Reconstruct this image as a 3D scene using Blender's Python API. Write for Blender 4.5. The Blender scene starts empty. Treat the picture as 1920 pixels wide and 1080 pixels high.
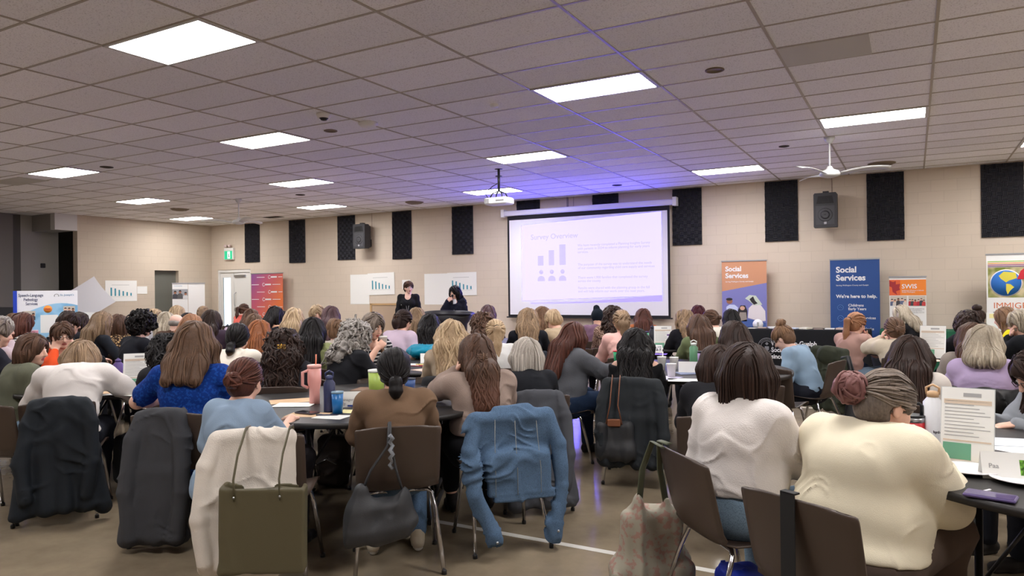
import bpy, math, random
import numpy as np
from mathutils import Vector, Matrix, Euler

S = bpy.context.scene
COL = S.collection
R_ = math.radians
random.seed(7)

# ------------------------------------------------------------------ camera, world, exposure
FPX, YAW, PIT, ROL = 1342.5, -.511, .0025, -.0117
CAM = np.array([5.909, -6.612, 1.53])
HC = 3.62                                   # ceiling height
_r0 = np.array([math.cos(YAW), -math.sin(YAW), 0.]); _fh = np.array([math.sin(YAW), math.cos(YAW), 0.]); _z = np.array([0, 0, 1.])
FW = math.cos(PIT)*_fh + math.sin(PIT)*_z; _u0 = -math.sin(PIT)*_fh + math.cos(PIT)*_z
RT = math.cos(ROL)*_r0 + math.sin(ROL)*_u0; UP = -math.sin(ROL)*_r0 + math.cos(ROL)*_u0
cam_d = bpy.data.cameras.new('camera'); cam = bpy.data.objects.new('camera', cam_d); COL.objects.link(cam)
cam_d.sensor_width = 36; cam_d.lens = FPX/1920*36; cam_d.clip_start = .05; cam_d.clip_end = 100
cam.matrix_world = Matrix(((RT[0], UP[0], -FW[0], CAM[0]), (RT[1], UP[1], -FW[1], CAM[1]), (RT[2], UP[2], -FW[2], CAM[2]), (0, 0, 0, 1)))
S.camera = cam
S.view_settings.view_transform = 'Standard'; S.view_settings.look = 'None'; S.view_settings.gamma = 1
S.view_settings.exposure = 0.0
S.view_settings.use_curve_mapping = False
LAMP = 40.0                                   # emission of the ceiling panels
w = bpy.data.worlds.new('world'); S.world = w; w.use_nodes = True
w.node_tree.nodes['Background'].inputs[0].default_value = (.85, .93, 1, 1)
w.node_tree.nodes['Background'].inputs[1].default_value = 2.0

def at(u, v, **k):
    d = FW + (u-960)/FPX*RT + (540-v)/FPX*UP
    (a, val), = k.items()
    t = val if a == 'd' else (val-CAM['xyz'.index(a)])/d['xyz'.index(a)]
    return CAM + d*t

# ------------------------------------------------------------------ materials
def lin(c):
    return tuple(((x/255)/12.92 if x/255 <= .04045 else ((x/255+.055)/1.055)**2.4) for x in c)
MATS = {}
def N(nt, t, **k):
    n = nt.nodes.new(t)
    for a, b in k.items():
        if a.startswith('i_'):
            n.inputs[a[2:].replace('_', ' ')].default_value = b
        else: setattr(n, a, b)
    return n
def mat(name, col=(128, 128, 128), rough=.6, metal=0, emit=None, es=1, spec=.5, bump=0, bscale=200, var=0, vscale=8, sheen=0, coat=0, alpha=1, trans=0):
    if name in MATS: return MATS[name]
    m = bpy.data.materials.new(name); m.use_nodes = True; nt = m.node_tree; b = nt.nodes['Principled BSDF']
    c = lin(col)+(1,)
    b.inputs['Base Color'].default_value = c; b.inputs['Roughness'].default_value = rough; b.inputs['Metallic'].default_value = metal
    b.inputs['Specular IOR Level'].default_value = spec; b.inputs['Sheen Weight'].default_value = sheen; b.inputs['Coat Weight'].default_value = coat
    b.inputs['Alpha'].default_value = alpha; b.inputs['Transmission Weight'].default_value = trans
    if emit: b.inputs['Emission Color'].default_value = tuple(emit)+(1,); b.inputs['Emission Strength'].default_value = es
    tc = N(nt, 'ShaderNodeTexCoord')
    if var:
        n = N(nt, 'ShaderNodeTexNoise', i_Scale=vscale, i_Detail=4.); nt.links.new(tc.outputs['Object'], n.inputs['Vector'])
        r = N(nt, 'ShaderNodeMapRange'); r.inputs['From Min'].default_value = .3; r.inputs['From Max'].default_value = .7
        r.inputs['To Min'].default_value = 1-var; r.inputs['To Max'].default_value = 1+var; nt.links.new(n.outputs['Fac'], r.inputs['Value'])
        h = N(nt, 'ShaderNodeHueSaturation'); h.inputs['Color'].default_value = c; nt.links.new(r.outputs[0], h.inputs['Value']); nt.links.new(h.outputs[0], b.inputs['Base Color'])
    if bump:
        n = N(nt, 'ShaderNodeTexNoise', i_Scale=bscale, i_Detail=3.); nt.links.new(tc.outputs['Object'], n.inputs['Vector'])
        bp = N(nt, 'ShaderNodeBump', i_Strength=bump, i_Distance=.004); nt.links.new(n.outputs['Fac'], bp.inputs['Height']); nt.links.new(bp.outputs[0], b.inputs['Normal'])
    MATS[name] = m
    return m
def fabric(name, col, rough=.9, bump=.35, bscale=350, var=.06):
    m = mat(name, col, rough, bump=bump, bscale=bscale, var=var, vscale=5, spec=.25)
    return m
def knit(name, col):
    if name in MATS: return MATS[name]
    m = mat(name, col, .95, spec=.2, var=.07, vscale=6); nt = m.node_tree; b = nt.nodes['Principled BSDF']
    tc = N(nt, 'ShaderNodeTexCoord'); v = N(nt, 'ShaderNodeTexVoronoi', i_Scale=170.); nt.links.new(tc.outputs['Object'], v.inputs['Vector'])
    bp = N(nt, 'ShaderNodeBump', i_Strength=.3, i_Distance=.003); nt.links.new(v.outputs['Distance'], bp.inputs['Height']); nt.links.new(bp.outputs[0], b.inputs['Normal'])
    return m
def pattern(name, kind, c1, c2, scale):
    if name in MATS: return MATS[name]
    m = mat(name, c1, .9, spec=.2); nt = m.node_tree; b = nt.nodes['Principled BSDF']
    tc = N(nt, 'ShaderNodeTexCoord'); mx = N(nt, 'ShaderNodeMix', data_type='RGBA')
    mx.inputs['A'].default_value = lin(c1)+(1,); mx.inputs['B'].default_value = lin(c2)+(1,)
    if kind == 'stripes':
        t = N(nt, 'ShaderNodeTexWave', wave_type='BANDS', bands_direction='Z', i_Scale=scale, i_Distortion=1.2); t.inputs['Detail Scale'].default_value = .6; src = t.outputs['Fac']
        lo, hi = .62, .68
    elif kind == 'soft':
        t = N(nt, 'ShaderNodeTexNoise', i_Scale=scale, i_Detail=1.); src = t.outputs['Fac']; lo, hi = .35, .65
    elif kind == 'spots':
        t = N(nt, 'ShaderNodeTexVoronoi', feature='F1', i_Scale=scale); src = t.outputs['Distance']; lo, hi = .42, .34
    elif kind == 'leopard':
        t = N(nt, 'ShaderNodeTexVoronoi', feature='DISTANCE_TO_EDGE', i_Scale=scale); src = t.outputs['Distance']; lo, hi = .2, .14
    else:
        t = N(nt, 'ShaderNodeTexNoise', i_Scale=scale, i_Detail=3.); src = t.outputs['Fac']; lo, hi = .52, .58
    nt.links.new(tc.outputs['Object'], t.inputs['Vector'])
    r = N(nt, 'ShaderNodeMapRange'); r.inputs['From Min'].default_value = lo; r.inputs['From Max'].default_value = hi; r.inputs['To Min'].default_value = 0; r.inputs['To Max'].default_value = 1
    if lo > hi: r.inputs['From Min'].default_value = hi; r.inputs['From Max'].default_value = lo; r.inputs['To Min'].default_value = 1; r.inputs['To Max'].default_value = 0
    nt.links.new(src, r.inputs['Value']); nt.links.new(r.outputs[0], mx.inputs['Factor']); nt.links.new(mx.outputs['Result'], b.inputs['Base Color'])
    return m
def hair_mat(c1, c2, c3=None):
    """c1 dark, c2 light strands; c3 tip colour (dyed ends), blended by the attribute 'tip'"""
    name = 'hair_%d_%d_%d_%s' % (c1[0], c2[0], c2[2], 'x' if c3 is None else str(c3[0]))
    if name in MATS: return MATS[name]
    m = mat(name, c1, .5, spec=.22); nt = m.node_tree; b = nt.nodes['Principled BSDF']
    tc = N(nt, 'ShaderNodeTexCoord'); mp = N(nt, 'ShaderNodeMapping'); mp.inputs['Scale'].default_value = (1, 1, .07); nt.links.new(tc.outputs['Object'], mp.inputs[0])
    n = N(nt, 'ShaderNodeTexNoise', i_Scale=130., i_Detail=3.); nt.links.new(mp.outputs[0], n.inputs['Vector'])
    a = N(nt, 'ShaderNodeAttribute', attribute_name='tone')
    ad = N(nt, 'ShaderNodeMath', operation='MULTIPLY_ADD'); ad.inputs[1].default_value = .5; nt.links.new(n.outputs['Fac'], ad.inputs[0]); 
    sc = N(nt, 'ShaderNodeMath', operation='MULTIPLY'); sc.inputs[1].default_value = .62; nt.links.new(a.outputs['Fac'], sc.inputs[0]); nt.links.new(sc.outputs[0], ad.inputs[2])
    mx = N(nt, 'ShaderNodeMix', data_type='RGBA'); mx.inputs['A'].default_value = lin(c1)+(1,); mx.inputs['B'].default_value = lin(c2)+(1,)
    nt.links.new(ad.outputs[0], mx.inputs['Factor']); out = mx.outputs['Result']
    if c3 is not None:
        t = N(nt, 'ShaderNodeAttribute', attribute_name='tip'); m2 = N(nt, 'ShaderNodeMix', data_type='RGBA'); m2.inputs['B'].default_value = lin(c3)+(1,)
        nt.links.new(t.outputs['Fac'], m2.inputs['Factor']); nt.links.new(out, m2.inputs['A']); out = m2.outputs['Result']
    nt.links.new(out, b.inputs['Base Color'])
    bp = N(nt, 'ShaderNodeBump', i_Strength=.5, i_Distance=.003); nt.links.new(n.outputs['Fac'], bp.inputs['Height']); nt.links.new(bp.outputs[0], b.inputs['Normal'])
    return m
def skin_mat(c):
    name = 'skin_%d_%d' % (c[0], c[1])
    if name in MATS: return MATS[name]
    m = mat(name, c, .5, var=.05, vscale=25, bump=.15, bscale=300, spec=.4)
    m.node_tree.nodes['Principled BSDF'].inputs['Subsurface Weight'].default_value = .0
    return m

# ------------------------------------------------------------------ mesh helpers
def link_mesh(name, V, F, mats, parent=None, smooth=True, mi=None, attrs=None):
    me = bpy.data.meshes.new(name)
    V = np.asarray(V, dtype=np.float32).reshape(-1, 3)
    if isinstance(F, np.ndarray):
        n = len(F); k = F.shape[1]
        me.vertices.add(len(V)); me.vertices.foreach_set('co', V.ravel())
        me.loops.add(n*k); me.loops.foreach_set('vertex_index', F.astype(np.int32).ravel())
        me.polygons.add(n); me.polygons.foreach_set('loop_start', np.arange(0, n*k, k, dtype=np.int32))
        try: me.polygons.foreach_set('loop_total', np.full(n, k, dtype=np.int32))
        except Exception: pass
        me.update(calc_edges=True)
    else:
        me.from_pydata([tuple(map(float, v)) for v in V], [], F); me.update()
    if not isinstance(mats, (list, tuple)): mats = [mats]
    for m in mats: me.materials.append(m)
    if mi is not None: me.polygons.foreach_set('material_index', np.asarray(mi, dtype=np.int32))
    me.polygons.foreach_set('use_smooth', np.full(len(me.polygons), bool(smooth)) if not isinstance(smooth, (list, np.ndarray)) else np.asarray(smooth, dtype=bool))
    if attrs:
        for a, val in attrs.items():
            at_ = me.attributes.new(a, 'FLOAT', 'POINT'); at_.data.foreach_set('value', np.asarray(val, dtype=np.float32))
    o = bpy.data.objects.new(name, me); COL.objects.link(o)
    if parent: o.parent = parent
    return o
def basis(d):
    d = np.asarray(d, float); d = d/(np.linalg.norm(d)+1e-9)
    a = np.array([0, 0, 1.]) if abs(d[2]) < .9 else np.array([1., 0, 0])
    x = np.cross(a, d); x /= np.linalg.norm(x); y = np.cross(d, x)
    return x, y, d
class MB:
    def __init__(s): s.v = []; s.f = []; s.m = []; s.s = []
    def add(s, v, f, m=0, sm=False):
        n = len(s.v); s.v += [tuple(map(float, p)) for p in v]; s.f += [tuple(i+n for i in q) for q in f]; s.m += [m]*len(f); s.s += [sm]*len(f); return s
    def box(s, x0, x1, y0, y1, z0, z1, m=0, bev=0):
        if bev:
            b = min(bev, (x1-x0)/2.01, (y1-y0)/2.01, (z1-z0)/2.01)
            rings = []
            for (z, i) in ((z0, b), (z0+b, 0), (z1-b, 0), (z1, b)):
                X0, X1, Y0, Y1 = x0+i, x1-i, y0+i, y1-i
                c = b*.7
                rings.append([(X0+c, Y0, z), (X1-c, Y0, z), (X1, Y0+c, z), (X1, Y1-c, z), (X1-c, Y1, z), (X0+c, Y1, z), (X0, Y1-c, z), (X0, Y0+c, z)])
            v = sum(rings, []); f = []
            for r in range(3):
                for i in range(8): f.append((r*8+i, r*8+(i+1) % 8, r*8+8+(i+1) % 8, r*8+8+i))
            f.append(tuple(range(7, -1, -1))); f.append(tuple(range(24, 32)))
            return s.add(v, f, m)
        v = [(x, y, z) for z in (z0, z1) for y in (y0, y1) for x in (x0, x1)]
        return s.add(v, [(0, 2, 3, 1), (4, 5, 7, 6), (0, 1, 5, 4), (2, 6, 7, 3), (0, 4, 6, 2), (1, 3, 7, 5)], m)
    def tube(s, pts, r, n=8, m=0, flat=1., cap=True, closed=False):
        pts = [np.asarray(p, float) for p in pts]; k = len(pts)
        rr = r if hasattr(r, '__len__') else [r]*k
        v = []; px = None
        for i, p in enumerate(pts):
            d = pts[(i+1) % k]-pts[i-1] if closed else (pts[min(i+1, k-1)]-pts[max(i-1, 0)])
            x, y, d = basis(d)
            if px is not None:
                x = px-np.dot(px, d)*d; x /= np.linalg.norm(x)+1e-9; y = np.cross(d, x)
            px = x
            for j in range(n):
                a = 2*math.pi*j/n; v.append(p+x*math.cos(a)*rr[i]+y*math.sin(a)*rr[i]*flat)
        f = []
        for i in range(k if closed else k-1):
            for j in range(n):
                a, b = i*n, ((i+1) % k)*n
                f.append((a+j, a+(j+1) % n, b+(j+1) % n, b+j))
        s.add(v, f, m, True)
        if cap and not closed:
            b = len(s.v)-k*n
            s.f += [tuple(b+n-1-j for j in range(n)), tuple(b+(k-1)*n+j for j in range(n))]; s.m += [m, m]; s.s += [False, False]
        return s
    def lathe(s, prof, c=(0, 0, 0), n=24, m=0, sm=True, ax='z'):
        v = []
        for (r, z) in prof:
            for j in range(n):
                a = 2*math.pi*j/n; p = (r*math.cos(a), r*math.sin(a), z)
                if ax == 'y': p = (p[0], p[2], p[1])
                v.append((p[0]+c[0], p[1]+c[1], p[2]+c[2]))
        f = [(i*n+j, i*n+(j+1) % n, (i+1)*n+(j+1) % n, (i+1)*n+j) for i in range(len(prof)-1) for j in range(n)]
        s.add(v, f, m, sm)
        b = len(s.v)-len(prof)*n
        if prof[0][0] > 1e-4: s.f.append(tuple(b+n-1-j for j in range(n))); s.m.append(m); s.s.append(False)
        if prof[-1][0] > 1e-4: s.f.append(tuple(b+(len(prof)-1)*n+j for j in range(n))); s.m.append(m); s.s.append(False)
        return s
    def poly(s, pts, y0, y1, m=0):
        """outline in x,z extruded from y0 to y1"""
        n = len(pts); v = [(x, y0, z) for x, z in pts]+[(x, y1, z) for x, z in pts]
        f = [tuple(range(n)), tuple(range(2*n-1, n-1, -1))]+[(i, n+i, n+(i+1) % n, (i+1) % n) for i in range(n)]
        return s.add(v, f, m)
    def xf(s, M):
        s.v = [tuple(M @ Vector(p)) for p in s.v]; return s
    def build(s, name, mats, parent=None):
        return link_mesh(name, s.v, s.f, mats, parent, s.s, s.m)
def tag(o, label=None, cat=None, group=None, kind=None):
    if label: o['label'] = label
    if cat: o['category'] = cat
    if group: o['group'] = group
    if kind: o['kind'] = kind
    return o
def empty(name, loc=(0, 0, 0), rz=0):
    o = bpy.data.objects.new(name, None); COL.objects.link(o); o.location = loc; o.rotation_euler = (0, 0, rz); o.empty_display_size = .1
    return o
def kids(o): return [c for c in list(bpy.data.objects) if c.parent == o]
def copy_tree(o, parent=None, ch=None):
    c = o.copy(); COL.objects.link(c); c.parent = parent
    for k in kids(o): copy_tree(k, c)
    return c
def text(body, size, loc, m, parent=None, name='lettering', bold=0., rot=(math.pi/2, 0, 0), align='LEFT', ext=.0008, sx=1.):
    cu = bpy.data.curves.new('t', 'FONT'); cu.body = body; cu.size = size; cu.align_x = align; cu.extrude = ext; cu.offset = bold*size
    cu.resolution_u = 3
    o = bpy.data.objects.new('t', cu); COL.objects.link(o)
    bpy.context.view_layer.update()
    me = bpy.data.meshes.new_from_object(o.evaluated_get(bpy.context.evaluated_depsgraph_get()))
    bpy.data.objects.remove(o); bpy.data.curves.remove(cu)
    me.name = name; me.materials.clear(); me.materials.append(m)
    o = bpy.data.objects.new(name, me); COL.objects.link(o); o.location = loc; o.rotation_euler = rot; o.scale = (sx, 1, 1)
    if parent: o.parent = parent
    return o
# ------------------------------------------------------------------ room
def wallmat(name, c1, c2, axis):
    m = mat(name, c1, .75, spec=.3); nt = m.node_tree; b = nt.nodes['Principled BSDF']
    g = N(nt, 'ShaderNodeNewGeometry'); sp = N(nt, 'ShaderNodeSeparateXYZ'); cb = N(nt, 'ShaderNodeCombineXYZ')
    nt.links.new(g.outputs['Position'], sp.inputs[0]); nt.links.new(sp.outputs[axis], cb.inputs['X']); nt.links.new(sp.outputs['Z'], cb.inputs['Y'])
    br = N(nt, 'ShaderNodeTexBrick', offset=.5, squash=1.); nt.links.new(cb.outputs[0], br.inputs['Vector'])
    br.inputs['Scale'].default_value = 1; br.inputs['Brick Width'].default_value = .4; br.inputs['Row Height'].default_value = .2; br.inputs['Mortar Size'].default_value = .0045; br.inputs['Mortar Smooth'].default_value = .4
    br.inputs['Color1'].default_value = lin(c1)+(1,); br.inputs['Color2'].default_value = lin(tuple(x*.985 for x in c1))+(1,); br.inputs['Mortar'].default_value = lin(c2)+(1,)
    nt.links.new(br.outputs['Color'], b.inputs['Base Color'])
    n = N(nt, 'ShaderNodeTexNoise', i_Scale=60., i_Detail=4.); nt.links.new(g.outputs['Position'], n.inputs['Vector'])
    ma = N(nt, 'ShaderNodeMath', operation='MULTIPLY_ADD'); ma.inputs[1].default_value = -1.2; nt.links.new(br.outputs['Fac'], ma.inputs[0])
    m2 = N(nt, 'ShaderNodeMath', operation='MULTIPLY'); m2.inputs[1].default_value = .3; nt.links.new(n.outputs['Fac'], m2.inputs[0]); nt.links.new(m2.outputs[0], ma.inputs[2])
    bp = N(nt, 'ShaderNodeBump', i_Strength=.35, i_Distance=.003); nt.links.new(ma.outputs[0], bp.inputs['Height']); nt.links.new(bp.outputs[0], b.inputs['Normal'])
    return m
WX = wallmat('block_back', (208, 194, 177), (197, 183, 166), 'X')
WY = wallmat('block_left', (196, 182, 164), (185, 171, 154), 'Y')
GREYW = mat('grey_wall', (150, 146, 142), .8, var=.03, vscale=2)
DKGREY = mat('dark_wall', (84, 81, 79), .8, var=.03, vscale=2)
WHITEP = mat('white_paint', (225, 224, 220), .45)
YB, XL = 8.23, -13.1
def struct(name, mb, m, parent=None):
    o = mb.build(name, m, parent); 
    if parent is None: o['kind'] = 'structure'
    return o
# floor
def floor_mat():
    m = mat('polished_concrete', (128, 114, 96), .2, spec=.5); nt = m.node_tree; b = nt.nodes['Principled BSDF']
    g = N(nt, 'ShaderNodeNewGeometry')
    n = N(nt, 'ShaderNodeTexNoise', i_Scale=1.3, i_Detail=8., i_Roughness=.65); nt.links.new(g.outputs['Position'], n.inputs['Vector'])
    cr = N(nt, 'ShaderNodeValToRGB'); cr.color_ramp.elements[0].position = .3; cr.color_ramp.elements[1].position = .72
    cr.color_ramp.elements[0].color = lin((114, 102, 85))+(1,); cr.color_ramp.elements[1].color = lin((154, 139, 117))+(1,)
    nt.links.new(n.outputs['Fac'], cr.inputs[0]); nt.links.new(cr.outputs[0], b.inputs['Base Color'])
    n2 = N(nt, 'ShaderNodeTexNoise', i_Scale=14., i_Detail=6.); nt.links.new(g.outputs['Position'], n2.inputs['Vector'])
    r = N(nt, 'ShaderNodeMapRange'); r.inputs['To Min'].default_value = .07; r.inputs['To Max'].default_value = .22; nt.links.new(n2.outputs['Fac'], r.inputs['Value']); nt.links.new(r.outputs[0], b.inputs['Roughness'])
    n3 = N(nt, 'ShaderNodeTexNoise', i_Scale=2.2, i_Detail=2.); nt.links.new(g.outputs['Position'], n3.inputs['Vector'])
    bp = N(nt, 'ShaderNodeBump', i_Strength=.12, i_Distance=.02); nt.links.new(n3.outputs['Fac'], bp.inputs['Height']); nt.links.new(bp.outputs[0], b.inputs['Normal'])
    return m
X0, X1, Y0 = -17, 11.2, -10.5
struct('floor', MB().box(X0, X1, Y0, YB+3, -.1, 0), floor_mat())
WL = mat('court_line', (215, 212, 205), .3, var=.05, vscale=6)
for k, (xa, xb, y, w_) in enumerate(((2.6, 7.2, -2.72, .05), (-2, 3.4, 1.1, .05), (4.0, 9, 3.08, .05))):
    tag(MB().box(xa, xb, y-w_/2, y+w_/2, 0, .0015).build('trim_%d' % (k+1), WL), kind='structure')
# ceiling tiles
def tile_mat():
    m = mat('ceiling_tile', (176, 166, 157), .95, spec=.1); nt = m.node_tree; b = nt.nodes['Principled BSDF']
    g = N(nt, 'ShaderNodeNewGeometry')
    v = N(nt, 'ShaderNodeTexNoise', i_Scale=85., i_Detail=2.); nt.links.new(g.outputs['Position'], v.inputs['Vector'])
    cr = N(nt, 'ShaderNodeValToRGB'); cr.color_ramp.elements[0].position = .3; cr.color_ramp.elements[1].position = .45
    cr.color_ramp.elements[0].color = lin((212, 210, 213))+(1,); cr.color_ramp.elements[1].color = lin((248, 247, 250))+(1,)
    nt.links.new(v.outputs['Fac'], cr.inputs[0])
    # tile to tile tone
    mp = N(nt, 'ShaderNodeMapping'); mp.inputs['Scale'].default_value = (1/1.2192, 1/.6096, 0); nt.links.new(g.outputs['Position'], mp.inputs[0])
    fl = N(nt, 'ShaderNodeVectorMath', operation='FLOOR'); nt.links.new(mp.outputs[0], fl.inputs[0])
    wn = N(nt, 'ShaderNodeTexWhiteNoise', noise_dimensions='3D'); nt.links.new(fl.outputs[0], wn.inputs['Vector'])
    r = N(nt, 'ShaderNodeMapRange'); r.inputs['To Min'].default_value = .93; r.inputs['To Max'].default_value = 1.05; nt.links.new(wn.outputs['Value'], r.inputs['Value'])
    h = N(nt, 'ShaderNodeHueSaturation'); nt.links.new(cr.outputs[0], h.inputs['Color']); nt.links.new(r.outputs[0], h.inputs['Value']); nt.links.new(h.outputs[0], b.inputs['Base Color'])
    bp = N(nt, 'ShaderNodeBump', i_Strength=.5, i_Distance=.003); nt.links.new(v.outputs['Fac'], bp.inputs['Height']); nt.links.new(bp.outputs[0], b.inputs['Normal'])
    return m
TX, TY = 1.2192, .6096
struct('ceiling', MB().box(X0, X1, Y0, YB+3, HC, HC+.1), tile_mat())
TBAR = mat('ceiling_grid_metal', (168, 158, 146), .4, spec=.5)
g = MB()
for i in range(-13, 10): g.box(i*TX-.012, i*TX+.012, Y0, YB, HC-.006, HC+.002)
for j in range(-17, 14): g.box(X0, X1, j*TY-.012, j*TY+.012, HC-.004, HC+.002)
struct('trim_4', g, TBAR)
LM = mat('lamp_diffuser', (255, 255, 255), .5, emit=(1, .975, .97), es=LAMP)
LF = mat('lamp_frame', (205, 203, 200), .5)
proto = None
lights = [(-6, 0), (-2, 0), (2, 0), (6, 0), (-8, 5), (-4, 5), (0, 5), (4, 5), (8, 5), (8, -5), (-10, 10), (-6, 10), (-2, 10), (2, 10), (6, 10), (0, -5), (4, -5), (-4, -5), (-8, -5), (-2, -10), (2, -10), (6, -10), (-6, -10)]
lnames = {(-6, 0): 'square ceiling light panel at far left', (-2, 0): 'light panel left of the two round smoke detectors', (2, 0): 'large light panel above and right of the projector pole',
 (-8, 5): 'light panel between the leftmost panel and the far ceiling corner', (-4, 5): 'panel above the row of black acoustic foam at left of hall', (0, 5): 'light panel directly behind the hanging projector', (4, 5): 'light panel in front of the right ceiling fan', (-10, 10): 'farthest light panel near the left wall corner',
 (-6, 10): 'light panel near the back wall above the left loudspeaker', (-2, 10): 'light panel by the wall just left of the projector pole', (2, 10): 'light panel by the back wall above the right end of the screen', (6, 10): 'light panel cut by the right edge of the photo', (0, -5): 'nearest and largest light panel at top left'}
for (i, j) in lights:
    if proto is None:
        proto = empty('ceiling_light')
        f = MB(); a, b_ = TX-.05, TY-.05
        for q in ((0, TX, 0, .03), (0, TX, TY-.03, TY), (0, .04, .03, TY-.03), (TX-.04, TX, .03, TY-.03)): f.box(q[0], q[1], q[2], q[3], -.012, 0)
        f.build('frame', LF, proto); MB().box(.04, TX-.04, .03, TY-.03, -.008, -.002).build('diffuser', LM, proto); o = proto
    else: o = copy_tree(proto)
    o.location = (i*TX, j*TY, HC-.001)
    tag(o, 'recessed fluorescent '+lnames[(i, j)] if (i, j) in lnames else 'recessed fluorescent light panel in the ceiling outside the photo frame', 'ceiling light', 'recessed ceiling light panels')
# walls
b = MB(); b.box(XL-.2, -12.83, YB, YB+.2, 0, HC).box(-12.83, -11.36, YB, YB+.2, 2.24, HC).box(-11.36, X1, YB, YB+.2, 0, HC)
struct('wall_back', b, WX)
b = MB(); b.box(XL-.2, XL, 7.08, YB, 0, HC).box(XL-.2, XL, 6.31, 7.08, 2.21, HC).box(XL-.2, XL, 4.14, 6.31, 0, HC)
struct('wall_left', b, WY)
# recess beyond the left wall
b = MB(); b.box(-16.4, -14.2, 3.55, 3.7, 0, HC)
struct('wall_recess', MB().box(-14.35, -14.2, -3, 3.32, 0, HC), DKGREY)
p1 = at(25, 500, x=-14.2)[1]; p2 = at(110, 500, x=-14.2)[1]
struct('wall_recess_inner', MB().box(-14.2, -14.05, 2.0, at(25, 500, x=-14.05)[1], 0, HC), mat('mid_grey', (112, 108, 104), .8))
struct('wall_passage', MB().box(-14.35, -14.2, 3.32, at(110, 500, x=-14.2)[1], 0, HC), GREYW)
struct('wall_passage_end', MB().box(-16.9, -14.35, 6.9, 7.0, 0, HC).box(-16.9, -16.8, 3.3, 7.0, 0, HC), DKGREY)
struct('wall_header', MB().box(-14.2, XL-.2, 3.6, 4.14, 3.2, HC), GREYW)
struct('wall_header_side', MB().box(XL-.2, XL, 3.58, 4.14, 3.2, HC), mat('pale_paint', (205, 203, 200), .7))
struct('wall_right', MB().box(X1, X1+.1, Y0, YB, 0, HC), WX)
struct('wall_front', MB().box(X0, X1, Y0-.1, Y0, 0, HC), WX)
struct('wall_far_left', MB().box(X0-.1, X0, Y0, YB+3, 0, HC), GREYW)
# thermostat on the recess wall
q = at(80, 498, x=-14.2)
tag(MB().box(-14.2, -14.17, q[1]-.06, q[1]+.06, q[2]-.06, q[2]+.06, bev=.01).build('wall_thermostat', mat('black_plastic', (28, 28, 30), .4)), 'small black square control box on grey recess wall', 'control box')
# openings
struct('door_1', MB().box(XL-.18, XL-.14, 6.31, 7.08, 0, 2.21), mat('olive_grey_door', (98, 98, 90), .6))
d2 = empty('door_2', (-12.83, YB+.08, 0)); d2['kind'] = 'structure'
fr = MB().box(0, .06, -.06, .06, 0, 2.24).box(1.41, 1.47, -.06, .06, 0, 2.24).box(.06, 1.41, -.06, .06, 2.16, 2.24).build('door_frame', WHITEP, d2)
lf = MB().box(.07, .17, -.02, .02, 0, 2.16).box(.52, .66, -.02, .02, 0, 2.16).box(.17, .52, -.02, .02, 0, .35).box(.17, .52, -.02, .02, 2.0, 2.16).build('door_leaf', WHITEP, d2)
gl = mat('pane_glass', (235, 245, 250), .02, trans=1.0, spec=.5); gl.node_tree.nodes['Principled BSDF'].inputs['IOR'].default_value = 1.02
MB().box(.17, .52, -.004, .004, .35, 2.0).build('glass_pane', gl, lf)
rl = MB().box(.68, 1.40, -.02, .02, 0, 2.16).build('door_leaf', WHITEP, d2)
STEEL = mat('brushed_steel', (170, 172, 175), .3, metal=1)
MB().box(.74, 1.3, -.09, -.06, 1.0, 1.06, bev=.01).box(.74, .8, -.07, -.02, .97, 1.09).box(1.24, 1.3, -.07, -.02, .97, 1.09).tube([(.76, -.07, 1.12), (.76, -.09, 1.2), (.76, -.09, 1.5), (.76, -.02, 1.55)], .012, 6).build('push_bar', STEEL, rl)
MB().box(.72, 1.2, -.07, -.02, 2.02, 2.08).build('door_closer', STEEL, rl)
# exterior seen through the pane : snow covered ground and pale sky come from the world
struct('baseboard_back', MB().box(-11.36, X1, YB-.012, YB, 0, .1), mat('rubber_base', (60, 55, 50), .6))
struct('baseboard_left', MB().box(XL, XL+.012, 4.14, 6.31, 0, .1), mat('rubber_base'))

# ------------------------------------------------------------------ acoustic foam
BLK = mat('black_plastic')
FOAM = mat('acoustic_foam', (58, 58, 64), .9, spec=.2, bump=.5, bscale=120)
def foam(w_, h_):
    m = MB(); c = .0762; nx = max(1, round(w_/c)); nz = max(1, round(h_/c)); cx = w_/nx; cz = h_/nz
    m.box(0, w_, -.022, 0, -h_, 0)
    for i in range(nx):
        for j in range(nz):
            x0 = i*cx; z1 = -j*cz
            for k in range(3):
                if (i+j) % 2:
                    a = z1-k*cz/3; m.add([(x0, -.022, a), (x0+cx, -.022, a), (x0+cx, -.022, a-cz/3), (x0, -.022, a-cz/3), (x0, -.045, a-cz/6), (x0+cx, -.045, a-cz/6)], [(0, 4, 5, 1), (4, 3, 2, 5), (0, 3, 4), (1, 5, 2)])
                else:
                    a = x0+k*cx/3; m.add([(a, -.022, z1), (a, -.022, z1-cz), (a+cx/3, -.022, z1-cz), (a+cx/3, -.022, z1), (a+cx/6, -.045, z1), (a+cx/6, -.045, z1-cz)], [(0, 1, 5, 4), (4, 5, 2, 3), (0, 4, 3), (1, 2, 5)])
    return m.build('acoustic_panel', FOAM)
fp = foam(.61, 1.2)
fl = [(-11.56, 1.15, 'on the back wall right of the exit sign'), (-9.72, 1.22, 'second from the door, on the back wall'), (-7.87, 1.2, 'left of the left loudspeaker'), (-5.97, 1.24, 'right of the left loudspeaker'), (-4.09, 1.18, 'last one left of the hanging projector'),
      (1.5, 1.18, 'directly right of the projection screen'), (3.36, 1.18, 'left of the right loudspeaker'), (5.17, 1.24, 'right of the right loudspeaker'), (6.95, 1.26, 'rightmost on the back wall')]
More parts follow.
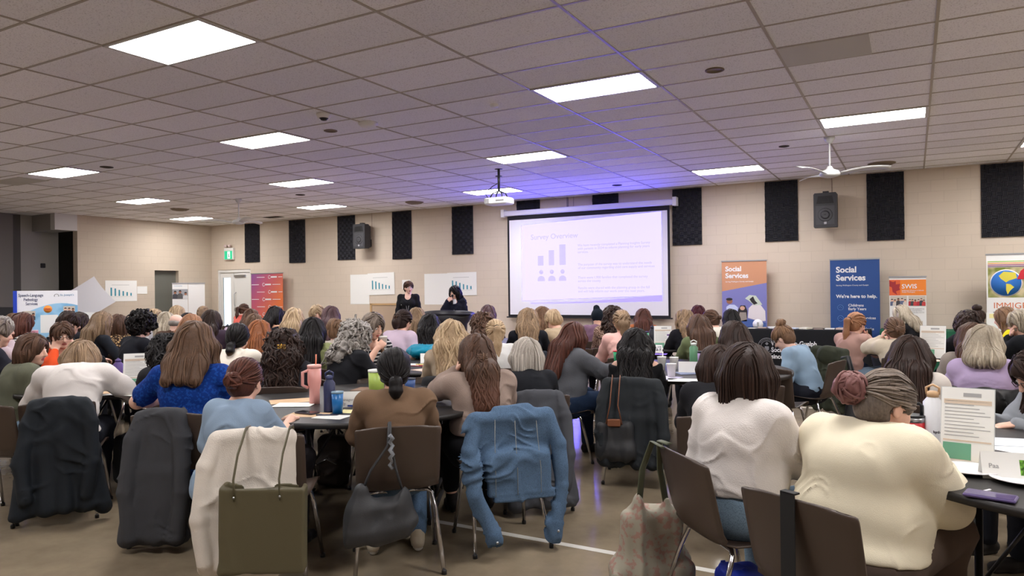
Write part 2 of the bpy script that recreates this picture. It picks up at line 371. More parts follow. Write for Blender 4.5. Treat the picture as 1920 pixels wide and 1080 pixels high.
for i, (x, h_, lb) in enumerate(fl):
    o = fp if i == 0 else copy_tree(fp)
    o.location = (x, YB, HC-.02 if x > -8 else HC-.03); o.scale = (1, 1, h_/1.2)
    tag(o, 'tall black acoustic foam panel '+lb, 'acoustic panel', 'black acoustic foam panels')
for x, lb in ((-2.25, 'above the left end of the screen case'), (-.32, 'above the middle of the screen case')):
    o = foam(.61, .38); o.location = (x, YB, HC-.0); tag(o, 'short black acoustic foam panel '+lb, 'acoustic panel', 'black acoustic foam panels')

# ------------------------------------------------------------------ screen, projector
sc = empty('projection_screen', (-2.42, YB-.17, 0))
Wd = 3.9
SC = mat('screen_case', (222, 220, 228), .4)
MB().box(-.12, 4.05, -.06, .08, 3.26, 3.38, bev=.02).build('case', SC, sc)
MB().box(3.98, 4.06, -.07, .09, 3.24, 3.42).build('bracket', WHITEP, sc); MB().box(-.14, -.06, -.07, .09, 3.24, 3.42).build('bracket', WHITEP, sc)
BK = mat('screen_black', (14, 12, 22), .8)
MB().box(0, Wd, -.002, 0, 3.16, 3.27).box(0, .05, -.002, 0, .95, 3.16).box(Wd-.05, Wd, -.002, 0, .95, 3.16).box(0, Wd, -.002, 0, .9, .95).build('border', BK, sc)
MB().box(-.04, Wd+.04, -.02, .015, .875, .905).build('bottom_bar', BLK, sc)
SURF = mat('screen_fabric', (228, 226, 232), .8)
MB().box(.05, Wd-.05, -.002, 0, .95, 3.16).build('fabric', SURF, sc)
# projected image : emissive picture cast on the fabric
PRJ = mat('projected_light', (80, 80, 84), .9, emit=(.84, .74, 9.0), es=1.0)
PR2 = mat('projected_text', (78, 76, 84), .9, emit=(.62, .54, 6), es=1.0)
PR3 = mat('projected_band', (70, 66, 84), .9, emit=(.50, .40, 5), es=1.0)
im = MB().poly([(.38, 1.27), (3.72, 1.38), (3.72, 3.14), (.38, 3.02)], -.006, -.003).build('projected_slide', PRJ, sc)
MB().poly([(.6, 1.22), (2.0, 1.25), (3.72, 1.38), (3.72, 1.3), (3.72, 1.26), (.6, 1.21)], -.008, -.006).build('slide_band', PR3, im)
text('Survey Overview', .17, (.62, -.008, 2.68), PR2, im, 'slide_heading', bold=.004, rot=(math.pi/2, 0, 0))
ic = MB()
for k in range(3):
    x = .88+k*.27; ic.lathe([(0, -.001), (.05, -.001), (.05, 0), (0, 0)], (x, -.007, 1.93), 16, ax='y'); ic.poly([(x-.09, 1.72)]+[(x+.09*math.cos(a), 1.76+.08*math.sin(a)) for a in np.linspace(math.pi, 0, 9)]+[(x+.09, 1.72)], -.008, -.006)
ic.box(.8, .94, -.008, -.006, 2.08, 2.3).box(1.08, 1.21, -.008, -.006, 2.08, 2.42).box(1.35, 1.5, -.008, -.006, 2.08, 2.54)
ic.build('slide_figures', PR2, im)
para = ['We have recently completed a Planning Insights Survey\nwith parents in 2024 to inform planning for early years\nservices.', 'The purpose of the survey was to understand the needs\nof our community regarding child care supply and services',
        'There were 1,900 families that completed the survey\nacross the county.', 'Results were shared with the planning group in the fall\nand will help inform our work over the next years.']
for t_, z in zip(para, (2.48, 2.05, 1.76, 1.53)): text(t_, .075, (1.8, -.008, z), PR2, im, 'slide_text', bold=.006)
# pole strap below the screen and hanging cable
tag(MB().box(0, .04, -.03, 0, -.6, 0).box(.2, .21, -.01, 0, -.6, 0).build('cable_conduit', mat('conduit_paint', (150, 138, 135), .6)), 'vertical cable conduit on wall below the projection screen', 'conduit').location = (-.36, YB, .88)
tag(MB().box(0, .035, -.03, 0, -.28, 0).box(.16, .17, -.01, 0, -.3, 0).build('cable_conduit', MATS['conduit_paint']), 'short cable conduit on wall above the screen case', 'conduit').location = (-.95, YB, HC)
pr = empty('projector', tuple(at(935, 317, z=HC)))
CHR = mat('chrome', (200, 200, 205), .12, metal=1)
pj = R_(0)
MB().box(-.22, .22, -.15, .15, -.62, -.5, bev=.02).build('body', mat('projector_white', (228, 228, 226), .4), pr)
MB().lathe([(0, -.03), (.045, -.03), (.05, 0), (.04, .01), (0, .01)], (.1, .16, -.56), 16, ax='y').build('lens', mat('lens_glass', (40, 35, 80), .1), pr)
g = MB(); 
for i in range(5): g.box(-.2+i*.018, -.192+i*.018, -.153, -.149, -.6, -.52)
g.box(.02, .18, -.153, -.149, -.575, -.545).build('vent_slats', mat('vent_grey', (120, 120, 118), .5), pr)
MB().tube([(0, 0, 0), (0, 0, -.38)], .022, 12).lathe([(0, -.004), (.07, -.004), (.07, .0), (0, .0)], (0, 0, 0), 16).lathe([(.0, -.01), (.06, -.01), (.06, 0), (0, 0)], (0, 0, -.12), 16).build('pole', BLK, pr)
MB().tube([(-.12, -.1, -.5), (-.1, -.05, -.42), (0, 0, -.38)], .012, 6).tube([(.12, .1, -.5), (.1, .05, -.42), (0, 0, -.38)], .012, 6).tube([(-.12, .1, -.5), (-.08, .05, -.42), (0, 0, -.38)], .012, 6).tube([(.12, -.1, -.5), (.08, -.05, -.42), (0, 0, -.38)], .012, 6).build('mount_arms', BLK, pr)
MB().tube([(-.18, -.05, -.5), (-.24, -.06, -.42), (-.12, -.03, -.3), (-.03, 0, -.25)], .008, 6).build('cable', BLK, pr)
tag(pr, 'white projector hanging from the ceiling on a black pole', 'projector')
tag(sc, 'pull-down projection screen with black border and pale survey slide', 'projection screen')

# ------------------------------------------------------------------ loudspeakers
def speaker(x, z0, z1, lb, yaw):
    t = empty('loudspeaker', (x, YB-.28, (z0+z1)/2), yaw); h = (z1-z0)/2; w_ = .2
    m = MB(); pts = [(-w_, h*-.95), (-w_*.96, -h), (w_*.96, -h), (w_, -h*.95), (w_, h*.92), (w_*.9, h), (-w_*.9, h), (-w_, h*.92)]
    m.poly(pts, -.16, .02); m.poly([(a*.75, b*.9) for a, b in pts], .02, .14)
    m.build('cabinet', mat('speaker_black', (48, 48, 52), .55, bump=.3, bscale=300), t)
    MB().box(-w_*.8, w_*.8, -.166, -.16, -h*.85, h*.25, bev=.002).lathe([(.08, -.003), (.11, -.006), (.13, 0)], (0, -.165, -h*.28), 28, ax='y').lathe([(0, -.001), (.05, -.008), (.08, -.003)], (0, -.165, -h*.28), 28, ax='y').build('woofer_grille', mat('grille', (60, 60, 64), .5, bump=.4, bscale=500), t)
    MB().poly([(-.15, .12), (.15, .12), (.12, .26), (-.12, .26)], -.164, -.16).poly([(-.06, .15), (.06, .15), (.05, .22), (-.05, .22)], -.168, -.164).build('horn', mat('horn', (12, 12, 13), .4), t)
    MB().box(-.022, .022, -.17, -.165, -h*.82, -h*.68).build('badge', mat('badge', (170, 170, 175), .4), t)
    MB().tube([(0, .1, -h*.6), (0, .28, -h*.5)], .02, 8).box(-.06, .06, .26, .28, -h*.8, -h*.2).box(-.05, .05, -.06, .04, h, h+.04).build('wall_bracket', BLK, t)
    MB().tube([(.08, .27, 0), (.08, .275, HC-(z0+z1)/2)], .006, 6).build('cable', mat('cable_cream', (170, 150, 135), .6), t)
    tag(t, lb, 'loudspeaker')
speaker(-6.75, 2.66, 3.3, 'black loudspeaker high on back wall between left foam panels', R_(0))
speaker(4.5, 2.62, 3.26, 'black loudspeaker high on back wall under the right ceiling fan', R_(0))

# ------------------------------------------------------------------ ceiling fans
def fan(u, v, lb, rz, dz=.55):
    p = at(u, v, z=HC); t = empty('ceiling_fan', tuple(p), rz)
    FWH = mat('fan_white', (205, 205, 203), .4)
    MB().lathe([(0, 0), (.075, 0), (.07, -.03), (.03, -.09), (0, -.09)], n=20).build('canopy', FWH, t)
    MB().tube([(0, 0, -.05), (0, 0, -dz+.12)], .013, 10).build('downrod', FWH, t)
    MB().lathe([(0, -dz+.14), (.03, -dz+.14), (.05, -dz+.1), (.12, -dz+.07), (.14, -dz+.03), (.12, -dz), (.05, -dz-.02), (0, -dz-.02)], n=24).build('motor_housing', FWH, t)
    for k in range(3):
        a = k*2*math.pi/3; m = MB(); v_ = []; n = 10
        for i in range(n+1):
            s_ = i/n; r = .14+s_*.62; wd = .05+.012*math.sin(s_*3.1); z = -dz+.03+.05*math.sin(s_*2.4)
            for q in (-1, 1): v_ += [(r, q*wd, z-q*.018), (r, q*wd, z-q*.018-.004)]
        f = []
        for i in range(n):
            b0 = i*4; c0 = b0+4; f += [(b0, b0+2, c0+2, c0), (b0+1, c0+1, c0+3, b0+3), (b0, c0, c0+1, b0+1), (b0+2, b0+3, c0+3, c0+2)]
        f += [(0, 1, 3, 2), (n*4, n*4+2, n*4+3, n*4+1)]
        m.add(v_, f, 0, True); m.xf(Matrix.Rotation(a, 4, 'Z')); m.build('blade', FWH, t)
    tag(t, lb, 'ceiling fan', 'white ceiling fans')
fan(1555, 257, 'white three-bladed ceiling fan near the right loudspeaker', R_(5))
fan(447, 373, 'white three-bladed ceiling fan near the exit sign corner', R_(-20))

# ------------------------------------------------------------------ small ceiling things
def disc(u, v, r, h, m, name, lb, cat, group=None, prof=None, m2=None):
    p = at(u, v, z=HC); t = MB().lathe(prof or [(0, -h), (r*.8, -h), (r, -h*.4), (r, 0), (0, 0)], n=24).build(name, m)
    t.location = tuple(p); tag(t, lb, cat, group); return t
CW = mat('ceiling_device_white', (235, 233, 230), .5); DV = mat('dark_vent', (62, 54, 46), .7); BR = mat('brass_vent', (120, 104, 80), .6)
o = disc(607, 213, .085, .055, CW, 'dome_camera', 'white dome camera with dark lens on ceiling, left of the flat detector', 'camera')
MB().lathe([(0, -.085), (.03, -.08), (.055, -.055), (0, -.05)], n=20).build('lens_dome', mat('dark_dome', (20, 20, 26), .1), o)
disc(690, 230, .12, .045, CW, 'access_point', 'flat round white device on ceiling right of dome camera', 'access point')
disc(927, 196, .05, .03, CW, 'smoke_detector', 'small white smoke detector between two large light panels', 'smoke detector')
RV = 'round ceiling recesses'
for (u, v, r, m, lb) in ((620, 245, .085, BR, 'round brown ceiling vent just below the dome camera'), (1340, 131, .09, BR, 'round tan grille near the grey ceiling panel'), (1470, 274, .075, DV, 'dark round ceiling hole left of the right fan'),
                      (1157, 347, .1, DV, 'dark round ceiling vent above the right end of the screen'), (200, 313, .1, DV, 'dark round hole beside the leftmost light panel'), (563, 365, .1, DV, 'dark round hole left of middle between two far light panels')):
    o = disc(u, v, r, .01, m, 'ceiling_vent', lb, 'ceiling vent', RV, prof=[(0, -.002), (r*.78, -.002), (r*.8, -.012), (r, -.008), (r, 0), (0, 0)])
for (u, v, lb) in ((1653, 306, 'round stepped air diffuser near the back wall at right'), (777, 379, 'round stepped air diffuser near back wall left of the screen'), (337, 392, 'small round diffuser above the left wall')):
    r = .22; o = disc(u, v, r, .03, BR, 'air_diffuser', lb, 'air diffuser', 'round air diffusers', prof=[(0, -.05), (.05, -.05), (.1, -.03), (.1, -.045), (.16, -.02), (.16, -.035), (.22, -.005), (.22, 0), (0, 0)])
for (i, j, x0, x1, lb) in ((4, 0, 0, .56, 'smooth grey rectangular ceiling panel beside right tile line'),):
    tag(MB().box(i*TX+.012, i*TX+.012+.72, j*TY+.014, j*TY+TY-.014, HC-.006, HC).build('ceiling_access_panel', mat('grey_panel', (196, 193, 186), .6)), lb, 'access panel')
p = at(34, 340, z=HC); tag(MB().box(p[0]-.55, p[0]+.55, p[1]-.25, p[1]+.25, HC-.006, HC).build('ceiling_access_panel', MATS['grey_panel']), 'smooth grey ceiling panel left of the leftmost light', 'access panel')
p = at(512, 407, z=HC); g = MB().box(-.28, .28, -.15, .15, -.006, 0)
for k in range(6): g.box(-.26, .26, -.13+k*.045, -.11+k*.045, -.012, -.006)
o = g.build('air_return_grille', DV); o.location = tuple(p); tag(o, 'dark rectangular air grille near the back wall above second foam panel', 'air grille')

# ------------------------------------------------------------------ exit sign
GRN = mat('exit_green', (30, 150, 110), .5, emit=lin((20, 170, 120)), es=1.0)
SGW = mat('exit_white', (235, 245, 240), .5, emit=(.8, 1, .9), es=.8)
t = empty('exit_sign', (-12.22, YB-.05, 2.56))
MB().box(-.2, .2, -.04, .05, -.02, .34, bev=.01).build('housing', WHITEP, t)
MB().box(-.17, .17, -.046, -.04, 0, .25).build('panel', GRN, t)
MB().box(-.03, .08, -.05, -.046, .02, .23).build('doorway_pictogram', SGW, t)
MB().tube([(.03, -.052, .2), (.03, -.052, .19)], .018, 8).box(.015, .04, -.054, -.05, .1, .17).poly([(.01, .1), (.03, .1), (0, .03), (-.015, .03)], -.054, -.05).poly([(.025, .1), (.045, .1), (.065, .05), (.05, .04)], -.054, -.05).build('running_figure', mat('exit_dark', (10, 90, 60), .5), t)
for s_ in (-.12, .06): MB().lathe([(0, -.06), (.04, -.06), (.045, 0), (0, 0)], (s_, -.02, .4), 12, ax='y').box(s_-.01, s_+.01, -.02, 0, .33, .38).build('lamp_head', mat('lamp_pinkish', (215, 195, 190), .4), t)
tag(t, 'green running figure exit sign with two lamp heads above the door', 'exit sign')
# ------------------------------------------------------------------ signed distance modelling
def V3(*a): return np.array(a, float)
class SDF:
    """smooth union of rounded cones, ellipsoids and boxes, meshed with surface nets"""
    def __init__(s, k=.03): s.p = []; s.k = k; s.disp = None
    def cone(s, a, b, ra, rb=None, k=None, fy=1., sub=False, fd=None):
        s.p.append(('c', V3(*a), V3(*b), ra, ra if rb is None else rb, s.k if k is None else k, sub, fy, None if fd is None else V3(*fd))); return s
    def ell(s, c, r, R=None, k=None, sub=False):
        s.p.append(('e', V3(*c), V3(*r), R, None, s.k if k is None else k, sub)); return s
    def box(s, c, h, R=None, rd=.01, k=None, sub=False):
        s.p.append(('b', V3(*c), V3(*h), R, rd, s.k if k is None else k, sub)); return s
    def path(s, pts, rs, k=None, fy=1., fd=None):
        for i in range(len(pts)-1): s.cone(pts[i], pts[i+1], rs[i], rs[i+1], k, fy, False, fd)
        return s
    @staticmethod
    def one(p, X, Y, Z):
        if p[0] == 'c':
            a, b, ra, rb = p[1:5]; ab = b-a; L = ab@ab+1e-12
            dx, dy, dz = X-a[0], Y-a[1], Z-a[2]
            h = np.clip((dx*ab[0]+dy*ab[1]+dz*ab[2])/L, 0, 1)
            dx = dx-h*ab[0]; dy = dy-h*ab[1]; dz = dz-h*ab[2]
            if p[7] != 1.:                       # flatten along direction fd (default y)
                fd = p[8] if p[8] is not None else V3(0, 1, 0)
                t = dx*fd[0]+dy*fd[1]+dz*fd[2]; e = (1/p[7]-1)
                dx = dx+fd[0]*t*e; dy = dy+fd[1]*t*e; dz = dz+fd[2]*t*e
                r = ra+(rb-ra)*h; q = np.sqrt(dx*dx+dy*dy+dz*dz)
                return (q-r)*np.clip(p[7]+(1-p[7])*.5, 0, 1)
            return np.sqrt(dx*dx+dy*dy+dz*dz)-(ra+(rb-ra)*h)
        c = p[1]; dx, dy, dz = X-c[0], Y-c[1], Z-c[2]
        if p[3] is not None:
            R = p[3]; dx, dy, dz = dx*R[0, 0]+dy*R[1, 0]+dz*R[2, 0], dx*R[0, 1]+dy*R[1, 1]+dz*R[2, 1], dx*R[0, 2]+dy*R[1, 2]+dz*R[2, 2]
        r = p[2]
        if p[0] == 'e':
            k0 = np.sqrt((dx/r[0])**2+(dy/r[1])**2+(dz/r[2])**2); k1 = np.sqrt((dx/r[0]**2)**2+(dy/r[1]**2)**2+(dz/r[2]**2)**2)
            return k0*(k0-1)/(k1+1e-6)
        rd = p[4]; qx, qy, qz = np.abs(dx)-r[0]+rd, np.abs(dy)-r[1]+rd, np.abs(dz)-r[2]+rd
        return np.sqrt(np.maximum(qx, 0)**2+np.maximum(qy, 0)**2+np.maximum(qz, 0)**2)+np.minimum(np.maximum(qx, np.maximum(qy, qz)), 0)-rd
    @staticmethod
    def comb(D, d, k, sub):
        if sub: d = -d; h = np.maximum(k-np.abs(D-d), 0)/max(k, 1e-6); return np.maximum(D, d)+h*h*k/4
        h = np.maximum(k-np.abs(D-d), 0)/max(k, 1e-6); return np.minimum(D, d)-h*h*k/4
    def bb(s, p, pad):
        if p[0] == 'c': lo = np.minimum(p[1]-p[3], p[2]-p[4]); hi = np.maximum(p[1]+p[3], p[2]+p[4])
        else:
            r = p[2] if p[3] is None else np.full(3, np.linalg.norm(p[2]) if p[0] == 'b' else p[2].max()); lo = p[1]-r; hi = p[1]+r
        return lo-pad, hi+pad
    def ev(s, P, off=0.):
        D = np.full(len(P), .3)
        for p in s.p: D = s.comb(D, s.one(p, P[:, 0], P[:, 1], P[:, 2]), p[5], p[6])
        if s.disp is not None: D = D-s.disp(P[:, 0], P[:, 1], P[:, 2])
        return D-off
    def mesh(s, h, fine=None, pad=.03, clip=None):
        los, his = zip(*[s.bb(p, pad) for p in s.p if not p[6]]); lo = np.min(los, 0); hi = np.max(his, 0)
        if clip: lo = np.maximum(lo, clip[0]); hi = np.minimum(hi, clip[1])
        ax = []
        for i in range(3):
            pts = [lo[i]]; 
            while pts[-1] < hi[i]:
                x = pts[-1]; st = h
                for f in (fine or []):
                    if f[0][i]-st*.5 <= x < f[1][i]: st = min(st, f[2])
                pts.append(x+st)
            ax.append(np.array(pts))
        D = np.full([len(a) for a in ax], .05)
        for p in s.p:
            l, u = s.bb(p, max(.03, p[5]+.012)); sl = tuple(slice(max(0, np.searchsorted(ax[i], l[i])-1), np.searchsorted(ax[i], u[i])+1) for i in range(3))
            if any(q.stop <= q.start for q in sl): continue
            X, Y, Z = ax[0][sl[0]][:, None, None], ax[1][sl[1]][None, :, None], ax[2][sl[2]][None, None, :]
            D[sl] = s.comb(D[sl], s.one(p, X, Y, Z), p[5], p[6])
        if s.disp is not None:
            I = np.nonzero(np.abs(D) < .035); D[I] -= s.disp(ax[0][I[0]], ax[1][I[1]], ax[2][I[2]])
        for i in range(3):                       # closed at the borders of the grid
            q = [slice(None)]*3
            for e in (0, -1): q[i] = e; D[tuple(q)] = np.maximum(D[tuple(q)], 1e-4)
        return surface_net(D, ax)
def surface_net(D, ax):
    sg = D < 0
    c = np.zeros([n-1 for n in D.shape], np.int8)
    O = [(i, j, k) for i in (0, 1) for j in (0, 1) for k in (0, 1)]
    nx, ny, nz = c.shape
    for i, j, k in O: c += sg[i:i+nx, j:j+ny, k:k+nz]
    A = np.nonzero((c > 0) & (c < 8)); n = len(A[0])
    if n == 0: return np.zeros((0, 3)), np.zeros((0, 4), int)
    idx = np.full(c.shape, -1, np.int64); idx[A] = np.arange(n)
    pos = np.zeros((n, 3)); cnt = np.zeros(n); dv = [D[A[0]+i, A[1]+j, A[2]+k] for i, j, k in O]
    for a in range(8):
        for b in range(a+1, 8):
            oa, ob = np.array(O[a]), np.array(O[b])
            if abs(oa-ob).sum() != 1: continue
            m = (dv[a] < 0) != (dv[b] < 0); t = dv[a][m]/(dv[a][m]-dv[b][m]); pos[m] += oa+(ob-oa)*t[:, None]; cnt[m] += 1
    pos /= cnt[:, None]; P = np.zeros((n, 3))
    for i in range(3):
        x = ax[i]; P[:, i] = x[A[i]]+(x[A[i]+1]-x[A[i]])*pos[:, i]
    Q = []
    for d in range(3):
        e1, e2 = (d+1) % 3, (d+2) % 3
        q = [slice(None)]*3; q[d] = slice(0, -1); r = [slice(None)]*3; r[d] = slice(1, None)
        a, b = sg[tuple(q)], sg[tuple(r)]; I = np.array(np.nonzero(a != b)).T
        I = I[(I[:, e1] > 0) & (I[:, e2] > 0) & (I[:, e1] < D.shape[e1]-1) & (I[:, e2] < D.shape[e2]-1)]
        ins = a[tuple(I.T)]
        def g(o1, o2):
            J = I.copy(); J[:, e1] += o1; J[:, e2] += o2; return idx[tuple(J.T)]
        f = np.stack([g(-1, -1), g(0, -1), g(0, 0), g(-1, 0)], 1)
        f[~ins] = f[~ins][:, ::-1]; Q.append(f)
    F = np.concatenate(Q); return P, F[(F >= 0).all(1)]
def rotm(rx=0, ry=0, rz=0): return np.array(Euler((rx, ry, rz)).to_matrix())
_NL = np.random.RandomState(5).uniform(-1, 1, (32, 32, 32))
def vnoise(x, y, z):
    xi, yi, zi = np.floor(x).astype(int), np.floor(y).astype(int), np.floor(z).astype(int)
    fx, fy, fz = x-xi, y-yi, z-zi; fx = fx*fx*(3-2*fx); fy = fy*fy*(3-2*fy); fz = fz*fz*(3-2*fz)
    r = 0
    for a in (0, 1):
        for b in (0, 1):
            for c in (0, 1):
                r = r+_NL[(xi+a) & 31, (yi+b) & 31, (zi+c) & 31]*(fx if a else 1-fx)*(fy if b else 1-fy)*(fz if c else 1-fz)
    return r
def folds(seed, amp, fx=38., fz=22., mode=0):
    rs = np.random.RandomState(seed); o = rs.uniform(0, 30, 9); sl = rs.uniform(-.5, .5)
    def f(X, Y, Z):
        X, Y, Z = X*1., Y*1., Z*1.
        if mode == 0:      # sparse slanting creases on worn cloth
            w = vnoise(X*6+o[0], Y*6+o[1], Z*6+o[2])
            n = vnoise(X*5+o[3]+w*.8, Y*6+o[4], (Z+np.abs(X)*(.45+sl*.4))*17+w*2.2+o[5]); r = 1-np.abs(n)*2.2; r = np.clip(r, 0, 1)**2
            m = np.clip(vnoise(X*5+o[6], Y*5+o[7], Z*5+o[8])*1.4+.35, 0, 1)
            g2 = vnoise(X*9+o[1], Y*9+o[2], Z*9+o[0])
            return amp*(r*m*1.7+g2*.6-.25)
        if mode == 1:      # long hanging folds
            w = vnoise(X*4+o[0], Y*4+o[1], Z*2.5+o[2]); k = fx/6.
            n = vnoise(X*k*1.6+o[3]+w*1.1, Y*k+o[4], Z*k*.14+w+o[5]); r = np.clip(1-np.abs(n)*2., 0, 1)
            return amp*(r*1.5+vnoise(X*k*3.1+w*2, Y*k*2, Z*k*.3+o[6])*.6-.35)
        n = vnoise(X*fx*.45+o[0], Y*fx*.45+o[1], Z*fx*.45+o[2]); return amp*(n*1.6+vnoise(X*fx*1.1+o[3], Y*fx*1.1, Z*fx*1.1+o[4])*.8)
    return f

# ------------------------------------------------------------------ people
SKIN = {'l': (226, 180, 158), 'm': (205, 155, 128), 'd': (150, 102, 78), 'p': (232, 190, 172)}
HAIRS = {'black': ((10, 8, 9), (26, 22, 23)), 'dark': ((26, 18, 16), (62, 44, 37)), 'brown': ((46, 32, 26), (104, 76, 60)), 'midbrown': ((62, 44, 34), (122, 94, 74)), 'auburn': ((50, 28, 24), (102, 60, 48)), 'red': ((86, 46, 26), (168, 104, 64)),
         'redblond': ((112, 74, 50), (188, 138, 104)), 'blond': ((124, 98, 72), (214, 188, 152)), 'dkblond': ((80, 62, 48), (170, 142, 112)), 'grey': ((92, 86, 80), (196, 190, 184)), 'greyblond': ((110, 98, 82), (200, 188, 168)), 'silver': ((120, 112, 102), (214, 206, 196)),
         'maroon': ((42, 12, 20), (84, 30, 42)), 'greybrown': ((60, 50, 44), (150, 136, 124)), 'bronze': ((66, 46, 34), (148, 114, 86)), 'purplebrown': ((50, 35, 37), (98, 72, 76))}
EYEW = mat('eye_white', (225, 220, 215), .2); EYED = mat('eye_iris', (60, 42, 30), .15); LIP = mat('lip', (176, 96, 88), .45); GLS = mat('glasses_frame', (25, 20, 22), .3); BROW = mat('brow', (70, 50, 38), .8)
BLKH = mat('hair_tie_black', (14, 14, 16), .8)
GOLD = mat('gold_clip', (210, 170, 80), .25, metal=1)
NAILP = mat('nail', (225, 170, 160), .3)
PCOUNT = [0]

def hand(s, wr, d, up, r=1., curl=.5, side=1, spread=.02):
    """wr wrist, d direction of fingers, up = back of the hand; side = +1 thumb towards +cross"""
    d = d/np.linalg.norm(d); up = up-d*(up@d); up = up/np.linalg.norm(up); lat = np.cross(d, up)*side
    s.ell(wr+d*.045*r, (.042*r, .05*r, .016*r), np.stack([lat, d, up], 1), k=.012)
    for i, (o, L) in enumerate(((.030, .070), (.010, .080), (-.010, .075), (-.029, .058))):
        b = wr+d*.078*r+lat*o*r-up*.002; a = curl*1.0*(1+.12*i); 
        e1 = b+(d*math.cos(a*.5)-up*math.sin(a*.5)+lat*o*.6*spread*20)*L*.45*r
        e2 = e1+(d*math.cos(a*1.4)-up*math.sin(a*1.4))*L*.32*r
        e3 = e2+(d*math.cos(a*2.2)-up*math.sin(a*2.2))*L*.25*r
        s.path([b-d*.02, b, e1, e2, e3], [.0095*r, .0095*r, .0085*r, .0078*r, .0065*r], k=.006)
    t0 = wr+d*.02*r+lat*.03*r; t1 = t0+(d*.6+lat*.75-up*.25)*.038*r; t2 = t1+(d*.95+lat*.2-up*.35)*.034*r
    s.path([t0, t1, t2], [.014*r, .0105*r, .0085*r], k=.01)

def skeleton(P):
    """joints of a seated or standing figure in its own frame: faces +y, origin on the floor below the pelvis"""
    s_ = P['s']; ln = R_(P['lean']); tw = P.get('side', 0)
    st = P.get('stand', False)
    J = {}
    J['pel'] = V3(0, 0, .94*P['hs'] if st else P.get('pz', .535))
    up = V3(R_(tw), math.sin(ln), math.cos(ln)); up /= np.linalg.norm(up)
    u1 = V3(R_(tw)*.5, math.sin(ln*.6), math.cos(ln*.6)); u2 = V3(R_(tw), math.sin(ln*1.3), math.cos(ln*1.3))
    J['waist'] = J['pel']+u1*.17*s_; J['chest'] = J['waist']+up*.19*s_; J['c7'] = J['chest']+u2*.15*s_
    sw = .168*s_*P.get('sw', 1)
    for sd, n in ((-1, 'l'), (1, 'r')): J['sh'+n] = J['c7']-u2*.045*s_+V3(sd*sw, .005, 0)
    J['up'] = up; J['bk'] = np.cross(V3(1, 0, 0), up)*-1   # backwards
    J['bk'] = V3(0, -math.cos(ln), math.sin(ln))
    HR = rotm(-R_(P['hp']+P['lean']*.35), 0, 0); HR = rotm(0, 0, R_(-P['hy'])) @ rotm(0, R_(P.get('ht', 0)), 0) @ HR
    nd = V3(0, math.sin(ln*.9+.22), math.cos(ln*.9+.22))
    hs = P.get('headscale', 1.)
    J['nk'] = J['c7']+nd*.075*s_+V3(0, .01, 0)
    J['hd'] = J['nk']+HR @ V3(0, .022, .085)*hs; J['HR'] = HR*hs; J['hs'] = hs
    return J
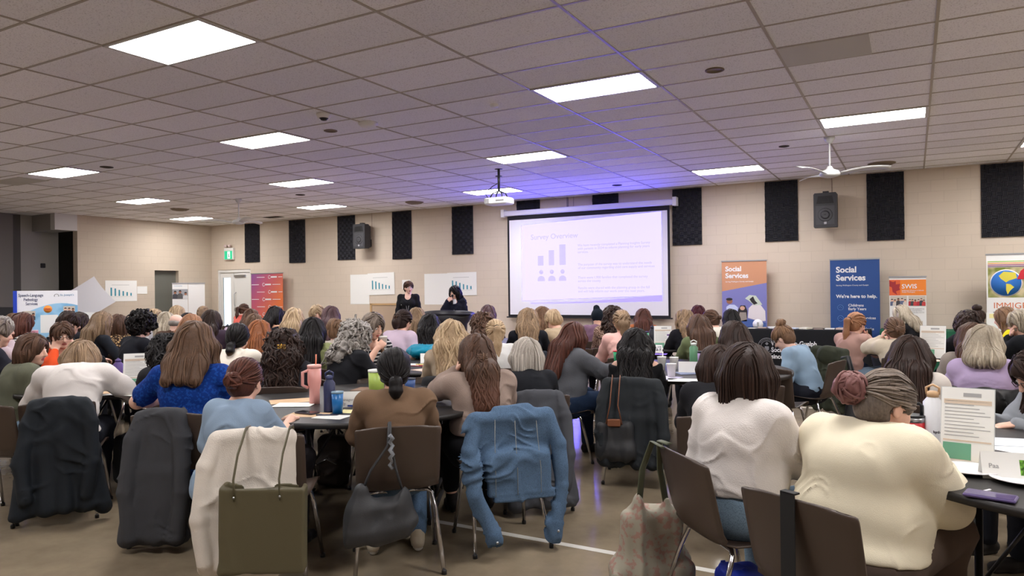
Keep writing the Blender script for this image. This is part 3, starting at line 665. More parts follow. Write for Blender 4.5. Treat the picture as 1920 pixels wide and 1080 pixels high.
def build_person(P):
    PCOUNT[0] += 1; seed = PCOUNT[0]; rs = np.random.RandomState(seed*13)
    d_ = P['d']; h = P.get('h', min(max(.0017*d_, .0075), .022)); st = P.get('stand', False)
    g = P['g']; near = d_ < 8.2 or P.get('fine')
    # fit the height of the head
    P['s'] = 1.
    hairtop = {'bald': .112, 'curlybig': .15, 'beanie': .135, 'curly': .14}.get(P['hair'], .128)
    for _ in range(25):
        J = skeleton(P); top = J['hd'][2]+hairtop*J['hs']
        e = P['ztop']-top
        if abs(e) < .004: break
        P['s'] = min(max(P['s']+e*1.0, P.get('smin', .86)), 1.14)
        if P['s'] == P.get('smin', .86) and e < 0 and not st:
            if P.get('pz', .535) > .49: P['pz'] = max(.49, P.get('pz', .535)+e)
            else: P['lean'] = min(P['lean']-e*60, 60)
        elif P['s'] == 1.14: P['lean'] = max(P['lean']-e*60, -4)
    J = skeleton(P); s_ = P['s']; pel, wa, ch, c7 = J['pel'], J['waist'], J['chest'], J['c7']; HR, hd = J['HR'], J['hd']; upv = J['up']; bk = J['bk']
    TR = np.stack([V3(1, 0, 0), -bk, upv], 1)
    # arms
    arms = {}
    for sd, n in ((-1, 'l'), (1, 'r')):
        m = P['arm'+n]; sh = J['sh'+n]; L1 = .285*s_; L2 = .245*s_
        tz = .775
        if m == 'table': el = sh+V3(sd*.07, .17, -.24)*s_; wr = V3(sd*.10, el[1]+.19, tz+.02); hdv, hu, cu = V3(-sd*.35, .9, -.12), V3(0, .1, 1), .5
        elif m == 'write': el = sh+V3(sd*.13, .12, -.23)*s_; wr = V3(sd*.08, el[1]+.2, tz+.03); hdv, hu, cu = V3(-sd*.6, .75, -.2), V3(sd*.4, .1, .9), 1.0
        elif m == 'wide': el = sh+V3(sd*.19, .08, -.16)*s_; wr = el+V3(-sd*.1, .22, -.02); hdv, hu, cu = V3(-sd*.5, .8, 0), V3(0, .1, 1), .6
        elif m == 'lap': el = sh+V3(sd*.08, .0, -.28)*s_; wr = V3(sd*.07, .2, .66); hdv, hu, cu = V3(-sd*.4, .8, -.2), V3(0, .2, 1), .4
        elif m == 'chin': el = V3(sd*.16, sh[1]+.26, tz+.05); wr = hd+HR @ V3(sd*.07, .07, -.12); hdv, hu, cu = V3(-sd*.15, -.1, 1), V3(sd*.4, .9, 0), .9
        elif m == 'cheek': el = sh+V3(sd*.16, .16, -.12); wr = hd+HR @ V3(sd*.12, .04, -.09); hdv, hu, cu = V3(-sd*.25, -.1, 1), V3(sd*.9, .3, 0), .8
        elif m == 'cup': el = sh+V3(sd*.1, .17, -.2); wr = hd+HR @ V3(sd*.055, .17, -.15); hdv, hu, cu = V3(-sd*.75, .1, .6), V3(sd*.5, .8, .1), 1.0
        elif m == 'mouth': el = sh+V3(sd*.16, .1, -.2); wr = hd+HR @ V3(sd*.03, .15, -.12); hdv, hu, cu = V3(-sd*.5, -.1, .8), V3(sd*.2, .95, 0), 1.2
        elif m == 'cross': el = sh+V3(sd*.08, .06, -.27); wr = V3(-sd*.1, sh[1]+.18, el[2]+.02); hdv, hu, cu = V3(-sd*1, .05, .15), V3(0, .9, .3), .5
        elif m == 'hip': el = sh+V3(sd*.12, -.1, -.24); wr = V3(sd*.17, -.02, pel[2]+.06); hdv, hu, cu = V3(-sd*.1, .6, -.5), V3(sd, 0, 0), .5
        elif m == 'reach': el = sh+V3(sd*.12, .22, -.14); wr = el+V3(-sd*.02, .22, -.03); hdv, hu, cu = V3(-sd*.2, 1, -.1), V3(0, .1, 1), .7
        elif m == 'back': el = sh+V3(sd*.1, -.06, -.27); wr = V3(sd*.05, -.17, pel[2]+.1); hdv, hu, cu = V3(-sd, -.1, -.1), V3(0, -1, 0), .6
        else: el = sh+V3(sd*.06, .02, -.28); wr = el+V3(0, .04, -.24); hdv, hu, cu = V3(0, .1, -1), V3(sd, 0, 0), .4
        v = el-sh; el = sh+v/np.linalg.norm(v)*L1; v = wr-el; Lw = np.linalg.norm(v)
        if m in ('chin', 'cheek', 'cup', 'mouth'):      # two-bone reach
            t = wr-sh; D_ = min(np.linalg.norm(t), L1+L2-.01); t = t/np.linalg.norm(t); wr = sh+t*D_
            a = (L1*L1-L2*L2+D_*D_)/(2*D_); hh = math.sqrt(max(L1*L1-a*a, 1e-4)); pole = (el-sh)-t*((el-sh)@t)+V3(sd*.03, 0, -.12); pole -= t*(pole@t); pole /= np.linalg.norm(pole); el = sh+t*a+pole*hh
        else:
            wr = el+v/Lw*L2
        arms[n] = (sh, el, wr, hdv, hu, cu)
    # legs
    legs = {}
    for sd, n in ((-1, 'l'), (1, 'r')):
        hp = pel+V3(sd*.095*min(g, 1.25), .02, -.02)
        if st: kn = V3(sd*.10, .03, .5*P['hs']); an = V3(sd*.105, -.01, .085)
        else:
            kn = V3(sd*(.11+.03*g), .43, .52); fx, fy = P.get('feet', (0, .05)); an = V3(sd*.13+fx, .36+fy, .085)
        legs[n] = (hp, kn, an)
    # ---- body
    B = SDF(.025)
    B.ell(hd+HR @ V3(0, -.010, .022), V3(.076, .094, .090)*J['hs'], HR/J['hs'], k=.02)
    B.ell(hd+HR @ V3(0, .026, -.038), V3(.058, .062, .066)*J['hs'], HR/J['hs'], k=.03)
    B.ell(hd+HR @ V3(0, .062, -.088), V3(.026, .022, .02)*J['hs'], HR/J['hs'], k=.03)
    for sd in (-1, 1):
        B.ell(hd+HR @ V3(sd*.04, .058, -.03), V3(.024, .022, .028)*J['hs'], HR/J['hs'], k=.02)
        B.ell(hd+HR @ V3(sd*.077, -.004, -.012), V3(.009, .019, .031)*J['hs'], HR/J['hs'], k=.006)
        B.ell(hd+HR @ V3(sd*.032, .093, .010), V3(.017, .012, .010)*J['hs'], HR/J['hs'], k=.012, sub=True)
    B.cone(hd+HR @ V3(0, .088, .012), hd+HR @ V3(0, .106, -.026), .008, .0125, k=.012)
    B.ell(hd+HR @ V3(0, .093, -.03), V3(.018, .010, .008)*J['hs'], HR/J['hs'], k=.008)
    B.ell(hd+HR @ V3(0, .082, -.0535), V3(.024, .012, .0055)*J['hs'], HR/J['hs'], k=.004); B.ell(hd+HR @ V3(0, .080, -.065), V3(.020, .012, .006)*J['hs'], HR/J['hs'], k=.004)
    B.cone(c7+V3(0, .02, -.03), J['nk']+HR @ V3(0, .0, .03), .056*(.8+.2*g), .05*(.85+.15*g), k=.03)
    def torso(T, o, gg=1.):
        """o offset outwards"""
        gb = 1+(g-1)*1.0
        T.ell(pel+V3(0, -.005, .005), (.160*gb*gg+o, .125*(.6+.4*gb)+o, .105+o*.6), k=.05)
        T.ell(wa+V3(0, .01, -.01)-bk*.0, (.132*gb*1.0*gg+o, .105*(.4+.6*gb)+o, .13*s_+o), TR, k=.06)
        T.ell(ch-bk*.0, (.150*(.45+.55*gb)*gg+o, .108*(.5+.5*gb)+o, .155*s_+o), TR, k=.06)
        T.cone(J['shl'], J['shr'], .052+o+(g-1)*.04, k=.05)
        T.cone(c7+V3(0, .015, -.045), c7+V3(0, .02, .0), .085+o*.7, .05+o*.4, k=.05)
        if P['fem']:
            for sd in (-1, 1): T.ell(ch-bk*.085*(.5+.5*g)+V3(sd*.072*g, 0, -.02), (.062*g**.5+o*.6, .058*g**.5+o*.6, .06*g**.5+o*.6), k=.05)
        if g > 1.15: T.ell(wa-bk*.05*g, (.13*g+o, .10*g+o, .12+o), TR, k=.08)
    torso(B, -.006)
    ga = .75+.25*g+(.3*(g-1) if g > 1 else 0)
    for n, (sh, el, wr, hdv, hu, cu) in arms.items():
        B.path([sh, (sh+el)/2, el, el+(wr-el)*.35, wr], [.048*ga, .045*ga, .037*ga, .038*ga, .026*(.7+.3*ga)], k=.02)
        hand(B, wr, hdv, hu, .95, cu, side=(1 if n == 'l' else -1))
    for n, (hp, kn, an) in legs.items():
        B.path([hp, kn], [.088*(.5+.5*g), .056*(.7+.3*g)], k=.03); B.path([kn, kn*.65+an*.35+V3(0, -.015, 0), an], [.055*(.7+.3*g), .052, .034], k=.02)
        B.cone(an+V3(0, -.02, -.045), an+V3(0, .13, -.055), .03, .025, k=.02)
    fine = []
    if near: 
        hf = max(.0055, min(h*.8, .008)); q = .125*J['hs']; fine.append((hd-q, hd+q, hf))
        for n in 'lr':
            wr = arms[n][2]; c = wr+arms[n][3]/np.linalg.norm(arms[n][3])*.07; fine.append((c-.09, c+.09, .0068))
    V, F = B.mesh(max(h*1.5, .012), fine)
    # material of lips and brows by place on the face
    C = V[F].mean(1); Lc = (C-hd) @ np.linalg.inv(HR).T
    mi = np.zeros(len(F), int)
    mi[(((Lc[:, 0])/.023)**2+((Lc[:, 2]+.059)/.0125)**2 < 1) & (Lc[:, 1] > .07)] = 1
    mi[(np.abs(np.abs(Lc[:, 0])-.034) < .02) & (np.abs(Lc[:, 2]-.031+.12*np.abs(np.abs(Lc[:, 0])-.03)) < .0045) & (Lc[:, 1] > .055)] = 2
    hc = HAIRS[P['hc']]
    browm = mat('brow_%d' % hc[0][0], tuple(int(x*.8+20) for x in hc[0]), .8)
    root = link_mesh('person', V, F, [skin_mat(SKIN[P['skin']]), LIP, browm], None, True, mi)
    tag(root, P['label'], 'person', P.get('group'))
    # eyes
    if (d_ < 14 or P.get('fine')) and P.get('eyes', True):
        for sd in (-1, 1):
            m = MB()
            c = hd+HR @ V3(sd*.032, .0735, .0095)
            for (r, o, mm) in ((.0128, 0, 0), (.0062, .0079, 1)):
                vs = []; n_ = 10
                cc = c+HR @ V3(0, o, -.001)
                pr_ = [(r*math.sin(t), -r*math.cos(t)) for t in np.linspace(0.01, math.pi-.01, 7)]
                for (a, z) in pr_:
                    for j in range(n_): vs.append(cc+V3(a*math.cos(j*6.283/n_), a*math.sin(j*6.283/n_), z))
                m.add(vs, [(i*n_+j, i*n_+(j+1) % n_, (i+1)*n_+(j+1) % n_, (i+1)*n_+j) for i in range(6) for j in range(n_)], mm, True)
            m.build('eye', [EYEW, EYED], root)
    if P.get('glasses'):
        m = MB(); 
        def hp_(x, y, z): return hd+HR @ V3(x, y, z)
        for sd in (-1, 1):
            m.tube([hp_(sd*.034+.023*math.cos(a), .102-.008*abs(math.cos(a)), .006+.017*math.sin(a)) for a in np.linspace(0, 2*math.pi, 17)[:-1]], .0022, 5, closed=True)
            m.tube([hp_(sd*.057, .094, .012), hp_(sd*.078, .06, .012), hp_(sd*.084, 0, .008), hp_(sd*.080, -.02, -.01)], .0022, 5)
        m.tube([hp_(-.011, .103, .01), hp_(.011, .103, .01)], .002, 5); m.build('glasses', GLS, root)
    # ---- top
    tk = P['top']; tc = P['tc']
    if isinstance(tc, str): tm = MATS[tc]
    else: tm = {'sweater': knit, 'hoodie': fabric, 'jacket': fabric}.get(tk, fabric)('%s_%d_%d_%d' % ((tk,)+tuple(tc)), tc)
    of = {'sweater': .022, 'jacket': .024, 'blazer': .02, 'hoodie': .03, 'shirt': .015, 'blouse': .015, 'tee': .011, 'dress': .014, 'cardigan': .02, 'bigsweater': .03}[tk]
    T = SDF(.04); torso(T, of)
    sl = P.get('sleeve', 1.)
    for n, (sh, el, wr, *_r) in arms.items():
        o = of*.95
        if sl <= .5: T.path([sh, sh+(el-sh)*sl*1.6], [.052*ga+o, .05*ga+o+.006], k=.03)
        else:
            e = min(1, (sl-.5)*2); T.path([sh, (sh+el)/2, el, el+(wr-el)*.4*e, el+(wr-el)*.93*e], [.052*ga+o, .047*ga+o, .041*ga+o, .040*ga+o, .030*ga+o*.75], k=.03)
    if P.get('hem', 0):       # long hem or skirt over the thighs
        L = P['hem']
        if st: T.cone(pel, pel+V3(0, 0, -L), .15*g, .19*g, fy=.7)
        else:
            for n, (hp, kn, an) in legs.items(): T.cone(hp, hp+(kn-hp)*min(1, L/.42), .10*(.5+.5*g)+of, .085+of, k=.09)
            T.ell(pel+V3(0, -.03, -.05), (.2*g, .15, .1), k=.06)
    if tk in ('hoodie',): T.cone(c7+V3(-.07, -.06, -.01), c7+V3(.07, -.06, -.01), .05, k=.04).ell(c7+V3(0, -.09, -.06), (.11, .05, .08), k=.04)
    if tk in ('jacket', 'blazer', 'shirt') or P.get('collar'):
        for a in np.linspace(0, 2*math.pi, 13)[:-1]:
            b_ = a+2*math.pi/12
            p_ = lambda t: c7+V3(.064*math.sin(t), .022-.062*math.cos(t), .012+.018*math.cos(t))
            T.cone(p_(a), p_(b_), .013, k=.012)
    # neck opening
    T.cone(c7+V3(0, .03, .02), J['nk']+V3(0, .04, .08), .058*(.85+.15*g), .10, k=.008, sub=True)
    if tk in ('tee', 'blouse', 'dress', 'cardigan', 'blazer'): T.ell(c7+V3(0, .095, -.02), (.06, .07, .07), k=.01, sub=True)
    if P.get('offshoulder'): T.ell(c7+V3(.0, -.01, .03), (.24, .14, .075), k=.02, sub=True)
    if P.get('turtle'): T.cone(c7+V3(0, .02, 0), J['nk']+V3(0, .0, .0), .066, .06, k=.01)
    if P.get('hemz'): T.box((0, 0, P['hemz']-.3), (.7, .7, .3), rd=.01, sub=True, k=.02)
    am = {'tee': .005, 'sweater': .006, 'bigsweater': .006, 'shirt': .007, 'blouse': .008, 'dress': .008}.get(tk, .008)
    T.disp = folds(seed, am, mode=0)
    V, F = T.mesh(h, clip=None)
    tn = {'tee': 't_shirt', 'bigsweater': 'sweater'}.get(tk, tk)
    to = link_mesh(tn, V, F, tm, root, True)
    if P.get('under'):       # shirt front under an open jacket
        U_ = SDF(.04); U_.ell(ch-bk*.06+V3(0, 0, -.03), (.065, .085*g, .2)); V, F = U_.mesh(h); link_mesh('shirt_front', V, F, fabric('under_%d_%d' % tuple(P['under'][:2]), P['under']), root)
    # ---- trousers, shoes
    if P.get('legs', True):
        bc = P.get('bc', (30, 32, 40)); Q = SDF(.03)
        bm = MATS[bc] if isinstance(bc, str) else fabric('trousers_%d_%d_%d' % tuple(bc), bc, bscale=500)
        Q.ell(pel+V3(0, -.01, -.01), (.165*g+.01, .13*(.6+.4*g)+.012, .12), k=.04)
        for n, (hp, kn, an) in legs.items():
            Q.path([hp, kn], [.100*(.5+.5*g)+.006, .074*(.7+.3*g)], k=.03); e = kn+(an-kn)*P.get('crop', .95); Q.path([kn, kn*.65+an*.35+V3(0, -.015, 0), e], [.074*(.7+.3*g), .07, .056], k=.02)
        Q.disp = folds(seed+50, .005, mode=0)
        V, F = Q.mesh(max(h*1.2, .01)); link_mesh('skirt' if P.get('skirt') else 'trousers', V, F, bm, root)
        if d_ < 9.5:
            for n, (hp, kn, an) in legs.items():
                Z = SDF(.02); Z.path([an+V3(0, -.035, -.042), an+V3(0, .06, -.05), an+V3(0, .15, -.058)], [.036, .036, .028], k=.02); Z.cone(an+V3(0, -.01, -.02), an+V3(0, 0, .02), .042, .043, k=.015)
                Z.box(an+V3(0, .055, -.08), (.042, .125, .004), rd=.004, k=.005)
                V, F = Z.mesh(.008); col = P.get('shoe', (38, 36, 36)); Lz = V[F].mean(1)[:, 2]
                so = link_mesh('shoe', V, F, [fabric('shoe_%d_%d' % tuple(col[:2]), col, .6), mat('sole_white' if P.get('sneak') else 'sole_dark', (210, 208, 200) if P.get('sneak') else (30, 28, 27), .6)], root, True, (Lz < .022).astype(int))
    build_hair(P, J, root, h, rs, seed)
    c_, s2 = math.cos(P['rz']), math.sin(P['rz'])
    P['x'] = P['hxy'][0]-(hd[0]*c_-hd[1]*s2); P['y'] = P['hxy'][1]-(hd[0]*s2+hd[1]*c_)
    root.location = (P['x'], P['y'], 0); root.rotation_euler = (0, 0, P['rz'])
    P['J'] = J; P['arms'] = arms
    return root

def build_hair(P, J, root, h, rs, seed):
    st = P['hair']; HR, hd, c7, bk, upv = J['HR'], J['hd'], J['c7'], J['bk'], J['up']; hs = J['hs']; g = P['g']
    M = HR/hs
    L = P.get('hl', .3); W = P.get('hw', 1.); vol = P.get('hv', 1.)
    def hp(x, y, z): return hd+HR @ V3(x, y, z)
    A = SDF(.03); tie = None; B2 = None
    o = {'bald': -.002, 'short': .014, 'bun': .009, 'pony': .010, 'lowpony': .009, 'topknot': .009, 'claw': .012, 'halfclip': .014, 'beanie': .0}.get(st, .018)*vol
    if st == 'beanie':
        A.ell(hp(0, -.014, .04), V3(.098, .112, .1)*hs, M); A.cone(hp(-.02, -.02, .145), hp(-.02, -.02, .15), .045, k=.01)
        A.disp = folds(seed, .004, fx=120., mode=1); V, F = A.mesh(h); link_mesh('beanie', V, F, knit('beanie_wool', (22, 30, 40)), root); return
    A.ell(hp(0, -.014, .028), (np.array([.080, .098, .093])+o)*hs, M, k=.02)
    if st == 'bald':
        A.p = []; A.ell(hp(0, -.03, -.005), V3(.080, .083, .05)*hs, M, k=.01)
    if st not in ('bald',): A.ell(hp(0, -.05, -.03), (np.array([.066, .055, .062])+o)*hs, M, k=.03)
    zl = 0; extra = None
    if st in ('long', 'curly', 'wavy', 'halfclip', 'bob', 'curlybig', 'straight'):
        if st == 'bob': zl = L = P.get('hl', .0)
        b = .03*W
        for sd in (-1, 1):
            A.path([hp(sd*.06, -.01, .06), hp(sd*.082*W, -.012, -.02), hp(sd*.082*W, -.015, -.085-min(L, .04))], [.035, .034+b*.2, .03], k=.035)
            if P.get('front', True) and st != 'bob' and not P.get('tucked'):
                f0 = c7+V3(sd*.1*W, .035, .01); A.path([hp(sd*.08, .0, -.06), f0, f0+V3(sd*.01, .05, -L*.45)], [.03, .03, .018], k=.03)
        n0 = hp(0, -.07, -.03)
        if st == 'bob': A.path([hp(-.045*W, -.05, -.03), hp(-.05*W, -.055, -.095-L)], [.06, .05], k=.03).path([hp(.045*W, -.05, -.03), hp(.05*W, -.055, -.095-L)], [.06, .05], k=.03)
        else:
            nb = c7+bk*(.055+.03*g)+V3(0, 0, .03); e = nb-upv*L+bk*(.03+.02*g)
            for xo in (-.062*W, 0, .062*W):
                X = V3(xo, 0, 0); A.path([n0+X*.8, nb+X, e+X*1.05], [.055, .05, .034 if st != 'halfclip' else .02], k=.045, fy=.8)
        if st == 'curlybig': A.ell(hp(0, -.02, .02), V3(.14, .145, .13)*W*hs, M, k=.04).ell(hp(0, -.04, -.07), V3(.14, .11, .09)*W*hs, M, k=.05)
    if st == 'curlyshort': A.ell(hp(0, -.02, .04), V3(.125, .135, .115)*W*hs, M, k=.04).ell(hp(0, -.05, -.04), V3(.105, .09, .08)*W*hs, M, k=.04)
    if st in ('bun', 'topknot', 'pony', 'lowpony', 'claw'):
        tie = {'bun': hp(0, -.115, -.015), 'topknot': hp(0, -.065, .115), 'pony': hp(0, -.118, .035), 'lowpony': hp(0, -.10, -.06), 'claw': hp(0, -.11, .03)}[st]
        if P.get('tieo'): tie = tie+HR @ V3(*P['tieo'])
        B2 = SDF(.02); br = P.get('br', .04)
        out = HR @ V3(0, -1, 0) if st != 'topknot' else HR @ V3(0, -.2, 1)
        if st in ('bun', 'topknot'): B2.ell(tie+out*br*.55, (br*1.15, br*.95, br), M)
        elif st == 'claw': B2.ell(tie+out*.015, (.05, .035, .055), M).path([tie, tie+V3(0, -.03, -.06), c7+bk*.08+V3(0, 0, -L+.12)], [.04, .05, .03], k=.03)
        else:
            t1 = tie+out*.05+V3(0, 0, -.02); t2 = c7+bk*(.075+.03*g)+V3(P.get('px', 0), 0, .02); t3 = t2-upv*max(L-.12, .02)
            B2.path([tie, t1, t2, t3], [.022, .034*W, .036*W, .014], k=.02)
    if st == 'short' or st == 'short_m':
        A.ell(hp(0, -.055, -.055), V3(.066, .05, .045)*hs, M, k=.02)
    # bare face
    fr = P.get('fringe', 0)
    A.ell(hp(0, .118, -.045+.0*fr), V3(.063, .085, .108-.02*fr)*hs, M, k=.012, sub=True)
    if st in ('bun', 'topknot', 'pony', 'lowpony', 'claw', 'short', 'short_m', 'bald'):
        for sd in (-1, 1): A.ell(hp(sd*.085, .02, -.035), V3(.03, .055, .05)*hs, M, k=.01, sub=True)
    amp = {'curly': .010, 'curlybig': .016, 'curlyshort': .014, 'wavy': .006}.get(st, .003)
    fx = {'curly': 75., 'curlybig': 80., 'curlyshort': 85.}.get(st, 90.)
    A.disp = folds(seed+9, amp, fx=fx, mode=2 if 'curly' in st else 1)
    hm = hair_mat(*HAIRS[P['hc']], P.get('tipc'))
    V, F = A.mesh(max(h*.9, .007)); Vs, Fs = [V], [F]; tone = [rs.uniform(.1, .4, len(V))]; 
    if B2 is not None:
        if st in ('bun', 'topknot', 'claw') and P['d'] < 9:
            R0 = P.get('br', .04)*1.0 if st != 'claw' else .045; cc_ = tie+out*(R0*.55 if st != 'claw' else .02); mb = MB(); 
            for q_ in range(26 if P['d'] < 5 else 12):
                n1 = rs.normal(size=3); n1 /= np.linalg.norm(n1); a1, b1, _ = basis(n1); ph = rs.uniform(0, 6.28); rr_ = R0*rs.uniform(.95, 1.12); hgt = n1*R0*rs.uniform(-.5, .5); ln_ = rs.uniform(1.6, 3.4)
                mb.tube([cc_+hgt+(a1*math.cos(ph+t)+b1*math.sin(ph+t))*(rr_*math.sqrt(max(.1, 1-(np.linalg.norm(hgt)/R0)**2))) for t in np.linspace(0, ln_, 9)], [.003, .007, .009, .010, .010, .010, .009, .007, .003], 6, flat=.6)
            cv, cf = np.array(mb.v), [f for f in mb.f if len(f) == 4]; extra = (cv, np.array(cf))
        B2.disp = folds(seed+3, .012 if P.get('lump') else .004, fx=60 if P.get('lump') else 90, mode=2 if P.get('lump') else 1); v2, f2 = B2.mesh(max(h*.9, .006)); Fs.append(f2+len(V)); Vs.append(v2); tone.append(rs.uniform(.1, .4, len(v2)))
    # locks that follow the surface
    tipz = [len(V)]
    if extra is not None:
        base = sum(len(v) for v in Vs); Vs.append(extra[0]); Fs.append(extra[1]+base); tone.append(rs.uniform(.1, 1, len(extra[0])//54+1).repeat(54)[:len(extra[0])])
    nB2 = sum(len(v) for v in Vs)
    near = P['d'] < 7.5
    if st != 'bald':
        N_ = int(min(520, max(60, 2600/P['d'])))*(1 if 'curly' not in st else 1)
        steps = 12 if near else 7; Ltot = {'bob': .24, 'short': .11, 'short_m': .08, 'bun': .14, 'topknot': .14, 'pony': .14, 'lowpony': .15, 'claw': .14, 'curlybig': .2, 'curlyshort': .12}.get(st, .16+L*.75)
        r0 = max(.0032, .0009*P['d']) * (1.2 if 'curly' in st else 1.)
        # seeds: a share near the parting, the rest anywhere on the surface
        k = rs.randint(0, len(V), N_*3); p = V[k].copy()
        lc = (p-hd) @ np.linalg.inv(HR).T
        keep = lc[:, 2] > (-.02 if tie is not None or 'short' in st or st == 'bob' else -.35); p = p[keep][:N_]
        n_top = len(p)//2
        q = np.stack([rs.uniform(-.07, .07, n_top), rs.uniform(-.08, .06, n_top), np.full(n_top, .12)], 1); p[:n_top] = hd+q @ HR.T
        tr = []; wob = rs.uniform(0, 6.28, len(p)); side = P.get('part', .02)
        def grad(p):
            e = .004; d0 = A.ev(p)
            return d0, np.stack([A.ev(p+V3(e, 0, 0))-d0, A.ev(p+V3(0, e, 0))-d0, A.ev(p+V3(0, 0, e))-d0], 1)/e
        offr = rs.uniform(-.001, .006 if 'curly' not in st else .016, len(p))
        sl = Ltot/steps*rs.uniform(.75, 1.15, len(p))[:, None]
        for i in range(steps+1):
            for _ in range(2 if i else 5):
                d0, gr = grad(p); nn = gr/(np.linalg.norm(gr, axis=1)[:, None]+1e-6); p = p-nn*(d0-offr)[:, None]*.8
            tr.append(p.copy())
            if tie is not None:
                v = tie-p; dist = np.linalg.norm(v, axis=1)[:, None]; v = v/(dist+1e-5)*np.minimum(1, dist/.03)
            else:
                lc = (p-hd) @ np.linalg.inv(HR).T
                v = np.tile(V3(0, 0, -1), (len(p), 1)); ontop = np.clip((lc[:, 2]-.02)/.08, 0, 1)[:, None]
                outw = np.stack([np.sign(lc[:, 0]-side)*.8, np.where(lc[:, 1] > .03, .3, -.7), np.zeros(len(p))], 1) @ HR.T
                v = v*(1-ontop*.6)+outw*ontop
            v = v-nn*(v*nn).sum(1)[:, None]; v = v/(np.linalg.norm(v, axis=1)[:, None]+1e-3)
            if 'curly' in st or st == 'wavy' or P.get('wave'):
                a_ = 1.1 if 'curly' in st else .55; lat = np.cross(v, nn); v = v+lat*(a_*np.sin(wob+i*(2.1 if 'curly' in st else 1.1)))[:, None]
            p = p+v*sl
        tr = np.array(tr)                       # steps+1, N, 3
        T2 = [(tr, p)]
        allv, allf, allt, alltip = [], [], [], []
        S1 = len(tr); prof = np.interp(np.linspace(0, 1, S1), [0, .15, .7, 1], [.5, 1, .9, .12]); base = sum(len(v) for v in Vs)
        tan = np.gradient(tr, axis=0); tan /= np.linalg.norm(tan, axis=2)[:, :, None]+1e-6
        ctr = hd; nrm = tr-ctr; nrm -= tan*(nrm*tan).sum(2)[:, :, None]; nrm /= np.linalg.norm(nrm, axis=2)[:, :, None]+1e-6
        lat = np.cross(tan, nrm); rr = r0*rs.uniform(.7, 1.5, tr.shape[1])
        ring = [tr+lat*(prof[:, None]*rr)[:, :, None]*1.5, tr+nrm*(prof[:, None]*rr)[:, :, None]*.7, tr-lat*(prof[:, None]*rr)[:, :, None]*1.5, tr-nrm*(prof[:, None]*rr)[:, :, None]*.7]
        R4 = np.stack(ring, 2)                 # S,N,4,3
        n = tr.shape[1]; vv = R4.reshape(-1, 3)
        I, Jx, K = np.meshgrid(np.arange(S1-1), np.arange(n), np.arange(4), indexing='ij'); K2 = (K+1) % 4
        id_ = lambda a, b, c: (a*n+b)*4+c
        ff = np.stack([id_(I, Jx, K), id_(I, Jx, K2), id_(I+1, Jx, K2), id_(I+1, Jx, K)], -1).reshape(-1, 4)
        Vs.append(vv); Fs.append(ff+base); tone.append(np.repeat(np.tile(rs.uniform(0, 1, n), S1), 4))
    V = np.concatenate(Vs); F = np.concatenate(Fs); tn = np.concatenate(tone)
    at_ = {'tone': tn}
    if P.get('tipc'): at_['tip'] = np.clip((P.get('tip0', hd[2]-.1)-V[:, 2])/.12, 0, 1)
    if P.get('tipc') and P.get('lump'): at_['tip'] = np.zeros(len(V)); at_['tip'][tipz[0]:nB2] = .8
    ho = link_mesh('hair', V, F, hm, root, True, attrs=at_)
    if st in ('pony', 'lowpony') and P['d'] < 9:
        tq = tie+out*.018; a1, b1, _ = basis(out); MB().tube([tq+(a1*math.cos(t)+b1*math.sin(t))*(.026 if st == 'pony' else .024) for t in np.linspace(0, 6.283, 15)[:-1]], .007, 6, closed=True).build('hair_tie', BLKH, ho)
    if P.get('clip'):
        c = hp(0, -.158, -.02) if tie is None else tie+V3(0, -.05, 0)
        m = MB(); 
        for sd in (-1, 1):
            for q in range(5): m.tube([c+V3(sd*.004, -.012, .012*q-.03), c+V3(sd*.028, -.012, .012*q-.03), c+V3(sd*.034, .012, .012*q-.03)], .0028, 5)
        m.tube([c+V3(0, -.016, -.035), c+V3(0, -.018, .03)], .0035, 6)
        m.build('hair_clip', GOLD if P['clip'] == 'gold' else mat('tortoise_clip', (120, 90, 70), .3), ho)
    return ho
# ------------------------------------------------------------------ people list
pattern('leopard_print', 'leopard', (190, 158, 116), (50, 36, 28), 38)
pattern('fleece_print', 'leopard', (196, 168, 150), (96, 70, 60), 60)
pattern('striped_white', 'stripes', (228, 224, 220), (40, 42, 56), 11)
pattern('striped_cream', 'stripes', (226, 220, 220), (150, 130, 150), 18)
pattern('striped_dark', 'stripes', (32, 33, 38), (205, 205, 205), 9)
pattern('dark_floral', 'spots', (38, 32, 48), (225, 205, 215), 30)
pattern('blue_floral', 'noise', (50, 70, 100), (180, 196, 210), 28)
pattern('blue_knit', 'noise', (16, 52, 128), (26, 74, 158), 60)
def denim(name, c):
    m = pattern(name, 'noise', c, tuple(int(x*.82) for x in c), 260); return m
denim('denim', (84, 108, 136)); denim('light_denim', (136, 160, 184)); denim('dark_denim', (36, 52, 78)); denim('pale_denim', (122, 146, 166))
PL = []
def pp(key, u, v, d, fa, hair, hc, top, tc, label, **k):
    D = dict(key=key, u=u, v=v, d=d, fa=fa, hair=hair, hc=hc, top=top, tc=tc, label=label, arml='table', armr='table', lean=12, hp=6, hy=0, g=1.05, fem=True, skin='l', hs=1., chair=True)
    D.update(k); PL.append(D); return D
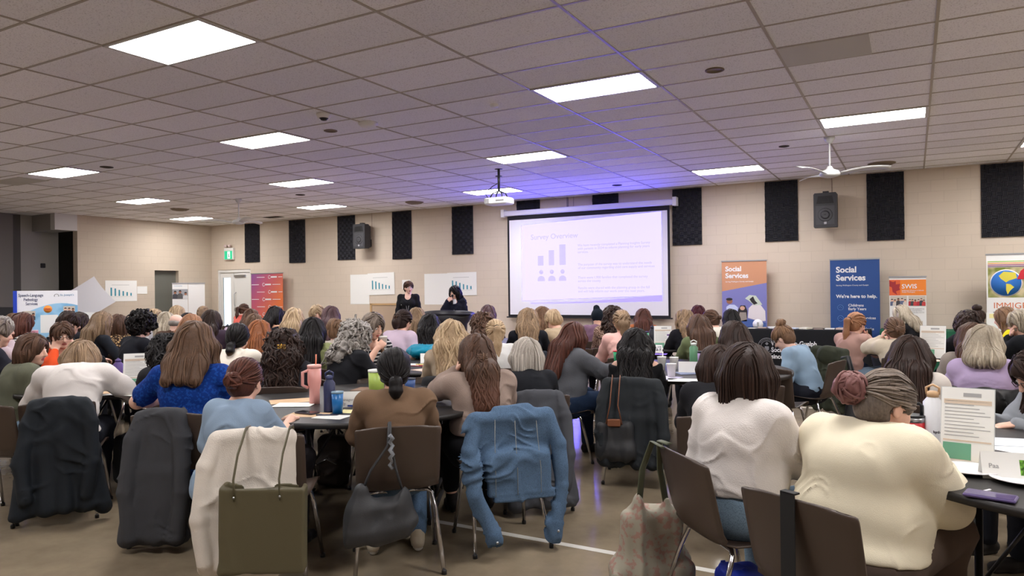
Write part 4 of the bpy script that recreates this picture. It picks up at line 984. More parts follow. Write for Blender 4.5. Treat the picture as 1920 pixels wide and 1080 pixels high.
# --- left front table
pp('blue', 366, 608, 4.75, 22, 'long', 'midbrown', 'dress', 'blue_knit', 'person in royal blue short-sleeved dress seated with back to camera, long straight brown hair', g=1.42, sleeve=.42, hl=.10, hw=1.35, hem=.3, arml='wide', armr='table', hv=1.25, headscale=1.1, bc=(20, 24, 34), sw=1.12, lean=8, crop=.9)
pp('lblue', 460, 674, 4.15, 36, 'bun', 'auburn', 'blouse', (134, 154, 176), 'person in light blue denim shirt dress with auburn hair in low bun, left front table', g=1.2, sleeve=.5, hem=.25, glasses=True, arml='lap', armr='table', br=.042, lean=-4, hp=10, headscale=1.03, bc=(40, 36, 40), sw=1.0, smin=0.8, hy=-8, pz=0.5, crot=0, side=-9, chairat=(505, 3.92, 14))
pp('brown', 738, 655, 4.22, -3, 'lowpony', 'black', 'jacket', (116, 92, 72), 'person in brown collared jacket with black hair in low bun, seen from behind', g=0.97, hl=.1, arml='table', armr='table', lean=10, hp=8, collar=True, bc='denim', sneak=True, shoe=(190, 180, 160), feet=(.0, -.2), sw=1.1, skin='m')
pp('taupe', 893, 628, 4.8, -14, 'halfclip', 'brown', 'sweater', (150, 132, 122), 'person in taupe sweater with dark brown hair held by claw clip, hand raised to face', g=1.3, hl=0.24, clip='t', arml='cheek', armr='table', lean=14, hp=4, bc=(24, 24, 28), sw=1.12, shoe=(30, 26, 26), crop=.8, hv=1.05, headscale=1.06, tipc=(92, 60, 46), hemz=0.6, hw=0.82, front=False, wave=1, chairat=(931, 4.42, -18))
pp('bob', 987, 638, 5.45, -8, 'bob', 'silver', 'tee', (26, 28, 34), 'person with short silver bob and black t-shirt seated with back to camera', g=1.05, sleeve=.45, hl=.0, hw=1.05, arml='table', armr='table', lean=12, front=False, bc=(50, 50, 56), hv=1.1)
pp('clip', 533, 618, 5.9, 8, 'curly', 'dark', 'tee', (42, 42, 48), 'person with long dark curly hair and small gold hair clip, dark t-shirt', g=1.2, hl=.36, hw=1.15, clip='gold', sleeve=.45, front=False)
# --- far left table
pp('white', 152, 641, 5.5, 12, 'bob', 'dkblond', 'bigsweater', (214, 208, 204), 'person in white sweater hunched far forward over the table, black coat on chair', g=1.15, lean=36, hp=36, hl=.01, arml='write', armr='wide', sw=1.12, bc=(24, 26, 36), hw=1.1, front=False, hemz=0.5)
pp('olive', 62, 627, 5.8, 76, 'bob', 'brown', 'hoodie', (98, 100, 84), 'person in olive knit cardigan seated sideways at left table, arms crossed', g=1.25, lean=10, hp=4, arml='cross', armr='cross', bc='light_denim', hl=.1, sw=1.05, hy=45)
pp('orange', 117, 606, 6.9, 168, 'short', 'brown', 'tee', (232, 86, 44), 'person in orange top with glasses facing the camera, hands raised near chin', glasses=True, g=1.05, lean=14, hp=6, arml='chin', armr='chin', skin='l')
pp('edge', -4, 600, 6.4, 72, 'short', 'greybrown', 'jacket', (34, 34, 44), 'person in dark jacket cut off by the left photo edge, face in profile', g=1.2, arml='table', armr='table', lean=10, hy=10)
pp('pinkshirt', 4, 596, 7.6, 76, 'short_m', 'grey', 'shirt', (214, 196, 204), 'person in pale pink shirt at left edge leaning chin on hand', g=1.1, arml='table', armr='chin', fem=False, skin='p')
pp('hcurl', 312, 628, 5.7, -14, 'curly', 'black', 'jacket', (30, 30, 34), 'person with black curly hair and black jacket between the paper sign and blue dress', g=1.05, hl=.2, hw=1.1, front=False, hv=1.15)
pp('bigcurl', 268, 589, 7.9, 62, 'curlyshort', 'black', 'tee', (26, 28, 36), 'person with full short black curly hair in profile wearing black top', g=1.1, skin='p', sleeve=.5)
# --- second left row
pp('redstripe', 44, 588, 8.3, 66, 'long', 'auburn', 'sweater', 'striped_white', 'person with auburn hair in white and navy striped sweater seated near blue display board', hl=.15, g=1.05, hw=1.05)
pp('bluearm', 27, 590, 10.2, 50, 'long', 'midbrown', 'shirt', (150, 176, 204), 'person in pale blue shirt behind the striped sweater, brown hair', hl=.12)
pp('manglass', 130, 586, 8.0, 74, 'short_m', 'dark', 'jacket', (24, 25, 30), 'person with short dark hair and black-framed glasses in profile, black jacket', fem=False, g=1.15, glasses=True, lean=8)
pp('darkprof', 150, 588, 9.4, 74, 'long', 'dark', 'sweater', (32, 32, 38), 'person with long dark hair in profile behind the one with black glasses', hl=.2)
pp('blondprof', 193, 586, 8.5, 60, 'long', 'dkblond', 'tee', (36, 40, 48), 'person with very long straight dark blond hair and black t-shirt facing right', hl=.34, g=.95, armr='write')
pp('leopard', 221, 592, 8.9, 4, 'bob', 'brown', 'sweater', 'leopard_print', 'person in leopard print top with brown bob seen from behind', g=1.15, hl=.02, front=False, lean=8)
pp('sblond', 291, 581, 11.4, 70, 'short', 'blond', 'shirt', (224, 222, 222), 'person with short blond hair in white top facing right near dark doorway', hl=.05)
pp('lightlong', 312, 587, 10.6, 20, 'long', 'greyblond', 'shirt', (205, 205, 215), 'person with long ash blond hair behind the bald person', hl=.25, front=False)
pp('bald', 331, 590, 9.2, 42, 'bald', 'grey', 'sweater', (78, 56, 44), 'bald person in dark brown sweater seen from behind', fem=False, g=1.25, lean=10, skin='p')
pp('blondhi', 333, 575, 12.2, 60, 'bob', 'blond', 'tee', (40, 40, 46), 'person with blond bob against the photo banner by the left corner', hl=.0)
pp('darksmall', 352, 588, 11.2, 10, 'bob', 'black', 'tee', (30, 30, 36), 'person of whom only black hair shows, between bald head and strawberry blond hair')
pp('strawb', 360, 592, 8.0, 34, 'long', 'redblond', 'sweater', (222, 216, 206), 'person with long strawberry blond hair and cream sweater', hl=.2, front=False, hw=1.1)
pp('updo', 381, 576, 12.6, 15, 'claw', 'dkblond', 'blouse', (90, 70, 80), 'person with dark blond hair pinned up by a dark clip near double door', hl=.1)
pp('plum', 396, 584, 8.9, 20, 'long', 'dark', 'hoodie', (58, 44, 58), 'person in plum cardigan with greying dark hair, in front of the double door', hl=.16, g=1.15, front=False, hw=1.15)
pp('lowp', 446, 608, 6.3, 22, 'lowpony', 'black', 'bigsweater', (226, 218, 204), 'person in cream sweater with sleek black hair, blond-dipped ponytail and glasses', hl=.14, tipc=(190, 156, 112), glasses=True, g=1.2, px=.0, hw=.9, br=.05)
pp('coral', 458, 571, 16.0, 60, 'pony', 'brown', 'tee', (232, 110, 98), 'person in coral top facing right in front of the double door', hl=.2, chair=True, h=.011, fine=1)
pp('br470', 471, 581, 11.5, 20, 'long', 'brown', 'shirt', (160, 120, 110), 'person with straight brown hair next to the coral top', hl=.18, front=False)
pp('br478', 477, 590, 10.2, 20, 'bob', 'midbrown', 'shirt', (190, 180, 180), 'person with brown hair and sunglasses headband behind the coppery hair', front=False)
pp('copper', 487, 603, 7.4, 20, 'long', 'red', 'sweater', 'striped_cream', 'person with long coppery red hair and white pinstriped top', hl=.14, front=False, g=1.15)
pp('offsh', 517, 576, 11.0, 55, 'long', 'black', 'blouse', (28, 28, 34), 'person with long black hair and bare-shouldered black top facing right', hl=.25, offshoulder=True, sleeve=.8, skin='m')
pp('floralsm', 531, 585, 14.0, 150, 'short', 'dark', 'blouse', 'dark_floral', 'person in floral blouse far back, just right of the purple and orange banner', skin='m')
pp('longblond', 552, 580, 9.4, 22, 'straight', 'blond', 'tee', (36, 34, 44), 'person with very long straight blond hair over black top', hl=.3, front=False, hw=1.1)
pp('blondface', 594, 573, 12.4, 170, 'bob', 'blond', 'blouse', 'dark_floral', 'person with blond bob facing camera and looking down, dark floral blouse', arml='chin', hp=22, hl=-.02, h=.011, fine=1)
pp('dark620', 620, 576, 10.4, 0, 'straight', 'purplebrown', 'blouse', 'dark_floral', 'person with long dark hair seen from behind in dark floral blouse', hl=.28, front=False)
pp('olive2', 587, 598, 7.2, 12, 'straight', 'black', 'shirt', (140, 146, 100), 'person in olive green shirt with long straight black hair', hl=.3, front=False, g=1.1, sw=1.08)
pp('brshort', 628, 599, 8.3, -10, 'short', 'bronze', 'shirt', (170, 160, 150), 'person with short brown hair between olive shirt and grey curls', g=1.0)
pp('greycurl', 668, 602, 6.4, 52, 'curlybig', 'grey', 'blazer', (32, 33, 38), 'person in black blazer with voluminous grey curly hair', hl=.08, hw=.82, g=1.15, lean=16)
pp('cup', 700, 588, 7.0, 146, 'long', 'greybrown', 'cardigan', 'striped_dark', 'person with long grey hair drinking from a white paper cup, dark striped sweater', hl=.3, armr='cup', arml='table', hp=14, hy=-8, tipc=(120, 90, 66), g=1.05, sleeve=.62)
# --- middle
pp('lilac', 757, 583, 8.6, 40, 'claw', 'dark', 'sweater', (206, 186, 204), 'person in lilac long-sleeved top with dark hair clipped up', clip='t', hl=.05, g=1.15, bc=(30, 34, 56), armr='lap')
pp('purpblond', 782, 579, 10.2, 10, 'straight', 'dkblond', 'tee', (70, 60, 80), 'person with long straight blond-streaked hair in front of the standing speaker in black', hl=.3, front=False)
pp('blackwave', 806, 590, 9.0, 6, 'wavy', 'black', 'tee', (24, 24, 30), 'person with long black wavy hair left of the lectern', hl=.34, front=False, hw=1.15)
pp('goldwave', 846, 603, 6.3, 0, 'wavy', 'blond', 'cardigan', (176, 158, 136), 'person with very long wavy golden blond hair seen from behind', hl=.36, front=False, hw=1.3, hv=1.1)
pp('purp915', 915, 574, 11.5, 0, 'straight', 'purplebrown', 'tee', (60, 48, 60), 'person with smooth purple-brown hair beyond the curly brown hair, right of lectern', hl=.15, front=False)
pp('brcurl', 904, 587, 8.6, -8, 'curly', 'brown', 'blouse', (180, 150, 130), 'person with shoulder-length curly brown hair right of the lectern', hl=.08, front=False, hw=1.1)
pp('ponytail', 929, 601, 7.0, -6, 'pony', 'blond', 'sweater', (218, 218, 216), 'person in white sweater with blond ponytail tied by a black band', hl=.36, g=1.05, bc=(90, 90, 98))
pp('wave990', 990, 580, 8.6, 2, 'wavy', 'dkblond', 'tee', (20, 22, 30), 'person with long wavy light brown hair and black short-sleeved top', hl=.32, front=False, sleeve=.42)
pp('br1017', 1017, 577, 9.8, 4, 'straight', 'bronze', 'tee', (36, 32, 44), 'person with straight light brown hair beside the blond in beige blazer', hl=.25, front=False)
pp('beige', 1037, 583, 9.0, -38, 'short', 'blond', 'blazer', (190, 170, 142), 'person with short blond hair in beige blazer looking down to the left', hp=30, lean=16, bc=(180, 160, 200), arml='table', collar=True)
pp('greytop', 1076, 606, 6.5, 52, 'long', 'auburn', 'sweater', (92, 94, 100), 'person in grey sweater and dark jeans with long dark red hair', hl=.26, g=1.32, bc='dark_denim', hw=1.15, front=False, arml='table', armr='reach', lean=14, hy=-20, crot=8)
pp('beanie', 1121, 580, 10.2, 10, 'beanie', 'black', 'hoodie', (120, 90, 110), 'person in dusty mauve hooded jacket with dark blue pompom hat')
pp('fleece', 1150, 575, 9.2, 4, 'curly', 'dark', 'hoodie', 'fleece_print', 'person with dark curly hair and speckled tan fleece jacket', hl=.1, front=False)
pp('pink', 1165, 584, 8.0, -10, 'claw', 'dkblond', 'blazer', (216, 170, 162), 'person in pale pink blazer with curly blond hair pinned up', hl=.2, collar=True, lean=14, hw=1.2, hv=1.2)
pp('rust', 1206, 580, 10.9, 0, 'straight', 'auburn', 'sweater', (176, 104, 62), 'person with straight reddish hair and rust top in front of the screen corner', hl=.25, front=False)
pp('blacklong', 1192, 620, 6.0, 4, 'wavy', 'black', 'blouse', (22, 22, 26), 'person with long black wavy hair and black cold-shoulder top, black jacket on chair', hl=.34, hw=1.3, hv=1.1, front=False, g=1.1, offshoulder=True, sleeve=.9)
pp('br1283', 1283, 583, 9.0, -24, 'wavy', 'dkblond', 'sweater', (24, 24, 30), 'person in black sweater with wavy light brown hair leaning left on elbow', hl=.16, front=False, arml='table')
pp('maroon', 1309, 574, 10.6, 0, 'short', 'maroon', 'tee', (60, 40, 50), 'person of whom short maroon hair shows, far back right of the screen')
pp('ivory', 1332, 583, 9.4, -64, 'bun', 'brown', 'jacket', (220, 216, 204), 'person in ivory jacket with brown hair in bun looking down to the left', hp=20, br=.03)
pp('olive3', 1310, 591, 8.0, -16, 'straight', 'brown', 'shirt', (98, 108, 76), 'person in olive green shirt with very long brown hair', hl=.38, front=False, g=1.05, hw=1.15)
pp('black1370', 1370, 581, 10.5, -10, 'straight', 'black', 'tee', (40, 40, 46), 'person with straight black hair in front of the tan Social Services banner', hl=.16, front=False)
pp('dk1375', 1376, 606, 5.7, -20, 'long', 'dark', 'sweater', (98, 100, 106), 'person in grey top with long dark brown hair below the tan banner', hl=.22, front=False)
pp('behind', 1345, 652, 4.5, 0, 'bob', 'dark', 'sweater', (28, 28, 32), 'person in black turtleneck mostly hidden behind the dark bob and white sweater', turtle=True, g=1.2, hl=.0, lean=8)
pp('denimshirt', 1468, 612, 7.3, -66, 'topknot', 'bronze', 'shirt', (138, 162, 184), 'person in denim shirt with glasses and high bun looking down to the left', glasses=True, hp=26, lean=2, br=0.045, arml='lap', armr='lap', collar=True, bc=(28, 30, 40), skin='p')
# --- right
pp('bnwhite', 1400, 650, 3.3, 30, 'bob', 'dark', 'sweater', (224, 218, 214), 'person in white sweater and pale jeans with dark chin-length bob, right foreground', g=1.3, hl=.04, hw=1.08, arml='lap', armr='table', bc='pale_denim', lean=8, front=False, hv=1.12, sw=1.02, headscale=1.04, hy=-18, crot=28, hemz=0.62)
pp('cream', 1662, 700, 2.95, 32, 'bun', 'greybrown', 'bigsweater', (228, 219, 194), 'large person in cream sweater with messy bun, nearest the camera at right', g=1.72, sw=1.3, hl=.02, arml='table', armr='table', lean=16, hp=20, bc=(90, 76, 68), hv=1.15, tipc=(130, 84, 84), headscale=1.06, hy=22, cback=0.26, crot=2, hemz=0.5, br=0.062, tieo=(-.03, .0, .02), lump=1, chairat=(1567, 2.59, 33))
pp('dk1705', 1706, 633, 4.7, 6, 'straight', 'dark', 'bigsweater', (206, 198, 190), 'person in off-white top with very long dark brown hair seen from behind', hl=.30, front=False, hw=1.15, hv=1.05, g=1.1)
pp('pinkpony', 1606, 587, 8.4, 40, 'pony', 'redblond', 'shirt', (178, 142, 132), 'person in dusty pink shirt with strawberry blond ponytail drinking from a cup', hl=.24, armr='mouth', g=1.1, sw=1.06, bc='light_denim')
pp('creambun', 1676, 597, 7.6, -14, 'bun', 'midbrown', 'sweater', (196, 184, 164), 'person in cream sweater with low brown bun resting head on left hand', arml='cheek', armr='table', br=.04, hy=-10)
pp('ashblack', 1690, 574, 9.9, -70, 'long', 'greyblond', 'tee', (24, 24, 28), 'person with shoulder-length grey-blond hair in black top facing left', hl=.1, sleeve=.5)
pp('bncurl', 1813, 585, 7.8, -30, 'curly', 'dark', 'sweater', (30, 28, 32), 'person in black sweater with curly dark hair, hands on papers', hl=.02, g=1.1, arml='reach', front=False, lean=16)
pp('knot', 1832, 580, 9.3, 0, 'topknot', 'dark', 'tee', (70, 66, 70), 'person with high dark topknot in front of the plain wall at right', br=.05)
pp('yellow', 1884, 578, 8.3, -80, 'long', 'bronze', 'tee', (222, 204, 30), 'person in bright yellow top with long straight brown hair facing left', hl=.3, skin='p')
pp('grey1910', 1912, 583, 6.9, -62, 'short', 'greyblond', 'sweater', (20, 22, 26), 'person in black sweater with short grey hair, chin on hand, at right edge', g=1.25, arml='chin', glasses=True)
pp('greyb', 1822, 608, 5.9, -6, 'long', 'brown', 'sweater', (150, 140, 132), 'person in taupe-grey sweater with brown hair behind the lilac shirt', hl=.08, front=False, g=1.2, hw=.95)
pp('lilacs', 1846, 612, 5.15, -2, 'straight', 'greyblond', 'shirt', (176, 158, 192), 'person in lilac collared shirt with ash blond hair seen from behind', hl=.02, front=False, g=1.2, collar=True, hy=18, hw=0.95)
pp('cardi', 1938, 660, 3.95, -128, 'long', 'dark', 'cardigan', (138, 142, 148), 'person in grey cardigan over blue print top with glasses, writing at right edge', hl=.3, glasses=True, hp=30, lean=16, arml='table', armr='table', under=(70, 90, 120))
# --- standing speakers
pp('spk1', 766, 528, 14.6, 190, 'lowpony', 'brown', 'tee', (24, 24, 28), 'person standing in black dress with glasses, white name tag and lanyard', stand=True, chair=False, sleeve=.9, arml='side', armr='side', glasses=True, hem=.45, g=1.05, bc=(24, 24, 28), lean=0, hl=.1, hy=-25, skin='p', h=.011, fine=1)
pp('spk2', 852, 537, 14.2, 200, 'long', 'black', 'blazer', (24, 26, 40), 'person standing at lectern in dark blazer speaking into a microphone', stand=True, chair=False, arml='side', armr='cup', hl=.25, g=1.0, under=(226, 226, 230), lean=0, bc=(26, 30, 50), hy=15, skin='l', h=.011, fine=1, hv=0.9, front=False)
for P in PL:
    q = at(P['u'], P['v'], d=P['d']); P['ztop'] = q[2]
    P['hxy'] = q[:2]; P['rz'] = -YAW - math.atan((P['u']-960)/FPX) - R_(P['fa'])
    if P['stand'] if 'stand' in P else False: P['hs'] = (q[2]-.02)/1.66
for P in PL:
    P['root'] = build_person(P)
# ------------------------------------------------------------------ tables
TOP = mat('table_laminate', (78, 60, 51), .4, spec=.5, var=.08, vscale=3, bump=.05); EDGE = mat('table_edge', (30, 27, 26), .5); TLEG = mat('table_steel', (30, 30, 32), .4)
TZ = .76
def round_table(x, y, rz, lb):
    t = empty('round_table', (x, y, 0), rz); r = .915
    MB().lathe([(0, TZ-.024), (r-.006, TZ-.024), (r-.006, TZ), (0, TZ)], n=72, sm=False).build('tabletop', TOP, t)
    MB().lathe([(r-.006, TZ-.032), (r+.003, TZ-.032), (r+.005, TZ-.015), (r+.003, TZ+.001), (r-.006, TZ+.001)], n=72).build('edge_band', EDGE, t)
    for sd in (-1, 1):
        m = MB(); xx = sd*.5
        m.tube([(xx, -.28, TZ-.03), (xx, -.28, .06), (xx, -.4, .015)], .016, 8).tube([(xx, .28, TZ-.03), (xx, .28, .06), (xx, .4, .015)], .016, 8).tube([(xx, -.28, .12), (xx, .28, .12)], .016, 8).tube([(xx, 0, .12), (xx*.25, 0, TZ-.05)], .009, 6)
        m.tube([(xx, -.42, .015), (xx, .42, .015)], .016, 8)
        m.build('leg_frame', TLEG, t)
    MB().box(-.5, .5, -.012, .012, TZ-.06, TZ-.03).build('apron_bar', TLEG, t)
    tag(t, lb, 'table', 'round banquet tables'); return t
TB = {'T1': (2.5, -2.68, .5, 'dark brown round table in the left foreground with the pink tumbler'), 'T4': (6.60, -2.79, .1, 'dark brown round table cut by right photo edge, with two white plates'), 'T6': (4.05, .14, .3, 'dark round table in middle right with white cups and purple tumbler'),
      'T8': (1.55, -.36, .2, 'round table left of centre with red and yellow markers'), 'T2': (-.12, -2.74, .9, 'round table at far left with paper sign stand'), 'T10': (6.15, 3.25, .4, 'round table at right near green tablecloth, with white sign stand'),
      'T7': (2.85, 2.92, .4, 'round table behind pink blazer with black bottle and sign stand'), 'T9': (.5, 2.42, .2, 'round table behind the ponytail, mostly hidden by seated people'), 'T11': (-2.6, 2.0, .2, 'hidden round table near the purple banner'), 'T12': (-5.75, -.2, .3, 'round table far left in front of the blue display board')}
for k, (x, y, r, lb) in TB.items(): round_table(x, y, r, lb)

# ------------------------------------------------------------------ chairs
SHELL = mat('chair_shell', (70, 57, 49), .42, spec=.5, bump=.12, bscale=400); CHROME = mat('chrome')
def make_chair():
    t = empty('stacking_chair')
    prof = [(.225, .425), (.215, .447), (.17, .455), (.08, .445), (-.03, .435), (-.12, .437), (-.175, .455), (-.203, .50), (-.222, .57), (-.242, .66), (-.262, .745), (-.272, .79), (-.277, .812)]
    P_ = []
    for i in range(len(prof)-1):
        for s_ in range(3): P_.append(tuple(np.array(prof[i])*(1-s_/3)+np.array(prof[i+1])*s_/3))
    P_.append(prof[-1]); n = len(P_); m_ = 16; th = .007; V = []; 
    for side in (0, 1):
        for i, (y, z) in enumerate(P_):
            a = P_[max(i-1, 0)]; b = P_[min(i+1, n-1)]; ty, tz = b[0]-a[0], b[1]-a[1]; L_ = math.hypot(ty, tz); ny, nz = -tz/L_, ty/L_     # normal; towards the sitter
            ny, nz = (-ny, -nz) if (nz < 0 or (abs(nz) < .4 and ny < 0)) else (ny, nz)
            s_ = i/(n-1); w_ = .222 if s_ < .45 else .222+.008*math.sin((s_-.45)*3)
            e = max(0, (s_-.86)/.14); w_ *= (1-e**3*.22); f = max(0, (.1-s_)/.1); w_ *= (1-f**2*.1)
            for j in range(m_+1):
                u_ = -1+2*j/m_; x = u_*w_; curl = (abs(u_)**3)*(.028 if s_ > .5 else .018)
                o = curl-(th if side else 0)
                V.append((x, y+ny*o, z+nz*o - (e**2*.02*abs(u_)**4)))
    F = []; K = m_+1
    for i in range(n-1):
        for j in range(m_):
            a = i*K+j; F.append((a, a+1, a+K+1, a+K)); c = a+n*K; F.append((c, c+K, c+K+1, c+1))
    for i in range(n-1):
        for j in (0, m_): a = i*K+j; c = a+n*K; F.append((a, a+K, c+K, c) if j == 0 else (a, c, c+K, a+K))
    for j in range(m_):
        a = j; c = a+n*K; F.append((a, c, c+1, a+1)); a = (n-1)*K+j; c = a+n*K; F.append((a, a+1, c+1, c))
    link_mesh('seat_shell', V, F, SHELL, t, True)
    for sx in (-1, 1):
        for sy in (-1, 1):
            y0 = .10 if sy > 0 else -.11; y1 = .20 if sy > 0 else -.27
            m = MB().tube([(sx*.10, y0, .425), (sx*.165, y0, .422), (sx*.188, y0+.01*sy, .405), (sx*.205, y0+(y1-y0)*.25, .33), (sx*.235, y1, .012)], .0115, 10).lathe([(0, 0), (.014, 0), (.014, .02), (.011, .024)], (sx*.235, y1, 0), 10, 1)
            m.build('leg', [CHROME, BLK], t)
    MB().tube([(-.11, .10, .424), (.11, .10, .424)], .011, 8).tube([(-.11, -.11, .424), (.11, -.11, .424)], .011, 8).box(-.1, .1, -.1, .09, .425, .43).build('seat_brace', CHROME, t)
    return t
ch0 = make_chair(); used = False
SHORT = {}
def nick(P):
    l = P['label']; l = l.replace('person of whom ', '').replace('person standing ', ''); return l.split(' seated')[0].split(' seen')[0]
CH = {}
ROOTC = {}
for P in PL:
    if not P.get('chair'): continue
    # a chair that shows nothing behind other people is still sat on: build it
    if used: o = copy_tree(ch0)
    else: o = ch0; used = True
    bkw = .045*max(0, P['g']-1)+P.get('cback', 0)
    rz = P['rz']-R_(P.get('crot', 0)); o.location = (P['x']+math.sin(rz)*bkw, P['y']-math.cos(rz)*bkw, 0); o.rotation_euler = (0, 0, rz)
    if P.get('chairat'):
        u_, d__, f_ = P['chairat']; q = at(u_, 540, d=d__); o.location = (q[0], q[1], 0); o.rotation_euler = (0, 0, -YAW-math.atan((u_-960)/FPX)-R_(f_))
    words = nick(P).replace('person ', '').split(',')[0].split()
    lb = 'brown plastic chair with chrome legs under ' + ('person ' if words[0] in ('in', 'with', 'standing') else '')+' '.join(words[:8])
    tag(o, lb, 'chair', 'brown stacking chairs'); CH[P['key']] = o; P['chairo'] = o
def loose_chair(u, v, d, fa, lb):
    q = at(u, v, d=d); rz = -YAW-math.atan((u-960)/FPX)-R_(fa); o = copy_tree(ch0); o.location = (q[0], q[1], 0); o.rotation_euler = (0, 0, rz); tag(o, lb, 'chair', 'brown stacking chairs'); return o
loose_chair(716, 730, 5.75, 186, 'empty brown chair across the front table, behind the lime green tumbler')
loose_chair(806, 730, 5.7, 180, 'empty brown chair across the front table, right of the bun in brown jacket')
loose_chair(1040, 760, 6.35, 28, 'empty brown chair with chrome legs left of the grey sweater') if False else None
loose_chair(20, 800, 5.0, 40, 'brown chair at left photo edge behind the black coat')
loose_chair(1455, 720, 6.6, 20, 'empty brown chair turned away, just left of the denim shirt')
loose_chair(616, 720, 6.15, 60, 'empty brown chair directly behind pink tumbler, below the black blazer') if False else None

# ------------------------------------------------------------------ coats hung on chairs
def onchair(key, o):
    c = CH[key]; o.location = c.location; o.rotation_euler = c.rotation_euler; return o
def coat(key, name, m, lb, zb=.2, wide=.24, flare=1.2, sl=.42, slr=.05, shift=0, amp=.014, hood=False, h=.011, collar=True, back=.03, sleeves=(1, 1)):
    T = SDF(.03); rs = np.random.RandomState(sum(map(ord, key))); n_ = 8; wt = wide*.86; wb = wide*flare
    for i in range(n_):
        u_ = -1+2*i/(n_-1); e = 1-.12*abs(u_)**3
        xb = u_*wb+shift+rs.uniform(-.015, .015); yb_ = -.305-back+(.028 if i % 2 else -.012)+rs.uniform(-.01, .01); z0_ = zb+.02+rs.uniform(0, .045)
        xm = u_*(wt*.55+wb*.45)+shift*.5+rs.uniform(-.012, .012); ym = -.295-back*.4+(.012 if i % 2 else -.006)
        T.path([(u_*wt+shift*.3, -.278, .79-.03*(1-e)*4), (xm, ym, (.79+zb)*.5+.05), (xb, yb_, z0_)], [.032, .04, .046+rs.uniform(0, .012)], k=.04)
    T.box((shift*.3, -.24, .72), (wt*.98, .026, .09), rotm(.12), rd=.02, k=.04)
    T.cone((-wt+shift*.3, -.262, .80), (wt+shift*.3, -.262, .80), .028, k=.04)
    for sd, on in zip((-1, 1), sleeves):
        if on: X_ = shift*.5; T.path([(sd*wt*.95+X_, -.27, .78), (sd*(wt+.03)+X_, -.31, .66), (sd*(wt+.05)+X_, -.345-back*.5, .66-sl*.5), (sd*(wt+.02)+X_, -.35-back, .70-sl)], [slr*.95, slr, slr*.92, slr*.8], k=.014)
    if hood: T.ell((0, -.33, .75), (.12, .06, .1), k=.05)
    elif collar: T.cone((-.08+shift*.3, -.275, .82), (.08+shift*.3, -.275, .82), .02, k=.03)
    T.disp = folds(sum(map(ord, key)), amp*.55, fx=46, mode=0)
    V, F = T.mesh(h); V[:, 2] = np.maximum(V[:, 2], .006)
    o = link_mesh(name, V, F, m); onchair(key, o); tag(o, lb, 'coat' if 'coat' in name else name.replace('_', ' ')); return o
BLC = fabric('black_cloth', (34, 35, 38), .8); 
coat('white', 'coat', fabric('black_navy', (32, 37, 43), .75), 'long black coat draped over chair of the hunched white sweater, hanging almost to the floor', zb=.07, wide=.18, flare=1.3, sl=.5, back=.06, amp=.02, shift=.05)
coat('blue', 'coat', fabric('charcoal_cloth', (64, 65, 69), .85), 'dark grey coat hanging from the chair of the royal blue dress', zb=.05, wide=.13, flare=1.05, shift=-.08, sl=.6, slr=.055, amp=.018)
coat('lblue', 'cardigan', knit('cardigan_cream', (208, 200, 190)), 'off-white cardigan draped over chair beneath the olive tote bag', zb=.12, wide=.21, flare=.8, sl=.5, shift=-.06, collar=False, amp=.012, h=.008, sleeves=(1, 0))
coat('bob', 'coat', fabric('grey_wool', (74, 76, 82), .9), 'long grey coat on chair of the silver bob', zb=.05, wide=.16, flare=1.15, sl=.5, shift=.02)
coat('blacklong', 'jacket', fabric('black_green', (38, 42, 46), .75), 'black jacket hung on chair of the long black wavy hair', zb=.16, wide=.22, flare=1.05, sl=.5, amp=.012)
coat('wave990', 'coat', fabric('navy_cloth', (28, 30, 38), .8), 'dark navy coat on chair between black top and beige blazer', zb=.3, wide=.24, sl=.4)
coat('goldwave', 'coat', BLC, 'black coat on chair below the golden wavy hair', zb=.3, wide=.24, sl=.3)
coat('pinkpony', 'parka', fabric('olive_parka', (52, 56, 44), .85), 'olive green parka on chair of the dusty pink shirt', zb=.12, wide=.26, sl=.45, hood=True, amp=.02)
coat('lilacs', 'puffer_jacket', fabric('puffer_black', (20, 20, 21), .5), 'black puffer jacket on chair of the lilac shirt', zb=.25, wide=.24, flare=1.1, sl=.4, slr=.075, hood=True, amp=.03)
coat('cup', 'jacket', fabric('purple_jacket', (66, 58, 78), .7), 'dark purple jacket on chair beside the person drinking from paper cup', zb=.3, wide=.25, sl=.3)
# denim jacket
DEN = MATS['denim']
T = SDF(.035)
T.box((.0, -.27, .66), (.235, .03, .15), rotm(.1), rd=.025, k=.04).cone((-.2, -.265, .80), (.2, -.265, .80), .035).box((.02, -.31, .47), (.2, .035, .13), rd=.03, k=.05)
T.box((.05, -.315, .345), (.19, .03, .03), rd=.012, k=.01)
T.path([(-.22, -.26, .78), (-.27, -.30, .62), (-.25, -.33, .38), (-.14, -.35, .13)], [.05, .052, .048, .042], k=.012).cone((-.15, -.35, .15), (-.135, -.35, .09), .047, .046, k=.006)
T.path([(.22, -.26, .79), (.28, -.29, .62), (.29, -.31, .38), (.24, -.32, .14)], [.046, .05, .046, .04], k=.012).cone((.245, -.32, .16), (.235, -.32, .10), .045, .044, k=.006)
T.cone((-.1, -.25, .84), (.1, -.25, .84), .022)
T.cone((-.137, -.35, .085), (-.13, -.35, .03), .037, .04, sub=True, k=.005).cone((.236, -.32, .095), (.23, -.32, .04), .034, .037, sub=True, k=.005)
T.disp = folds(77, .016, fx=60, mode=0); V, F = T.mesh(.008)
o = link_mesh('denim_jacket', V, F, DEN); onchair('taupe', o); tag(o, 'blue denim jacket slung over chair of the taupe sweater, sleeves hanging', 'jacket')
m = MB()
SEAM = mat('seam_thread', (150, 150, 140), .8)
for x in (-.12, .0, .13): m.tube([(x, -.312, .79), (x*1.05, -.325, .66), (x*1.1, -.352, .5), (x*1.1, -.353, .36)], .0016, 4)
